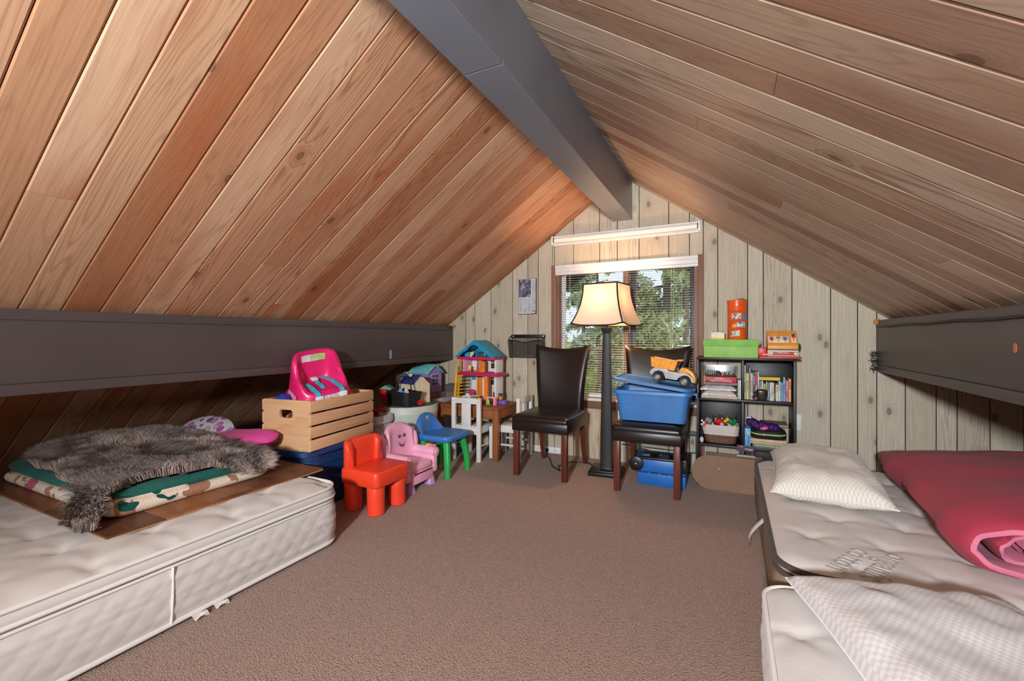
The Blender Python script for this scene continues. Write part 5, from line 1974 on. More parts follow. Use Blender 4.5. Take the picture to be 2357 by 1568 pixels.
# ------------------------------------------------------------------ blue wheeled tool box under the right chair
P_TB = pm((24, 104, 186), 0.4, 0.06, 9)
tx = T('wheeled_tool_box', 'blue wheeled plastic box lying under the right leather chair', 'tool box', (-0.455, 3.43, 0))
MB().box((0, 0, 0.148), (0.350, 0.25, 0.098), bev=0.008, top=(0.99, 0.95)).build('upper_shell', P_TB, tx)
MB().box((0.008, 0.004, 0.047), (0.325, 0.236, 0.090), bev=0.006, top=(1.02, 1.02)).build('lower_shell', P_TB, tx)
MB().box((0.002, 0, 0.0935), (0.338, 0.242, 0.010)).build('seam', pm((14, 44, 92), 0.5), tx)
for k in range(4):
    MB().box((-0.07 + 0.07 * k, -0.123, 0.0945), (0.014, 0.008, 0.010), bev=0.002).build('clip', P_TB, tx)
MB().box((0.02, -0.05, 0.201), (0.30, 0.13, 0.008), bev=0.002).box((0.0, -0.118, 0.196), (0.34, 0.016, 0.016), bev=0.003).build('black_frame', P_BLACK, tx)
MB().box((0.165, 0, 0.160), (0.03, 0.25, 0.10), bev=0.005).build('end_cap', P_BLACK, tx)
MB().box((-0.10, -0.06, 0.2065), (0.05, 0.05, 0.002)).build('label', pm((150, 170, 186), 0.4), tx)
mb = MB()
for k in range(10):
    a = k * 0.66
    mb.tube([(x * 0.010 + 0.0 + 0.007 * k - 0.01, y * 0.012 - 0.06, 0.212 + 0.004 * (k % 3)) for x, y, _ in arc((0, 0), 1, 0, 330, 9, 'XY')], 0.0024, 5, closed=True)
o = mb.build('chain', pm((206, 206, 210), 0.2, metal=1.0), tx)
tag(o, kind='stuff')
for y_ in (-0.13, 0.11):
    w_ = MB().lathe([(0.01, -0.012), (0.044, -0.014), (0.052, -0.009), (0.052, 0.009), (0.044, 0.014), (0.01, 0.012)], 24, M=Matrix.Rotation(PI / 2, 4, 'X')).build('wheel', P_BLACK, tx, loc=(-0.162, y_, 0.155))
    MB().lathe([(0.001, 0.017), (0.005, 0.0165), (0.006, 0.010)], 10, M=Matrix.Rotation(PI / 2, 4, 'X')).build('axle_cap', pm((190, 190, 194), 0.3), w_)
# dark green folding rack on the wall behind
P_DG = pm((16, 66, 56), 0.45)
gr = T('folding_rack', 'dark green folded metal rack standing behind the right chair', 'rack', (-0.515, 3.72, 0))
for z, th in ((0.315, 0.020), (0.02, 0.022)):
    MB().box((0.06, 0, z), (0.46, 0.014, th), bev=0.003).build('bar', P_DG, gr)
for z in (0.18, 0.345):
    MB().cyl((-0.3, 0, z), (0.28, 0, z - 0.01), 0.005).build('wire', P_DG, gr)
for x_ in (-0.16, 0.278):
    MB().box((x_, 0.012, 0.16), (0.014, 0.014, 0.32), bev=0.002).build('upright', P_DG, gr)
MB().cyl((-0.29, 0.004, 0.33), (-0.12, 0.004, 0.02), 0.003).build('strut', P_DG, gr)

# cardboard with a rounded end, and the brown playset behind it
cbd = T('cardboard_sheet', 'brown cardboard sheet with a rounded end leaning on the bookcase', 'cardboard', (-0.05, 3.425, 0), rot=(R(-5), 0, 0))
hw, hh = 0.20, 0.236
poly = [(hw, 0.0), (hw, hh)] + [(-hw + 0.118 + 0.118 * math.cos(R(a)), hh / 2 + hh / 2 * math.sin(R(a))) for a in range(90, 271, 12)]
t = NT('cardboard')
v = t.coord()
t.bsdf(t.mix(t.noise(v, 10, 4), lin((126, 100, 82)), lin((148, 120, 98))), 0.85, 0, 0.2, t.noise(v, 300, 2), 0.2)
m_cardb = t.m
MB().prism(poly, -0.003, 0.003, 'XZ').build('sheet', m_cardb, cbd, smooth=False)
MB().box((-0.02, -0.0034, 0.15), (0.012, 0.0008, 0.010)).build('scuff', pm((190, 160, 136), .8), cbd, smooth=False)
gy = T('toy_playset', 'brown toy playset with a small sign, behind the cardboard sheet', 'toy playset', (0.03, 3.475, 0))
P_BR = pm((92, 66, 52), 0.6, 0.15, 20)
MB().box((-0.01, 0.006, 0.125), (0.36, 0.012, 0.25), bev=0.002).build('wall', P_BR, gy)
MB().box((0.0675, -0.012, 0.253), (0.115, 0.034, 0.012), bev=0.002).build('ledge', pm((172, 158, 140), 0.6), gy)
for x_ in (0.028, 0.107):
    MB().box((x_, -0.012, 0.272), (0.010, 0.010, 0.03), bev=0.001).build('post', P_BR, gy)
MB().box((0.066, -0.014, 0.304), (0.112, 0.008, 0.042), bev=0.002).build('sign', pm((74, 50, 52), 0.5), gy)
MB().box((0.066, -0.0185, 0.304), (0.104, 0.0012, 0.034)).build('sign_face', photo_mat('sign_print', [(38, 34, 78), (60, 44, 92), (84, 40, 70)], 20), gy, smooth=False)
mb = MB()
for k in range(9):
    mb.box((0.062 + k * 0.0055, -0.0194, 0.302), (0.0042, 0.0006, 0.0042))
for k in range(4):
    mb.box((0.084 + k * 0.005, -0.0194, 0.294), (0.0036, 0.0006, 0.003))
tag(mb.build('sign_print', pm((226, 222, 160), 0.5), gy, smooth=False), kind='stuff')
MB().prism([(0.022, 0.311), (0.032, 0.317), (0.05, 0.318), (0.047, 0.311), (0.04, 0.314), (0.036, 0.309), (0.03, 0.313)], -0.0198, -0.0192, 'XZ').build('flame_emblem', pm((226, 96, 60), 0.5), gy, smooth=False)
# clear bag in a bin beyond the mattress
bg = T('plastic_bag', 'crumpled clear plastic bag in the gap between mattress and wall', 'plastic bag', (0.50, 3.60, 0))
tb2 = bmesh.new()
bmesh.ops.create_icosphere(tb2, subdivisions=5, radius=1)
for v_ in tb2.verts:
    n_ = v_.co.normalized()
    f_ = 1 + 0.16 * noise.noise(n_ * 3.1) + 0.07 * noise.noise(n_ * 9)
    v_.co = Vector((n_.x * 0.095 * f_, n_.y * 0.10 * f_, 0.148 + n_.z * 0.146 * f_))
MB()._join(tb2).build('bag', m_clear, bg, angle=30)
MB().sph((0, 0, 0.11), 0.07, 14, sc=(1, 1, 1.3)).build('contents', pm((190, 190, 190), 0.6), bg)

# ------------------------------------------------------------------ wall print and mesh pocket
pr = T('wall_print', 'black edged newspaper page print hanging on the end wall', 'picture', (-1.727, YB, 1.46))
MB().box((0, -0.006, 0), (0.184, 0.012, 0.335), bev=0.001).build('backing', P_INK, pr)
MB().box((-0.001, -0.0126, 0.001), (0.176, 0.0012, 0.328)).build('page', pm((206, 206, 210), 0.6), pr, smooth=False)
MB().box((-0.024, -0.0136, 0.079), (0.126, 0.0012, 0.168)).build('photograph', photo_mat('page_photo', [(40, 36, 52), (78, 74, 96), (104, 100, 122), (190, 186, 200)], 34), pr, smooth=False)
mb = MB()
rp = random.Random(8)
for cx2, z0, z1 in ((-0.064, -0.155, -0.012), (-0.022, -0.155, -0.012), (0.020, -0.155, -0.012), (0.064, -0.13, 0.155)):
    z = z1
    while z > z0:
        w_ = 0.036 * (1 if rp.random() > .12 else rp.uniform(.3, .8))
        mb.box((cx2 - (0.036 - w_) / 2, -0.0135, z), (w_, 0.0005, 0.0016))
        z -= 0.0042 if rp.random() > .07 else 0.010
tag(mb.build('columns_of_text', pm((128, 126, 134), 0.7), pr, smooth=False), kind='stuff')
MB().box((0.066, -0.0137, -0.148), (0.038, 0.0012, 0.028)).build('red_box', pm((122, 60, 70), 0.6), pr, smooth=False)
MB().box((0.066, -0.0144, -0.150), (0.030, 0.0012, 0.012)).build('red_box_print', PAPER, pr, smooth=False)

t = NT('wire_mesh')
v = t.coord(scale=(260, 260, 260))
ck = t.n('ShaderNodeTexWave', wave_type='BANDS', bands_direction='DIAGONAL')
t.l(v, ck.inputs[0])
ck.inputs['Scale'].default_value = 0.6
tp = t.n('ShaderNodeBsdfTransparent')
df = t.n('ShaderNodeBsdfPrincipled')
df.inputs['Base Color'].default_value = lin((22, 21, 22))
df.inputs['Roughness'].default_value = 0.5
mxx = t.n('ShaderNodeMixShader')
mxx.inputs[0].default_value = 0.42
t.l(tp.outputs[0], mxx.inputs[1])
t.l(df.outputs[0], mxx.inputs[2])
t.l(mxx.outputs[0], t.out.inputs[0])
m_mesh = t.m
wp = T('mesh_wall_pocket', 'black wire mesh file pocket on the wall behind the leather chair', 'file pocket', (-1.72, YB, 0.985))
MB().box((0, -0.006, 0.098), (0.355, 0.008, 0.034), bev=0.003).build('mounting_bar', P_BLACK, wp)
mb = MB()
wv_ = lambda u: 0.052 + 0.012 * math.cos(4 * PI * u) if True else 0


def pocket_top(u):
    return 0.062 - 0.020 * math.exp(-((u - 0.5) / 0.2) ** 2)


mb.grid(lambda u, v: (-0.172 + 0.344 * u, -0.082 + 0.03 * (1 - v) ** 1.3, -0.105 + (pocket_top(u) + 0.105) * v), 24, 6)
mb.grid(lambda u, v: (-0.176 + 0.352 * u, -0.004, -0.105 + 0.19 * v), 6, 4)
for s_ in (-1, 1):
    mb.grid(lambda u, v: (s_ * 0.174, -0.004 - (0.078 - 0.03 * (1 - v) ** 1.3) * u, -0.105 + 0.165 * v), 5, 5)
mb.grid(lambda u, v: (-0.172 + 0.344 * u, -0.004 - 0.05 * v, -0.105), 4, 2)
mb.build('mesh', m_mesh, wp)
MB().tube([(-0.172 + 0.344 * i_ / 24, -0.083, pocket_top(i_ / 24)) for i_ in range(25)], 0.0035, 6).build('front_wire', P_BLACK, wp)
for s_ in (-1, 1):
    MB().tube([(s_ * 0.175, -0.004, 0.1), (s_ * 0.175, -0.045, 0.092), (s_ * 0.174, -0.083, 0.062), (s_ * 0.174, -0.053, -0.105), (s_ * 0.174, -0.004, -0.105)], 0.0035, 6).build('side_wire', P_BLACK, wp)
    MB().box((s_ * 0.155, -0.012, 0.098), (0.008, 0.004, 0.014), bev=0.001).build('clip', P_WHITE, wp)
MB().grid(lambda u, v: (-0.08 + 0.16 * u, -0.045 + 0.004 * math.sin(9 * u), -0.10 + 0.018 * v + 0.004 * nz(u * 12, v * 3)), 14, 3).build('crumpled_wrap', pm((120, 118, 112), 0.3), wp)
P_RED2 = pm((246, 72, 44), 0.35, 0.04, 8, 0.05, 600)
P_PINK2 = pm((240, 178, 208), 0.4, 0.04, 8)
P_BLUE2 = pm((58, 122, 200), 0.4, 0.05, 8, 0.06, 500)
P_GREEN2 = pm((40, 172, 86), 0.4)
# ------------------------------------------------------------------ children's table and chairs
m_honey = wood('honey_table_wood', (158, 98, 56), (136, 80, 44), (96, 54, 28), ring=8, stretch=(1, 8), rough=0.42, axis=0)
m_wpaint = pm((226, 226, 222), 0.4, 0.03)
TX0, TX1, TY0, TY1, TZ = -2.425, -1.795, 3.345, 3.785, 0.463
tbx, tby = (TX0 + TX1) / 2, (TY0 + TY1) / 2
tb = T('kids_table', 'low honey-coloured wooden table under the dollhouse', 'table', (tbx, tby, 0))
w_, d_ = TX1 - TX0, TY1 - TY0
for k in range(4):
    o = MB().box((0, 0, 0), (w_ - 0.10, d_ / 4 - 0.002, 0.022), bev=0.002).build('top_board', m_honey, tb, loc=(0, -d_ / 2 + d_ / 4 * (k + .5), TZ - 0.011))
    o['tone'] = 0.13 + 0.21 * k
for s_ in (-1, 1):
    o = MB().box((0, 0, 0), (0.05, d_, 0.024), bev=0.002).build('end_board', m_honey, tb, loc=(s_ * (w_ / 2 - 0.025), 0, TZ - 0.012))
    o['tone'] = 0.4 + 0.1 * s_
for s_ in (-1, 1):
    o = MB().box((0, 0, 0), (w_ - 0.06, 0.02, 0.075), bev=0.002).build('apron', m_honey, tb, loc=(0, s_ * (d_ / 2 - 0.018), TZ - 0.062))
    o['tone'] = 0.55 + 0.2 * s_
    o = MB().box((0, 0, 0), (0.02, d_ - 0.06, 0.075), bev=0.002).build('apron', m_honey, tb, loc=(s_ * (w_ / 2 - 0.018), 0, TZ - 0.062))
    o['tone'] = 0.25 + 0.1 * s_
m_honey_v = wood('honey_leg_wood', (158, 98, 56), (136, 80, 44), (96, 54, 28), ring=8, stretch=(1, 8), rough=0.42, axis=2)
for sx in (-1, 1):
    for sy in (-1, 1):
        o = MB().box((0, 0, 0.22), (0.05, 0.05, 0.44), bev=0.003).build('leg', m_honey_v, tb, loc=(sx * (w_ / 2 - 0.026), sy * (d_ / 2 - 0.026), 0))
        o['tone'] = 0.5 + 0.2 * sx + 0.1 * sy


def kids_chair(label, x, y, rz):
    """white painted wooden chair; its back is at -y, it faces +y"""
    c = T('kids_chair', label, 'chair', (x, y, 0), rz, group=None)
    for sx in (-1, 1):
        MB().box((sx * 0.128, -0.135, 0.272), (0.036, 0.028, 0.545), bev=0.002).build('back_post', m_wpaint, c)
        MB().box((sx * 0.128, 0.132, 0.142), (0.032, 0.032, 0.284), bev=0.002).build('leg', m_wpaint, c)
        MB().cyl((sx * 0.128, -0.12, 0.13), (sx * 0.128, 0.12, 0.13), 0.009, n=10).build('stretcher', m_wpaint, c)
        MB().cyl((sx * 0.128, -0.150, 0.515), (sx * 0.128, -0.1485, 0.515), 0.005, n=8).build('bolt', P_GREY, c)
    MB().box((0, -0.135, 0.520), (0.220, 0.024, 0.050), bev=0.002).build('top_rail', m_wpaint, c)
    MB().box((0, -0.135, 0.262), (0.220, 0.024, 0.058), bev=0.002).build('lower_rail', m_wpaint, c)
    MB().box((0, -0.135, 0.393), (0.092, 0.014, 0.206), bev=0.002).build('splat', m_wpaint, c)
    mb = MB()
    for k in range(3):
        for a in (0, 90, 180, 270):
            mb.tube([(q[0] + 0.016 * math.cos(R(a)), -0.1425, q[2] + 0.45 - 0.055 * k + 0.016 * math.sin(R(a))) for q in arc((0, 0), 0.010, a - 80, a + 80, 6)], 0.0012, 4)
    tag(mb.build('carving', m_wpaint, c), kind='stuff')
    MB().box((0, 0.004, 0.292), (0.262, 0.262, 0.016), bev=0.003).build('seat', m_wpaint, c)
    MB().box((0, 0.135, 0.262), (0.220, 0.02, 0.045), bev=0.002).build('front_rail', m_wpaint, c)
    for sx in (-1, 1):
        MB().box((sx * 0.125, 0, 0.262), (0.02, 0.235, 0.045), bev=0.002).build('side_rail', m_wpaint, c)
    return c


kids_chair('white wooden kids chair with its carved back turned to the room, before the table', -2.067, 3.415, 0)
kids_chair('white wooden kids chair drawn up to the right end of the table', -1.775, 3.575, PI / 2)

# ------------------------------------------------------------------ dollhouse and its furniture
dh = T('dollhouse', 'three-storey plastic dollhouse with a blue roof on the honey table', 'dollhouse', (-2.115, 3.60, TZ), rz=R(-4))
W2 = 0.205


def slab(nm, x0, x1, y0, y1, z0, z1, mat, bev=0.003):
    return MB().box(((x0 + x1) / 2, (y0 + y1) / 2, (z0 + z1) / 2), (x1 - x0, y1 - y0, z1 - z0), bev=bev).build(nm, mat, dh)


slab('floor_slab', -W2 - 0.01, W2 + 0.025, -0.085, 0.095, 0.262, 0.282, P_MAG)
MB().loft([[(x, y, z) for x, y in rrect(a, b, 0.01, 2, 0.008, 0.005)] for a, b, z in ((0.40, 0.16, 0.286), (0.458, 0.205, 0.262), (0.458, 0.205, 0.256), (0.40, 0.17, 0.25))], True, True).build('eave_ledge', P_MAG, dh)
slab('floor_slab', -W2 - 0.005, W2 + 0.005, -0.085, 0.095, 0.404, 0.428, P_MAG)


def wall_with_windows(z0, z1, wins, nm, mat=P_WHITE):
    xs_ = sorted(set([-W2 + 0.05, W2 - 0.005] + [a for w in wins for a in (w[0], w[1])]))
    mb = MB()
    for a, b in zip(xs_, xs_[1:]):
        mid = (a + b) / 2
        hit = [w for w in wins if w[0] < mid < w[1]]
        if hit:
            w = hit[0]
            for p, q in ((z0, w[2]), (w[3], z1)):
                if q - p > 1e-4:
                    mb.box((mid, 0.08, (p + q) / 2), (b - a, 0.008, q - p))
            mb.box((mid, 0.08, (w[2] + w[3]) / 2 + 0.012), (b - a, 0.006, 0.006))
            for k in (0.33, 0.67):
                mb.box((a + (b - a) * k, 0.08, w[3] - 0.010), (0.004, 0.006, 0.02))
        else:
            mb.box((mid, 0.08, (z0 + z1) / 2), (b - a, 0.008, z1 - z0))
    return mb.build(nm, mat, dh, smooth=False)


wall_with_windows(0.286, 0.404, [(-0.09, -0.03, 0.315, 0.398), (0.07, 0.13, 0.315, 0.398)], 'upper_wall')
wall_with_windows(0.0, 0.25, [(0.065, 0.105, 0.16, 0.245)], 'lower_wall')
slab('side_wall', W2 - 0.012, W2, -0.05, 0.084, 0.286, 0.404, P_WHITE)
slab('side_wall', W2 - 0.012, W2, -0.05, 0.084, 0.0, 0.25, P_WHITE)
slab('side_wall', -W2 + 0.05, -W2 + 0.06, -0.06, 0.084, 0.286, 0.404, pm((236, 176, 206), 0.5))
mb = MB()
mb.box((-W2 + 0.028, -0.03, 0.345), (0.056, 0.02, 0.118), bev=0.004)
mb.build('arch_column', P_ORG, dh)
MB().box((-W2 + 0.030, -0.041, 0.342), (0.022, 0.004, 0.085), bev=0.002).build('arch_opening', pm((96, 92, 70), .6), dh)
slab('door', -0.012, 0.026, -0.02, 0.07, 0.286, 0.404, P_ORG)
MB().box((0.008, -0.0215, 0.345), (0.014, 0.002, 0.05), bev=0.004).build('mirror', pm((150, 170, 190), 0.1), dh)
slab('front_column', 0.108, 0.142, -0.095, -0.06, 0.0, 0.258, P_ORG)
slab('front_door', -0.085, -0.022, 0.066, 0.074, 0.0, 0.245, P_ORG)
mb = MB()
for k in range(4):
    mb.box((-0.07 + 0.011 * k, 0.065, 0.232), (0.008, 0.003, 0.014))
mb.build('door_light', P_INK, dh, smooth=False)
mb = MB()
for z in (0.13, 0.15, 0.17):
    mb.sph((0.028 + 0.01 * math.sin(z * 200), 0.0745, z + 0.01), 0.008, 8, sc=(1, .2, 1))
mb.cyl((0.03, 0.0745, 0.09), (0.03, 0.0745, 0.15), 0.0022, n=5)
mb.build('tree_print', pm((90, 86, 104), .6), dh)
MB().lathe([(0.0, 0), (0.016, 0), (0.016, 0.004), (0, 0.004)], 14, (0.165, 0.074, 0.19), M=Matrix.Rotation(PI / 2, 4, 'X')).build('sun_print', P_YEL, dh)
MB().box((-0.118, 0.06, 0.22), (0.04, 0.004, 0.04), bev=0.001).build('blue_print', P_TEAL, dh)
# gable roof: two boards, bargeboard with wavy lower edge
for s_ in (-1, 1):
    ang = math.atan2(0.145, 0.205)
    L_ = math.hypot(0.145, 0.215)
    MB().box((s_ * 0.108, 0.0, 0.505), (L_, 0.20, 0.012), rot=(0, s_ * ang, 0), bev=0.003).build('roof_panel', P_TEAL, dh)
    o = MB()
    n_ = 14
    top_, bot = [], []
    for k in range(n_ + 1):
        f = k / n_
        x_ = s_ * (0.0 + 0.218 * f)
        zt = 0.580 - 0.148 * f
        top_.append((x_, zt))
        bot.append((x_, max(0.430, zt - 0.030 - 0.008 * math.cos(f * 5 * PI) * (1 - f))))
    poly_ = top_ + bot[::-1]
    o.prism(poly_ if s_ > 0 else poly_[::-1], -0.105, -0.092, 'XZ')
    o.build('bargeboard', P_TEAL, dh, smooth=False)
# attic back wall with a wavy opening
pts_ = [(-0.17, 0.43), (-0.05, 0.52), (0.0, 0.555), (0.05, 0.52), (0.17, 0.43), (0.10, 0.43), (0.085, 0.47), (0.045, 0.495), (0.01, 0.48), (-0.03, 0.48), (-0.06, 0.45), (-0.09, 0.43)]
MB().prism(pts_, 0.07, 0.078, 'XZ').build('attic_wall', P_TEAL, dh, smooth=False)
# yellow stair
mb = MB()
for s_ in (0, 1):
    mb.prism([(-0.235, 0.0), (-0.215, 0.0), (-0.195, 0.28), (-0.215, 0.29)], -0.10 + s_ * 0.045, -0.092 + s_ * 0.045, 'XZ')
mb.build('stair_stringer', P_YEL, dh)
for k in range(8):
    z = 0.02 + k * 0.033
    MB().box((-0.185 + 0.0025 * k, -0.075, z), (0.07, 0.05, 0.007), bev=0.001).build('step', P_YEL, dh)
MB().tube([(-0.228, -0.10, 0.05), (-0.215, -0.10, 0.2), (-0.204, -0.10, 0.33), (-0.2, -0.08, 0.39)], 0.006, 6).build('handrail', P_YEL, dh)
MB().box((-0.232, 0.02, 0.305), (0.045, 0.05, 0.04), bev=0.003).build('flower_box', pm((92, 176, 70), .5), dh)
MB().box((-0.222, 0.02, 0.276), (0.05, 0.06, 0.014), bev=0.003).build('balcony', P_MAG, dh)
slab('base_pad', 0.02, 0.085, -0.12, -0.02, 0.0, 0.03, P_VIO)

# furniture standing in and around the house: every piece a thing of its own
HX, HY = -2.115, 3.60


def toy(nm, lab, cat, dx, dy, z, rz=0.0):
    return T(nm, lab, cat, (HX + dx, HY + dy, TZ + z), rz, group=None)


def toy_chair(lab, dx, dy, z, mat, s_=1.0, rz=0.0, cat='toy chair'):
    c = toy('toy_chair', lab, cat, dx, dy, z, rz)
    for sx in (-1, 1):
        for sy in (-1, 1):
            MB().box((sx * 0.014 * s_, sy * 0.013 * s_, 0.011 * s_), (0.006 * s_, 0.006 * s_, 0.022 * s_), bev=0.001).build('leg', mat, c)
    MB().box((0, 0, 0.024 * s_), (0.038 * s_, 0.036 * s_, 0.006 * s_), bev=0.002).build('seat', mat, c)
    MB().prism([(-0.016 * s_, 0.026 * s_), (0.016 * s_, 0.026 * s_), (0.017 * s_, 0.056 * s_), (0.008 * s_, 0.066 * s_), (-0.008 * s_, 0.066 * s_), (-0.017 * s_, 0.056 * s_)], 0.012 * s_, 0.017 * s_, 'XZ', bev=0.001).build('backrest', mat, c)
    return c


toy_chair('yellow toy chair in the middle storey of the dollhouse', -0.085, -0.055, 0.287, P_YEL, 0.9, R(25))
toy_chair('yellow toy chair standing on the table before the house', 0.090, -0.155, 0.0, P_YEL, 1.05, R(180))
rkc = toy_chair('lime green toy rocking chair near the table corner', 0.185, -0.175, 0.0, P_LIME, 0.85, R(200))
toy_chair('small orange toy chair beside the toy fridge', -0.008, -0.06, 0.287, P_ORG, 0.72, R(-20))
o = toy('toy_fridge', 'tall orange toy cupboard in the middle storey', 'toy cupboard', 0.058, -0.045, 0.287)
MB().box((0, 0, 0.05), (0.046, 0.04, 0.10), bev=0.003).build('body', P_ORG, o)
MB().box((0, -0.0215, 0.05), (0.044, 0.003, 0.002)).build('door_gap', pm((150, 70, 20), .5), o)
for k in range(4):
    MB().box((-0.015 + k * 0.01, 0, 0.104), (0.005, 0.036, 0.008), bev=0.001).build('crest', P_INK if k % 2 else P_ORG, o)
o = toy('toy_bed', 'blue toy bunk bed in the dollhouse attic', 'toy bed', 0.045, -0.05, 0.429)
MB().box((0, 0, 0.012), (0.10, 0.04, 0.006), bev=0.001).box((0, 0, 0.030), (0.10, 0.04, 0.005), bev=0.001).build('deck', P_TEAL, o)
for sx in (-1, 1):
    MB().box((sx * 0.05, 0, 0.026), (0.006, 0.042, 0.052), bev=0.001).build('end_board', P_TEAL, o)
o = toy('toy_crib', 'blue toy cot at the left of the dollhouse attic', 'toy cot', -0.105, -0.05, 0.429)
MB().box((0, 0.012, 0.02), (0.05, 0.004, 0.04), bev=0.001).box((0, -0.012, 0.014), (0.05, 0.004, 0.028), bev=0.001).box((0, 0, 0.008), (0.05, 0.026, 0.005)).build('frame', P_TEAL, o)
for k in range(4):
    MB().box((-0.018 + k * 0.012, -0.0155, 0.016), (0.003, 0.003, 0.024)).build('slat', pm((110, 190, 214), .4), o)
o = toy('toy_toilet', 'white toy toilet in the dollhouse attic', 'toy toilet', -0.055, -0.065, 0.429)
MB().box((0, 0.008, 0.028), (0.034, 0.014, 0.030), bev=0.003).build('tank', P_CREAM, o)
MB().lathe([(0.009, 0), (0.012, 0.006), (0.015, 0.018), (0.012, 0.02)], 14, (0, -0.008, 0)).build('bowl', P_CREAM, o)
MB().cyl((0.012, 0.008, 0.043), (0.012, 0.008, 0.052), 0.004).build('knob', P_WHITE, o)
o = toy('toy_armchair', 'magenta toy armchair at the foot of the dollhouse', 'toy armchair', -0.085, -0.035, 0.0)
MB().prism([(-0.03, 0.0), (0.03, 0.0), (0.03, 0.10), (0.018, 0.118), (-0.018, 0.118), (-0.03, 0.10)], 0.012, 0.024, 'XZ', bev=0.003).build('backrest', P_MAG, o)
MB().box((0, -0.006, 0.055), (0.056, 0.036, 0.02), bev=0.005).build('seat', pm((232, 120, 160), .5), o)
for sx in (-1, 1):
    MB().box((sx * 0.03, -0.006, 0.045), (0.012, 0.04, 0.09), bev=0.005).build('arm', P_MAG, o)
o = toy('toy_stove', 'white toy kitchen unit behind the carved chair back', 'toy kitchen', -0.075, -0.105, 0.0)
MB().box((0, 0, 0.035), (0.085, 0.045, 0.070), bev=0.003).box((-0.004, 0.012, 0.078), (0.04, 0.016, 0.018), bev=0.003).build('body', P_WHITE, o)
MB().box((0, -0.0235, 0.056), (0.06, 0.002, 0.010), bev=0.0005).build('panel', pm((176, 170, 176), .4), o)
o = toy('toy_shelf', 'toy shop counter with red and white stripes', 'toy counter', 0.010, -0.10, 0.0)
MB().box((0, 0, 0.035), (0.08, 0.03, 0.070), bev=0.002).build('body', pm((120, 40, 44), .5), o)
MB().box((0, -0.002, 0.073), (0.088, 0.038, 0.007), bev=0.002).build('top', P_WHITE, o)
for k in range(3):
    MB().box((-0.026 + 0.026 * k, -0.0158, 0.044), (0.010, 0.002, 0.036), bev=0.0005).build('stripe', (P_CREAM, P_WHITE, P_RED)[k], o)
o = toy('toy_doll', 'small doll in blue lying against the toy counter', 'doll', 0.052, -0.130, 0.0, R(20))
MB().tube([(-0.03, 0, 0.012), (-0.005, 0, 0.022), (0.018, 0, 0.036)], [0.008, 0.012, 0.010], 10).build('body', P_TEAL, o)
MB().sph((0.03, 0, 0.045), 0.011, 12).build('head', P_SKIN, o)
MB().sph((0.033, 0.003, 0.049), 0.0105, 10).build('hair', pm((190, 130, 60), .7), o)
o = toy('toy_picnic_table', 'toy table with a white top and pink sides near the table corner', 'toy table', 0.185, -0.105, 0.0)
MB().box((0, 0, 0.068), (0.10, 0.06, 0.008), bev=0.003).build('top', pm((240, 222, 206), .5), o)
for sx in (-1, 1):
    MB().box((sx * 0.034, 0, 0.032), (0.022, 0.045, 0.064), bev=0.004).build('side', pm((236, 150, 160), .5), o)
MB().box((0, 0, 0.05), (0.05, 0.04, 0.02), bev=0.003).build('shelf', pm((120, 60, 60), .5), o)
o = toy('toy_mat', 'flat red toy mat at the front edge of the table', 'toy mat', 0.120, -0.215, 0.0)
MB().slab(0.10, 0.045, 0, 0.005, 0.012).build('mat', P_RED, o)
MB().slab(0.07, 0.02, 0.005, 0.007, 0.006).build('ridge', pm((196, 40, 30), .4), o)
o = toy('toy_pad', 'purple plastic pad at the right side of the honey table', 'toy base', 0.245, -0.02, 0.0)
MB().slab(0.105, 0.085, 0, 0.034, 0.03, edge=0.006).build('pad', P_VIO, o)
MB().slab(0.08, 0.06, 0.034, 0.037, 0.02).build('rim', pm((120, 100, 186), .4), o)
o = toy('toy_mixer', 'small red and green toy canister on the purple pad', 'toy canister', 0.222, -0.01, 0.0375)
MB().lathe([(0.012, 0), (0.017, 0.004), (0.017, 0.03), (0.010, 0.034)], 14).build('cup', P_ORG, o)
MB().lathe([(0.017, 0.034), (0.020, 0.038), (0.020, 0.056), (0.016, 0.06)], 14).build('lid', pm((70, 84, 50), .5), o)
for sx in (-1, 1):
    MB().sph((sx * 0.012, 0, 0.064), 0.005, 8).build('knob', P_WHITE, o)
o = toy('toy_book', 'tiny red toy box behind the toy table', 'toy box', 0.172, -0.02, 0.0)
MB().box((0, 0, 0.05), (0.036, 0.03, 0.10), bev=0.003).build('body', pm((160, 40, 60), .5), o)
MB().box((0, 0, 0.103), (0.038, 0.032, 0.006), bev=0.001).build('lid', pm((206, 90, 100), .5), o)
for i_, dx in enumerate((-0.155, 0.0)):
    o = toy('toy_ring', ('red and white toy ring left on the table behind the chair back', 'red toy bits on the table behind the carved splat')[i_], 'toy', dx, -0.215, 0.0)
    MB().tube([(p[0], p[1], 0.008) for p in arc((0, 0), 0.016, 0, 345, 14, 'XY')], 0.006, 7, closed=True).build('ring', (P_WHITE, P_RED)[i_], o)
    MB().box((0.0, 0.0, 0.004), (0.012, 0.01, 0.008), bev=0.001).build('piece', P_RED, o)

# ------------------------------------------------------------------ red toddler chair (faces +x)
rc = T('toddler_chair', 'bright red moulded plastic toddler chair in front of the navy tote', 'chair', (-2.03, 2.14, 0))
MB().slab(0.306, 0.306, 0.165, 0.265, 0.034, edge=0.016, n=6).build('seat', P_RED2, rc, angle=60)
for sx in (-1, 1):
    for sy in (-1, 1):
        MB().lathe([(0.046, 0), (0.052, 0.004), (0.053, 0.10), (0.055, 0.19), (0.05, 0.2)], 22, (sx * 0.094, sy * 0.096, 0)).build('leg', P_RED2, rc, angle=50)
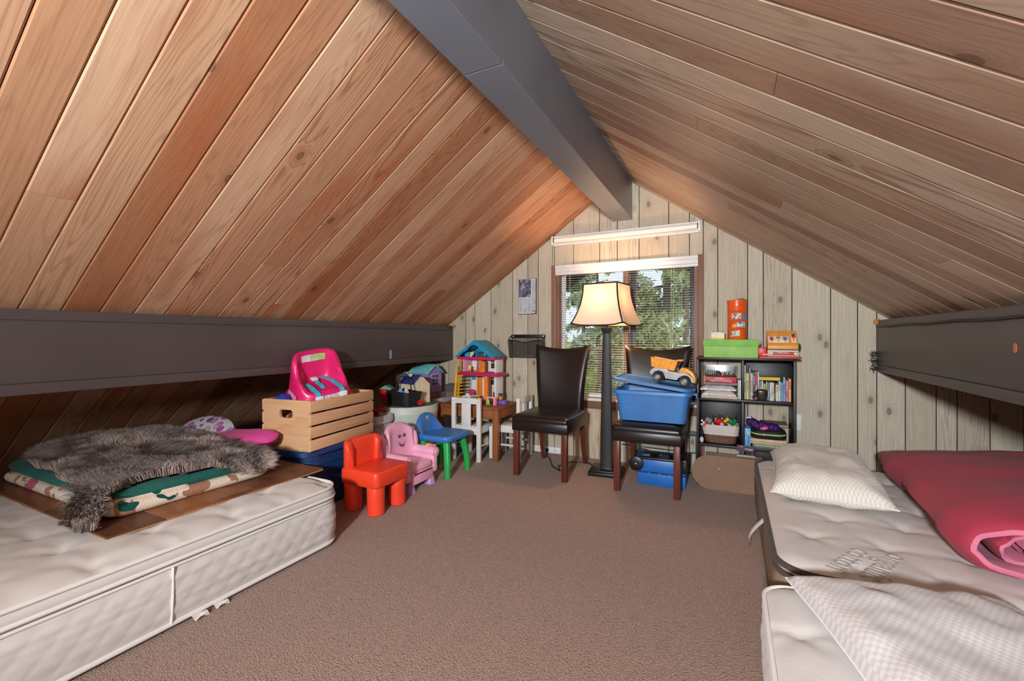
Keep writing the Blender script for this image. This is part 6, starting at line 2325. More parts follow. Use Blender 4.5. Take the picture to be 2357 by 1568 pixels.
# back: a wall that wraps round the rear corners, arched along the top
plan = [(-0.080, -0.150), (-0.10, -0.150), (-0.12, -0.146), (-0.138, -0.132), (-0.150, -0.10), (-0.150, -0.05), (-0.150, 0.0), (-0.150, 0.05), (-0.150, 0.10), (-0.138, 0.132), (-0.12, 0.146), (-0.10, 0.150), (-0.080, 0.150)]


def red_back(u):
    k = u * (len(plan) - 1)
    i_ = min(int(k), len(plan) - 2)
    f = k - i_
    return Vector(plan[i_]).lerp(Vector(plan[i_ + 1]), f)


rings = []
NB = 44
for i_ in range(NB + 1):
    u = i_ / NB
    p = red_back(u)
    du = red_back(min(1, u + .01)) - red_back(max(0, u - .01))
    n_ = Vector((-du.y, du.x)).normalized()            # inward
    # wings rise from the seat to the full height of the back
    wing = min(1, 0.72 + u / 0.25, 0.72 + (1 - u) / 0.25)
    zt = 0.27 + 0.150 * (wing ** 0.75) + 0.016 * math.sin(PI * u)
    th = 0.046
    e = 0.018 if zt > 0.30 else 0.006
    sec = [(0, 0.25), (0, zt - e), (0.006, zt - e * .35), (0.018, zt), (th - 0.018, zt), (th - 0.006, zt - e * .35), (th, zt - e), (th, 0.25)]
    rings.append([(p.x + n_.x * -a, p.y + n_.y * -a, z) for a, z in sec])
mb = MB()
mb.loft(rings, True, True)
bmesh.ops.transform(mb.bm, matrix=Matrix.Identity(4), verts=mb.bm.verts)
o = mb.build('backrest', P_RED2, rc, angle=60)

# ------------------------------------------------------------------ pink smiling chair (faces +x)
pk = T('toddler_chair', 'pink armchair-shaped toddler chair with a smiling face printed on its back', 'chair', (-2.075, 2.545, 0))
MB().box((0.0, 0, 0.150), (0.22, 0.23, 0.060), bev=0.022, seg=3).build('seat', P_PINK2, pk, angle=60)
MB().box((0.012, 0, 0.085), (0.20, 0.24, 0.085), bev=0.012).build('skirt', P_PINK2, pk)
MB().box((0.114, 0, 0.118), (0.006, 0.19, 0.009), bev=0.002).build('slot', P_DRED, pk)


def pink_back(sg):
    def fn(u, v):
        a = 2 * u - 1
        hw_ = 0.155 * (0.90 + 0.10 * math.sin(PI * min(1, v * 1.3)))
        zt = 0.445 - 0.055 * abs(a) ** 3.0
        z = 0.06 + (zt - 0.06) * v
        x_ = -0.125 - 0.030 * v + 0.050 * abs(a) ** 3
        th = 0.028 * min(1, ((1 - abs(a)) * 8) ** .5 if abs(a) < 1 else 0) * min(1, ((1 - v) * 12) ** .5)
        return (x_ + sg * th + (0.012 * (1 - a * a) * math.sin(PI * v) if sg > 0 else 0), a * hw_, z)
    return fn


mb = MB()
mb.grid(pink_back(1), 28, 28)
mb.grid(pink_back(-1), 28, 28)
bmesh.ops.remove_doubles(mb.bm, verts=mb.bm.verts, dist=0.0008)
mb.build('backrest', P_PINK2, pk, angle=70)
for s_ in (-1, 1):
    mb = MB()
    rings = []
    for k in range(12):
        f = k / 11
        r_ = 0.036 * (0.75 + 0.35 * math.sin(PI * min(1, f * 1.05)))
        if f < 0.1 or f > 0.9:
            r_ *= 0.7
        zc = 0.20 + 0.185 * f
        rings.append([(-0.128 - 0.012 * f + 0.055 * math.cos(2 * PI * j / 12) * r_ / 0.036, s_ * 0.165 + r_ * math.sin(2 * PI * j / 12), zc) for j in range(12)])
    mb.loft(rings, True, True)
    mb.build('wing', P_PINK2, pk, angle=70)
    MB().box((-0.01, s_ * 0.152, 0.150), (0.235, 0.060, 0.155), bev=0.018, seg=3).build('arm', P_PINK2, pk, angle=60)
    MB().tube([(-0.10, s_ * 0.152, 0.226), (0.112, s_ * 0.152, 0.222)], 0.036, 14).build('arm_roll', P_PINK2, pk, angle=50)
    MB().lathe([(0.0, 0), (0.020, 0), (0.020, 0.004), (0.012, 0.007), (0.0, 0.007)], 16, (0.112, s_ * 0.152, 0.222), M=Matrix.Rotation(PI / 2, 4, 'Y')).build('arm_button', pm((236, 180, 204), .4), pk)
    MB().lathe([(0.044, 0), (0.044, 0.006), (0.036, 0.024), (0.030, 0.05), (0.026, 0.058)], 18, (0.082, s_ * 0.115, 0)).build('foot', P_PURPLE, pk)
    MB().lathe([(0.034, 0), (0.034, 0.006), (0.026, 0.05)], 16, (-0.105, s_ * 0.115, 0)).build('foot', P_PURPLE, pk)
# face: two eyes with glints and an open smile
for s_ in (-1, 1):
    MB().sph((-0.0955, 0.010 + s_ * 0.028, 0.352), 0.0115, 12, sc=(0.25, 0.75, 1.25)).build('eye', P_INK, pk)
    MB().sph((-0.0925, 0.0125 + s_ * 0.028, 0.358), 0.0038, 8, sc=(0.3, 1, 1.2)).build('eye_glint', P_WHITE, pk)
mb = MB()
up_, lo_ = [], []
for k in range(17):
    f = k / 16
    yy = 0.010 - 0.044 + 0.088 * f
    zu = 0.318 - 0.034 * math.sin(PI * f)
    up_.append((-0.0905, yy, zu))
    lo_.append((-0.0905, yy, zu - 0.0025 - 0.012 * math.sin(PI * f) * (1.0 if f < .75 else .5)))
mb.loft([up_, lo_], False, False, closed=False)
mb.build('mouth', P_INK, pk)
MB().sph((-0.091, 0.004, 0.2775), 0.009, 10, sc=(0.2, 1.3, 0.6)).build('tongue', pm((226, 90, 90), .5), pk)
# beads and pages on the far arm
MB().cyl((0.0, 0.172, 0.262), (0.095, 0.172, 0.262), 0.008, n=12).build('bead_bar', P_CREAM, pk)
for k, c_ in enumerate((P_RED, P_YEL, P_ORG, P_MAG, P_GREY)):
    MB().lathe([(0.006, -0.007), (0.0115, -0.005), (0.0115, 0.005), (0.006, 0.007)], 12, (0.004 + k * 0.021, 0.172, 0.262), M=Matrix.Rotation(PI / 2, 4, 'Y')).build('bead', c_, pk)
MB().box((0.02, 0.142, 0.260), (0.06, 0.03, 0.004), bev=0.001).build('toy_page', PAPER, pk)

# ------------------------------------------------------------------ blue and green chair (faces +x)
bch = T('toddler_chair', 'blue and green plastic toddler chair beside the low table', 'chair', (-2.065, 2.93, 0))
mb = MB()
mb.loft([[(x, y, z) for x, y in rrect(a, b, 0.06, 6)] for a, b, z in ((0.30, 0.30, 0.268), (0.325, 0.325, 0.278), (0.33, 0.33, 0.300), (0.325, 0.325, 0.312), (0.305, 0.305, 0.318), (0.25, 0.25, 0.312))], True, True)
mb.build('seat', P_BLUE2, bch, angle=60)


def bback(sg):
    def fn(u, v):
        a = 2 * u - 1
        hw_ = 0.160 - 0.030 * v ** 1.4
        zt = 0.458 - 0.075 * abs(a) ** 2.4
        z = 0.275 + (zt - 0.275) * v
        x_ = -0.140 - 0.045 * v + 0.06 * abs(a) ** 2 * (1 - v) + 0.02 * abs(a) ** 2
        th = 0.016 * min(1, max(0, (1 - abs(a)) * 9) ** .5) * min(1, max(0, (1 - v) * 12) ** .5)
        return (x_ + sg * th, a * hw_, z)
    return fn


mb = MB()
mb.grid(bback(1), 22, 18)
mb.grid(bback(-1), 22, 18)
bmesh.ops.remove_doubles(mb.bm, verts=mb.bm.verts, dist=0.0008)
mb.build('backrest', P_BLUE2, bch, angle=70)
MB().lathe([(0.0, 0), (0.018, 0), (0.018, 0.002), (0, 0.002)], 18, M=Matrix.Rotation(PI / 2, 4, 'Y') @ Matrix.Diagonal((1.25, 0.85, 1, 1))).build('badge', pm((206, 226, 196), .5), bch, loc=(-0.158, 0, 0.412))
MB().lathe([(0.0, 0), (0.010, 0), (0.010, 0.002), (0, 0.002)], 14, M=Matrix.Rotation(PI / 2, 4, 'Y') @ Matrix.Diagonal((1.25, 0.85, 1, 1))).build('badge_mark', pm((110, 170, 60), .5), bch, loc=(-0.1562, 0, 0.412))
for sx in (-1, 1):
    for sy in (-1, 1):
        mb = MB()
        rings = []
        for k in range(9):
            f = k / 8
            z = 0.275 * (1 - f)
            o_ = 0.105 + 0.035 * math.sin(f * PI * 0.55)
            w_ = 0.026 - 0.004 * f
            rings.append([(sx * o_ + x * 1.0, sy * o_ + y, z) for x, y in rrect(w_ * 2, w_ * 1.8, 0.014, 3)])
        mb.loft(rings, True, True)
        mb.build('leg', P_GREEN2, bch, angle=50)

# ------------------------------------------------------------------ navy tote, crate and what is in it
nt = T('storage_tote', 'large navy blue storage tote under the wooden crate', 'storage tote', (-2.57, 2.105, 0), rz=R(4))
MB().tub(0.56, 0.60, 0.365, 0.09, 0.005, 0.93, n=7).build('tub', P_NAVY, nt, angle=50)
MB().loft([[(x, y, z) for x, y in rrect(0.56 * k + g, 0.60 * k + g, 0.09, 7)] for k, g, z in ((0.985, 0.0, 0.285), (0.99, 0.012, 0.287), (0.99, 0.012, 0.318), (0.99, 0, 0.32))], False, False).build('band', P_NAVY, nt, angle=30)
mb = MB()
mb.loft([[(x, y, z) for x, y in rrect(0.60 - 2 * i_, 0.66 - 2 * i_, 0.11, 8)] for i_, z in ((0.012, 0.352), (0.0, 0.354), (0.0, 0.380), (0.006, 0.388), (0.014, 0.391), (0.022, 0.388), (0.032, 0.384))], False, True)
mb.build('lid', P_NAVY, nt, angle=40)
for y_ in (-0.24, -0.08, 0.08, 0.24):
    MB().box((0, y_, 0.3865), (0.5, 0.03, 0.006), bev=0.002).build('lid_rib', P_NAVY, nt)

m_pine = wood('pine_crate', (226, 182, 138), (216, 168, 122), (182, 126, 82), ring=7, stretch=(0.8, 8), rough=0.6, kn=0.05, axis=1, line_amt=0.3,
              hue=[(0, (228, 186, 144)), (0.5, (220, 174, 130)), (1, (232, 194, 152))])
m_pine_x = wood('pine_crate_end', (226, 182, 138), (216, 168, 122), (182, 126, 82), ring=6, stretch=(0.8, 6), rough=0.6, kn=0.10, axis=3, line_amt=0.3,
                hue=[(0, (222, 178, 136)), (0.5, (216, 170, 126)), (1, (226, 186, 144))])
CRX, CRY, CRZ = -2.455, 2.09, 0.3915
cw, cd, chh = 0.355, 0.60, 0.305
ck_ = T('wooden_crate', 'slatted pine crate full of toys on the navy tote lid', 'crate', (CRX, CRY, CRZ), rz=R(7.5))
for s_ in (-1, 1):
    # end board with a hand hole
    hw, z0, z1 = 0.052, 0.195, 0.245
    mb = MB()
    y_ = s_ * (cd / 2 - 0.009)
    outer_ = [(-cw / 2, 0.0), (cw / 2, 0.0), (cw / 2, chh), (-cw / 2, chh)]
    hole = [(px, pz + (z0 + z1) / 2) for px, pz in rrect(2 * hw, z1 - z0, 0.02, 4)]
    # ring of quads between the hole and the board edge
    n_ = len(hole)
    for yy, flip in ((y_ - 0.009, 0), (y_ + 0.009, 1)):
        pass
    outpts = []
    for hx, hz in hole:
        dx, dz = hx, hz - (z0 + z1) / 2
        k = min((cw / 2) / abs(dx) if abs(dx) > 1e-6 else 9e9, ((chh - (z0 + z1) / 2) if dz > 0 else (z0 + z1) / 2) / abs(dz) if abs(dz) > 1e-6 else 9e9)
        outpts.append((dx * k, (z0 + z1) / 2 + dz * k))
    for c_ in outer_:                                   # snap the nearest projected points to the corners
        j = min(range(n_), key=lambda i_: (outpts[i_][0] - c_[0]) ** 2 + (outpts[i_][1] - c_[1]) ** 2)
        outpts[j] = c_
    r_in0 = [(a, y_ - 0.009, b) for a, b in hole]
    r_out0 = [(a, y_ - 0.009, b) for a, b in outpts]
    r_in1 = [(a, y_ + 0.009, b) for a, b in hole]
    r_out1 = [(a, y_ + 0.009, b) for a, b in outpts]
    mb.loft([r_in0, r_out0, r_out1, r_in1, r_in0], False, False)
    bmesh.ops.remove_doubles(mb.bm, verts=mb.bm.verts, dist=1e-6)
    o = mb.build('end_board', m_pine_x, ck_, smooth=False)
    o['tone'] = 0.37 + 0.2 * s_
    for k in range(4):
        z = 0.036 + k * 0.0775
        o = MB().box((0, 0, 0), (0.010, cd + 0.002, 0.066), bev=0.0015).build('slat', m_pine, ck_, loc=(s_ * (cw / 2 + 0.005), 0, z))
        o['tone'] = rs.random()
for k in range(5):
    o = MB().box((0, 0, 0), (0.062, cd, 0.008), bev=0.001).build('bottom_slat', m_pine, ck_, loc=(-0.144 + 0.072 * k, 0, 0.006))
    o['tone'] = rs.random()
mb = MB()
for k in range(4):
    for dz in (-0.018, 0.018):
        for y_ in (-cd / 2 + 0.009, cd / 2 - 0.009):
            mb.cyl((cw / 2 + 0.0098, y_, 0.036 + k * 0.0775 + dz), (cw / 2 + 0.0106, y_, 0.036 + k * 0.0775 + dz), 0.0016, n=6)
tag(mb.build('nail_heads', P_GREY, ck_), kind='stuff')
CM = Matrix.Translation((CRX, CRY, CRZ)) @ Matrix.Rotation(R(7.5), 4, 'Z')


def in_crate(x, y, z):
    return CM @ Vector((x, y, z))


# soft things seen through the slats
t = NT('crate_fabric')
v = t.coord()
t.bsdf(t.ramp(t.voro(v, 16).outputs['Color'], [(0.0, (120, 16, 32)), (0.5, (160, 24, 48)), (0.72, (196, 150, 70)), (0.8, (60, 130, 160)), (1.0, (120, 16, 40))], 'CONSTANT'), 0.9)
o = T('toy_clothes', 'dark red cloth and toys seen through the crate slats', 'cloth', in_crate(0, 0, 0.011), R(7.5))
tb2 = bmesh.new()
bmesh.ops.create_icosphere(tb2, subdivisions=4, radius=1)
for v_ in tb2.verts:
    n_ = v_.co
    q = Vector((math.copysign(abs(n_.x) ** .45, n_.x) * 0.158, math.copysign(abs(n_.y) ** .45, n_.y) * 0.262, 0.102 + math.copysign(abs(n_.z) ** .6, n_.z) * 0.10))
    v_.co = q + Vector((0.008 * nz(q.x * 20, q.y * 20, q.z * 30), 0, 0.014 * nz(q.x * 12, q.y * 12) if n_.z > 0 else 0))
MB()._join(tb2).build('bundle', t.m, o, angle=80)
MB().sph((0.12, -0.05, 0.19), 0.03, 10, sc=(1, 1.6, .7)).build('teal_bit', P_AQUA, o)
MB().sph((0.12, -0.2, 0.185), 0.03, 10, sc=(1, 1.4, .6)).build('pale_bit', pm((150, 170, 210), .6), o)

# pink booster seat, tipped back on top of the crate
bs = T('booster_seat', 'hot pink toddler booster seat with aqua straps tilted on top of the crate', 'booster seat', in_crate(-0.008, -0.01, 0.298), rot=(R(9), R(19), R(-16)))
bs.scale = (0.80, 0.98, 1.06)


def bowl(a0, zf, rf):
    pass


# outer shell: squat tub, high back at -x, low front at +x
NA = 48
prof_out = [(0.205, 0.0), (0.212, 0.012), (0.205, 0.024), (0.19, 0.03), (0.178, 0.08), (0.166, 0.16)]


def shell_ring(rx, ry, zfun, dx=0.0):
    ring = []
    for j in range(NA):
        a = 2 * PI * j / NA
        c_, s_ = math.cos(a), math.sin(a)
        sup = 3.2
        k = (abs(c_) ** sup + abs(s_) ** sup) ** (-1 / sup)
        ring.append((rx * k * c_ + dx, ry * k * s_, zfun(c_ * k, a)))
    return ring


def rim_h(c_, a):
    # c_ runs from -1 (back) to +1 (front)
    b = 1 / (1 + math.exp((c_ + 0.22) * 5.5))
    side = 1 / (1 + math.exp((c_ - 0.62) * 11))
    return 0.072 + 0.050 * side + 0.138 * b


rings = [shell_ring(0.205, 0.192, lambda c, a: 0.0), shell_ring(0.212, 0.198, lambda c, a: 0.010), shell_ring(0.208, 0.195, lambda c, a: 0.022), shell_ring(0.19, 0.182, lambda c, a: 0.028)]
for f in (0.35, 0.7, 0.93):
    rings.append(shell_ring(0.19 - 0.022 * f, 0.182 - 0.026 * f, lambda c, a, f=f: 0.028 + (rim_h(c, a) - 0.028) * f))
rings.append(shell_ring(0.160, 0.148, lambda c, a: rim_h(c, a) + 0.006))
rings.append(shell_ring(0.142, 0.130, lambda c, a: rim_h(c, a) + 0.002))
rings.append(shell_ring(0.130, 0.118, lambda c, a: 0.066 + (rim_h(c, a) - 0.066) * 0.6))
rings.append(shell_ring(0.124, 0.112, lambda c, a: 0.076 + (rim_h(c, a) - 0.076) * 0.1))
rings.append(shell_ring(0.10, 0.09, lambda c, a: 0.070))
mb = MB()
mb.loft(rings, True, True)
mb.build('shell', P_HOT, bs, angle=60)


def ribbon(nm, pts, w, mat, par, th=0.003):
    mb = MB()
    P_ = [Vector(p) for p in pts]
    rr = []
    for i_, p in enumerate(P_):
        tg = (P_[min(i_ + 1, len(P_) - 1)] - P_[max(i_ - 1, 0)]).normalized()
        sd = tg.cross(Vector((0, 0, 1)))
        sd = sd.normalized() if sd.length > 1e-4 else Vector((0, 1, 0))
        up = sd.cross(tg)
        rr.append([p - sd * w / 2 - up * th / 2, p + sd * w / 2 - up * th / 2, p + sd * w / 2 + up * th / 2, p - sd * w / 2 + up * th / 2])
    mb.loft(rr, True, True)
    return mb.build(nm, mat, par, smooth=False)


ribbon('strap', [(-0.06, -0.098, 0.082), (-0.01, -0.088, 0.092), (0.05, -0.080, 0.094), (0.11, -0.075, 0.088), (0.165, -0.070, 0.088), (0.19, -0.068, 0.06)], 0.032, P_AQUA, bs)
ribbon('strap', [(-0.10, 0.03, 0.088), (-0.05, 0.052, 0.096), (0.02, 0.074, 0.098), (0.10, 0.085, 0.092), (0.165, 0.09, 0.088), (0.19, 0.09, 0.058)], 0.032, P_AQUA, bs)
ribbon('crotch_strap', [(-0.045, -0.012, 0.090), (0.0, -0.01, 0.084), (0.05, -0.006, 0.086), (0.085, -0.004, 0.076)], 0.028, P_AQUA, bs)
MB().box((-0.07, -0.014, 0.094), (0.048, 0.042, 0.012), bev=0.003).build('buckle', P_WHITE, bs)
for y_ in (-0.068, 0.09):
    MB().box((0.196, y_, 0.058), (0.018, 0.05, 0.032), bev=0.004, rot=(0, R(-20), 0)).build('strap_clip', P_WHITE, bs)
# stickers: safety label across the inside of the back, front picture strip, side label
def back_decal(nm, a0, a1, z0f, z1f, mat):
    def fn(u, v):
        a = PI + (a0 + (a1 - a0) * u)
        c_, s_ = math.cos(a), math.sin(a)
        k = (abs(c_) ** 3.2 + abs(s_) ** 3.2) ** (-1 / 3.2)
        f = z0f + (z1f - z0f) * v
        rx, ry = 0.125 + (0.1405 - 0.125) * f - 0.003, 0.113 + (0.1285 - 0.113) * f - 0.003
        return (rx * k * c_, ry * k * s_, 0.078 + (rim_h(c_ * k, a) - 0.078) * f)
    return MB().grid(fn, 14, 4).build(nm, mat, bs)


o = back_decal('label_white', 0.60, 0.12, 0.42, 0.90, pm((226, 226, 232), .5))
o = back_decal('label_green', 0.115, -0.62, 0.42, 0.90, photo_mat('safety_label', [(150, 196, 110), (170, 208, 130), (206, 220, 190)], 24))
MB().grid(lambda u, v: (0.196 + 0.002 - 0.006 * v, -0.075 + 0.165 * u, 0.030 + 0.040 * v), 8, 2).build('picture_strip', photo_mat('picture_strip_print', [(90, 20, 40), (206, 190, 200), (226, 220, 226), (236, 230, 234)], 46), bs)
MB().grid(lambda u, v: (-0.06 + 0.16 * u, -0.1865 + 0.004 * v - 0.0, 0.030 + 0.036 * v), 6, 2).build('care_label', pm((232, 160, 200), .5), bs)
bt = T('toy_blue_part', 'deep blue plastic toy with a round knob in the crate', 'toy', in_crate(-0.105, -0.235, 0.255), R(7))
MB().prism([(-0.05, 0), (0.055, 0), (0.05, 0.05), (0.02, 0.078), (-0.01, 0.06), (-0.035, 0.03)], -0.025, 0.025, 'XZ', bev=0.006).build('body', pm((24, 62, 176), .35), bt)
MB().sph((-0.05, 0, 0.030), 0.020, 12).build('knob', pm((34, 76, 196), .25), bt)

# ------------------------------------------------------------------ folded pink camp seat on the far end of the board
t = NT('flower_print')
v = t.coord()
vo = t.voro(v, 17, 'F1', 0.75)
sp = t.n('ShaderNodeSeparateColor')
t.l(vo.outputs['Color'], sp.inputs[0])
dots = t.ramp(sp.outputs[0], [(0.0, (186, 96, 160)), (0.25, (170, 150, 200)), (0.45, (196, 186, 168)), (0.62, (206, 120, 176)), (0.8, (152, 76, 132)), (0.9, (188, 178, 160))], 'CONSTANT')
c = t.mix(t.math('LESS_THAN', vo.outputs['Distance'], 0.42), lin((222, 212, 214)), dots)
c = t.mix(t.math('COMPARE', vo.outputs['Distance'], 0.40, 0.03), c, lin((140, 74, 124)))
t.bsdf(c, 0.6, 0, 0.3)
m_flower = t.m
P_SEAT = fabric((218, 78, 152), name='pink_seat_cloth', scale=200)
P_PALE = pm((214, 224, 196), 0.4)
fs = T('folding_toddler_seat', 'pink folded toddler camp seat with flower print beyond the sheepskin', 'folding seat', (-2.885, 1.615, BTOP), rz=R(2))


def oval_pad(nm, cx, cy, cz, rx, ry, th, mat, rot, dome=0.02, wav=0.0):
    mb = MB()
    n_ = 40
    rings = []
    for k, (f, z) in enumerate(((0.0, th), (0.5, th * .98), (0.85, th * 0.9), (1.0, th * 0.5), (0.98, 0.0), (0.5, 0.0), (0.0, 0.0))):
        f = max(f, 0.01)
        rings.append([(rx * f * math.cos(2 * PI * j / n_), ry * f * math.sin(2 * PI * j / n_), z + dome * (1 - f * f) + wav * math.sin(3 * 2 * PI * j / n_) * f) for j in range(n_)])
    mb.loft(rings, True, True)
    return mb.build(nm, mat, fs, loc=(cx, cy, cz), rot=rot, angle=60)


oval_pad('backrest', -0.21, 0.11, 0.112, 0.235, 0.125, 0.022, m_flower, (R(44), R(3), R(4)), 0.012)
oval_pad('back_edge', -0.21, 0.118, 0.100, 0.238, 0.128, 0.018, P_SEAT, (R(44), R(3), R(4)), 0.004)
oval_pad('seat', 0.235, 0.06, 0.115, 0.27, 0.105, 0.040, P_SEAT, (R(6), R(-5), R(3)), 0.024, 0.006)
oval_pad('seat_underside', 0.235, 0.06, 0.098, 0.262, 0.098, 0.022, pm((126, 26, 70), .4), (R(6), R(-5), R(3)), 0.0, 0.004)
for x_, y_, z_, nm in ((-0.02, -0.05, 0.085, 'hinge'), (0.30, -0.03, 0.078, 'hinge')):
    MB().tube([(x_ - 0.028, y_, z_ - 0.018), (x_, y_ - 0.012, z_), (x_ + 0.03, y_ - 0.004, z_ + 0.016)], [0.010, 0.019, 0.010], 10).build(nm, P_PALE, fs)
MB().tube([(-0.03, -0.04, 0.070), (0.10, -0.07, 0.062), (0.2, -0.06, 0.066), (0.3, -0.035, 0.078)], 0.006, 8).build('frame_tube', pm((70, 84, 170), .35), fs)
MB().tube([(-0.05, 0.12, 0.03), (0.1, 0.125, 0.02), (0.32, 0.11, 0.06)], 0.008, 8).build('frame_tube', pm((70, 84, 170), .35), fs)
oval_pad('leg_pad', 0.215, 0.035, 0.006, 0.17, 0.07, 0.026, P_SEAT, (0, 0, R(8)), 0.006)
MB().tube([(0.0, 0.0, 0.006), (-0.02, -0.02, 0.06), (-0.02, -0.045, 0.09)], 0.009, 8).build('leg_strut', P_SEAT, fs)
MB().tube([(0.30, 0.02, 0.02), (0.305, 0.0, 0.06), (0.3, -0.03, 0.085)], 0.009, 8).build('leg_strut', P_SEAT, fs)

# ------------------------------------------------------------------ baskets, tub and toy houses by the eave
t = NT('grey_green_marble')
v = t.coord()
t.bsdf(t.mix(t.noise(v, 9, 5, 0.65), lin((176, 190, 178)), lin((220, 226, 212))), 0.5)
tubb = T('toy_tub', 'large mottled pale green tub behind the toddler chairs', 'tub', (-2.505, 3.075, 0))
mb = MB()
n_ = 36
rings = []
for k, (s_, z) in enumerate(((0.80, 0.0), (0.86, 0.02), (0.93, 0.25), (0.985, 0.42), (1.0, 0.43), (1.0, 0.455), (0.985, 0.46), (0.99, 0.488), (0.965, 0.494), (0.95, 0.47), (0.82, 0.02))):
    rings.append([(0.215 * s_ * math.cos(2 * PI * j / n_), 0.262 * s_ * math.sin(2 * PI * j / n_), z) for j in range(n_)])
mb.loft(rings, True, True)
mb.build('tub', t.m, tubb, angle=50)
mb = MB()
mb.loft([[(0.215 * s_ * math.cos(2 * PI * j / n_), 0.262 * s_ * math.sin(2 * PI * j / n_), z) for j in range(n_)] for s_, z in ((0.9, 0.486), (0.955, 0.492), (0.955, 0.500), (0.9, 0.504))], True, True)
mb.build('lid_tray', pm((62, 96, 66), 0.5), tubb, angle=40)
MB().tube([(0.235 * math.cos(a), 0.265 * math.sin(a), 0.30 + 0.02 * math.cos((a - R(-70)) * 3)) for a in [R(q) for q in range(-110, -29, 10)]], 0.010, 8).build('handle', t.m, tubb)

# white cloth basket with dark scribbled lines
t = NT('zebra_cloth')
v = t.coord(rot=(0, 0, 0))
nn = t.noise(t.coord(scale=(3, 3, 30)), 2.2, 3, dist=0.8)
ln = t.math('LESS_THAN', t.math('ABSOLUTE', t.math('SUBTRACT', t.math('FRACT', t.math('MULTIPLY', nn, 7)), 0.5)), 0.09)
t.bsdf(t.mix(ln, lin((212, 206, 206)), lin((70, 62, 68))), 0.9)
zb = T('cloth_basket', 'white cloth basket with dark wavy lines behind the red chair', 'basket', (-2.60, 2.66, 0), rz=R(6))
MB().tub(0.33, 0.24, 0.455, 0.05, 0.006, 0.86).build('sides', t.m, zb, angle=50)
MB().loft([[(x, y, z) for x, y in rrect(0.33 - 2 * i_, 0.24 - 2 * i_, 0.05, 6)] for i_, z in ((0.0, 0.40), (-0.006, 0.402), (-0.006, 0.457), (0.008, 0.46), (0.012, 0.43))], False, False).build('cuff', pm((214, 210, 208), .8), zb, angle=40)
MB().tube([(q[0], -0.12 - 0.012, q[2]) for q in arc((0.0, 0.30), 0.055, 10, 170, 10)], 0.006, 8).build('handle', pm((70, 62, 64), .6), zb)
o = T('folded_cloth', 'dark red cloth lying in the white basket', 'cloth', (-2.60, 2.66, 0.30), rz=R(6))
MB().sph((0, 0, 0.10), 0.1, 16, sc=(1.25, 0.9, 0.75)).build('cloth', P_DRED, o)
MB().tube([(-0.08, -0.02, 0.165), (0.0, 0.03, 0.18), (0.08, 0.02, 0.165)], 0.008, 6).build('fold', pm((100, 16, 30), .8), o)
o = T('toy_tray', 'orange-red plastic toy tray at the basket back', 'toy tray', (-2.66, 2.80, 0.462), rz=R(6))
MB().slab(0.20, 0.07, 0, 0.026, 0.015, edge=0.006).build('tray', pm((226, 62, 40), .4), o)
MB().slab(0.16, 0.045, 0.026, 0.030, 0.01).build('inset', pm((196, 44, 30), .4), o)
o = T('toy_shed', 'small red toy shed with a green roof behind the black basket', 'toy house', (-2.70, 2.99, 0.505), rz=R(20))
MB().box((0, 0, 0.06), (0.10, 0.09, 0.12), bev=0.003).build('walls', pm((196, 32, 34), .4), o)
MB().prism([(-0.06, 0.12), (0.06, 0.12), (0.0, 0.152)], -0.055, 0.055, 'XZ', bev=0.002).build('roof', pm((104, 164, 132), .5), o)
MB().box((0.052, 0, 0.085), (0.004, 0.06, 0.05), bev=0.001).build('yellow_sign', pm((226, 206, 90), .5), o)
MB().box((0.052, -0.035, 0.085), (0.006, 0.014, 0.06), bev=0.001).build('blue_post', P_TEAL, o)
# black handled basket
kb = T('black_basket', 'black woven basket with an arched handle on the green tub', 'basket', (-2.465, 2.93, 0.5045), rz=R(-14))
mb = MB()
for k in range(12):
    f = k / 11
    w_, d_ = 0.25 + 0.05 * f, 0.13 + 0.03 * f
    pts = []
    for i_, (px, py) in enumerate(rrect(w_, d_, 0.025, 4)):
        pts.append((px, py, 0.006 + 0.0098 * k + 0.003 * (-1) ** (i_ + k)))
    dense = []
    for a_, b_ in zip(pts, pts[1:] + pts[:1]):
        A_, B_ = Vector(a_), Vector(b_)
        m_ = max(1, int((B_ - A_).length / 0.014))
        for q in range(m_):
            p = A_.lerp(B_, q / m_)
            ph = (-1) ** (q + k)
            dense.append((p.x * (1 + 0.012 * ph), p.y * (1 + 0.022 * ph), p.z))
    mb.tube(dense, 0.0062, 6, closed=True)
tag(mb.build('weave', pm((34, 33, 35), .6, .2, 60), kb), kind='stuff')
MB().box((0, 0, 0.008), (0.24, 0.12, 0.008)).build('bottom', P_BLACK, kb)
MB().tube([(q[0] * 0.82, 0, q[2]) for q in arc((0, 0.115), 0.128, 0, 180, 18)], 0.0055, 8).build('handle', pm((40, 36, 38), .6), kb)
for i_, (px, c_, lab) in enumerate(((-0.045, P_DRED, 'dark red toy in the black basket'), (0.0, pm((92, 170, 220), .4), 'light blue toy block in the black basket'), (0.045, pm((216, 190, 196), .6), 'pale pink toy in the black basket'))):
    M_ = Matrix.Translation((-2.465, 2.905, 0.5045)) @ Matrix.Rotation(R(-14), 4, 'Z')
    q = T('toy_piece', lab, 'toy', M_ @ Vector((px, 0.012 * (-1) ** i_, 0.013)), R(20 * i_))
    MB().box((0, 0, 0.055), (0.045, 0.05, 0.11), bev=0.008).build('body', c_, q)
    MB().sph((0, 0, 0.118), 0.016, 10).build('knob', c_, q)
o = T('toy_fire_engine', 'small shiny red toy car beside the cream toy house', 'toy car', (-2.325, 2.955, 0.5045), rz=R(-30))
MB().box((0, 0, 0.022), (0.065, 0.042, 0.028), bev=0.006).box((-0.006, 0, 0.042), (0.036, 0.036, 0.018), bev=0.006).build('body', pm((196, 26, 22), .2), o)
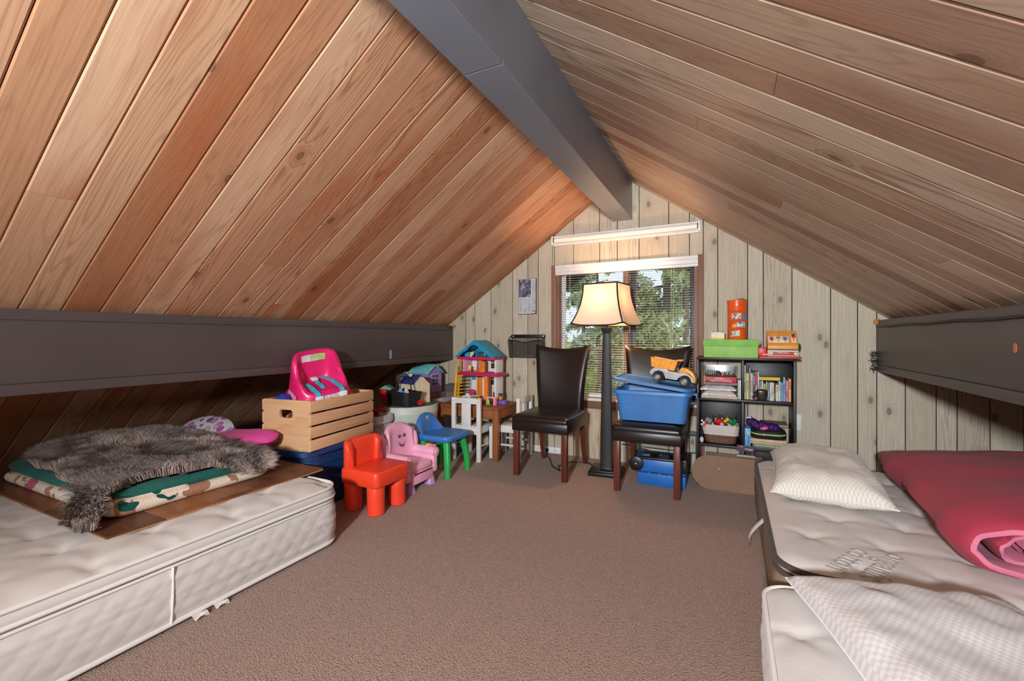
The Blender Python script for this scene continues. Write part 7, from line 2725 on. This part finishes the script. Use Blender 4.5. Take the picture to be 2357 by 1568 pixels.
for sx in (-1, 1):
    for sy in (-1, 1):
        MB().lathe([(0.003, -0.004), (0.010, -0.004), (0.010, 0.004), (0.003, 0.004)], 12, (sx * 0.02, sy * 0.020, 0.010), M=Matrix.Rotation(PI / 2, 4, 'X')).build('wheel', P_BLACK, o)
ch = T('toy_house', 'cream toy house with a dark blue roof on the green tub', 'toy house', (-2.50, 3.115, 0.5045), rz=R(-12))
mb = MB()
mb.prism([(-0.075, 0), (0.075, 0), (0.075, 0.16), (0.0, 0.225), (-0.075, 0.16)], -0.115, 0.115, 'YZ')
mb.build('walls', P_CREAM, ch, smooth=False)
for s_ in (-1, 1):
    MB().box((-0.02, s_ * 0.041, 0.200), (0.20, 0.112, 0.008), rot=(R(-s_ * 41), 0, 0), bev=0.002).build('roof_panel', pm((58, 62, 128), .4), ch)
mb = MB()
for k in range(4):
    for q in range(4):
        mb.box((0.0 + k * 0.013, -0.0758, 0.055 + q * 0.016), (0.009, 0.002, 0.012))
tag(mb.build('window_holes', P_INK, ch, smooth=False), kind='stuff')
MB().box((0.116, 0.0, 0.1), (0.003, 0.006, 0.2)).build('corner_seam', pm((206, 192, 156), .5), ch)
o = T('toy_helicopter', 'blue and cream toy helicopter on the cream house roof', 'toy helicopter', (-2.53, 3.075, 0.720), rot=(R(20), R(-6), R(-12)))
MB().sph((0, 0, 0.016), 0.024, 14, sc=(1.4, .8, .8)).build('body', pm((40, 74, 150), .4), o)
MB().box((0.03, 0, 0.022), (0.035, 0.022, 0.026), bev=0.005).build('cabin', pm((226, 210, 160), .5), o)
MB().tube([(-0.02, 0, 0.02), (-0.05, 0, 0.032)], [0.008, 0.004], 8).build('tail', pm((60, 130, 190), .4), o)
MB().cyl((0.0, 0, 0.034), (0.0, 0, 0.052), 0.003).box((0, 0, 0.052), (0.085, 0.008, 0.002)).build('rotor', P_WHITE, o)
# cartons that carry the lilac house
o = T('carton', 'plain carton behind the tub under the lilac toy house', 'carton', (-2.77, 3.58, 0))
MB().box((0, 0, 0.265), (0.40, 0.30, 0.53), bev=0.003).build('box', m_cardb, o)
MB().box((0, 0, 0.5315), (0.05, 0.30, 0.002)).build('tape', pm((190, 160, 120), .3), o)
lh = T('toy_house', 'lilac toy house with a ribbed aqua roof by the end wall', 'toy house', (-2.715, 3.56, 0.534), rz=R(-6))
MB().prism([(-0.10, 0), (0.10, 0), (0.10, 0.185), (0.0, 0.255), (-0.10, 0.185)], -0.115, 0.115, 'YZ').build('walls', pm((160, 136, 196), .5), lh, smooth=False)
for s_ in (-1, 1):
    MB().box((0, s_ * 0.058, 0.228), (0.27, 0.142, 0.008), rot=(R(-s_ * 35), 0, 0), bev=0.002).build('roof_panel', pm((120, 202, 200), .45), lh)
    for k in range(12):
        MB().box((-0.125 + k * 0.0227, s_ * 0.058, 0.2335), (0.007, 0.142, 0.006), rot=(R(-s_ * 35), 0, 0), bev=0.001).build('roof_rib', pm((136, 212, 208), .45), lh)
MB().box((0.117, 0.0, 0.12), (0.004, 0.09, 0.12), bev=0.001).build('window_frame', pm((206, 180, 220), .5), lh)
for k in range(3):
    for q in range(2):
        MB().box((0.1185, -0.022 + 0.044 * q, 0.085 + 0.036 * k), (0.003, 0.036, 0.028)).build('pane', pm((84, 70, 110), .3), lh)
o = T('grey_box', 'dark grey carton standing against the wall left of the table', 'carton', (-2.512, 3.757, 0))
MB().box((0, 0, 0.30), (0.15, 0.12, 0.60), bev=0.003).build('box', pm((92, 84, 84), .7), o)
MB().box((0, -0.0605, 0.5), (0.12, 0.001, 0.05)).build('label', pm((112, 104, 104), .7), o)
wb = T('alphabet_board', 'white easel board with a strip of printed letters left of the table', 'board', (-2.515, 3.51, 0))
MB().box((0, 0, 0.243), (0.026, 0.36, 0.486), bev=0.003).build('board', pm((206, 202, 206), .5), wb)
MB().box((0.0142, -0.10, 0.31), (0.002, 0.085, 0.28), bev=0.0005).build('letter_strip', pm((206, 190, 178), .6), wb)
P_LET = pm((106, 62, 60), .6)
for i_, row in enumerate(('DEFG', 'MNOP')):
    for j, chx in enumerate(row):
        text('letter', chx, 0.046, P_LET, wb, (0.0156, -0.122 + 0.045 * i_, 0.215 + 0.062 * j), (PI / 2, 0, PI / 2), ext=0.0004)
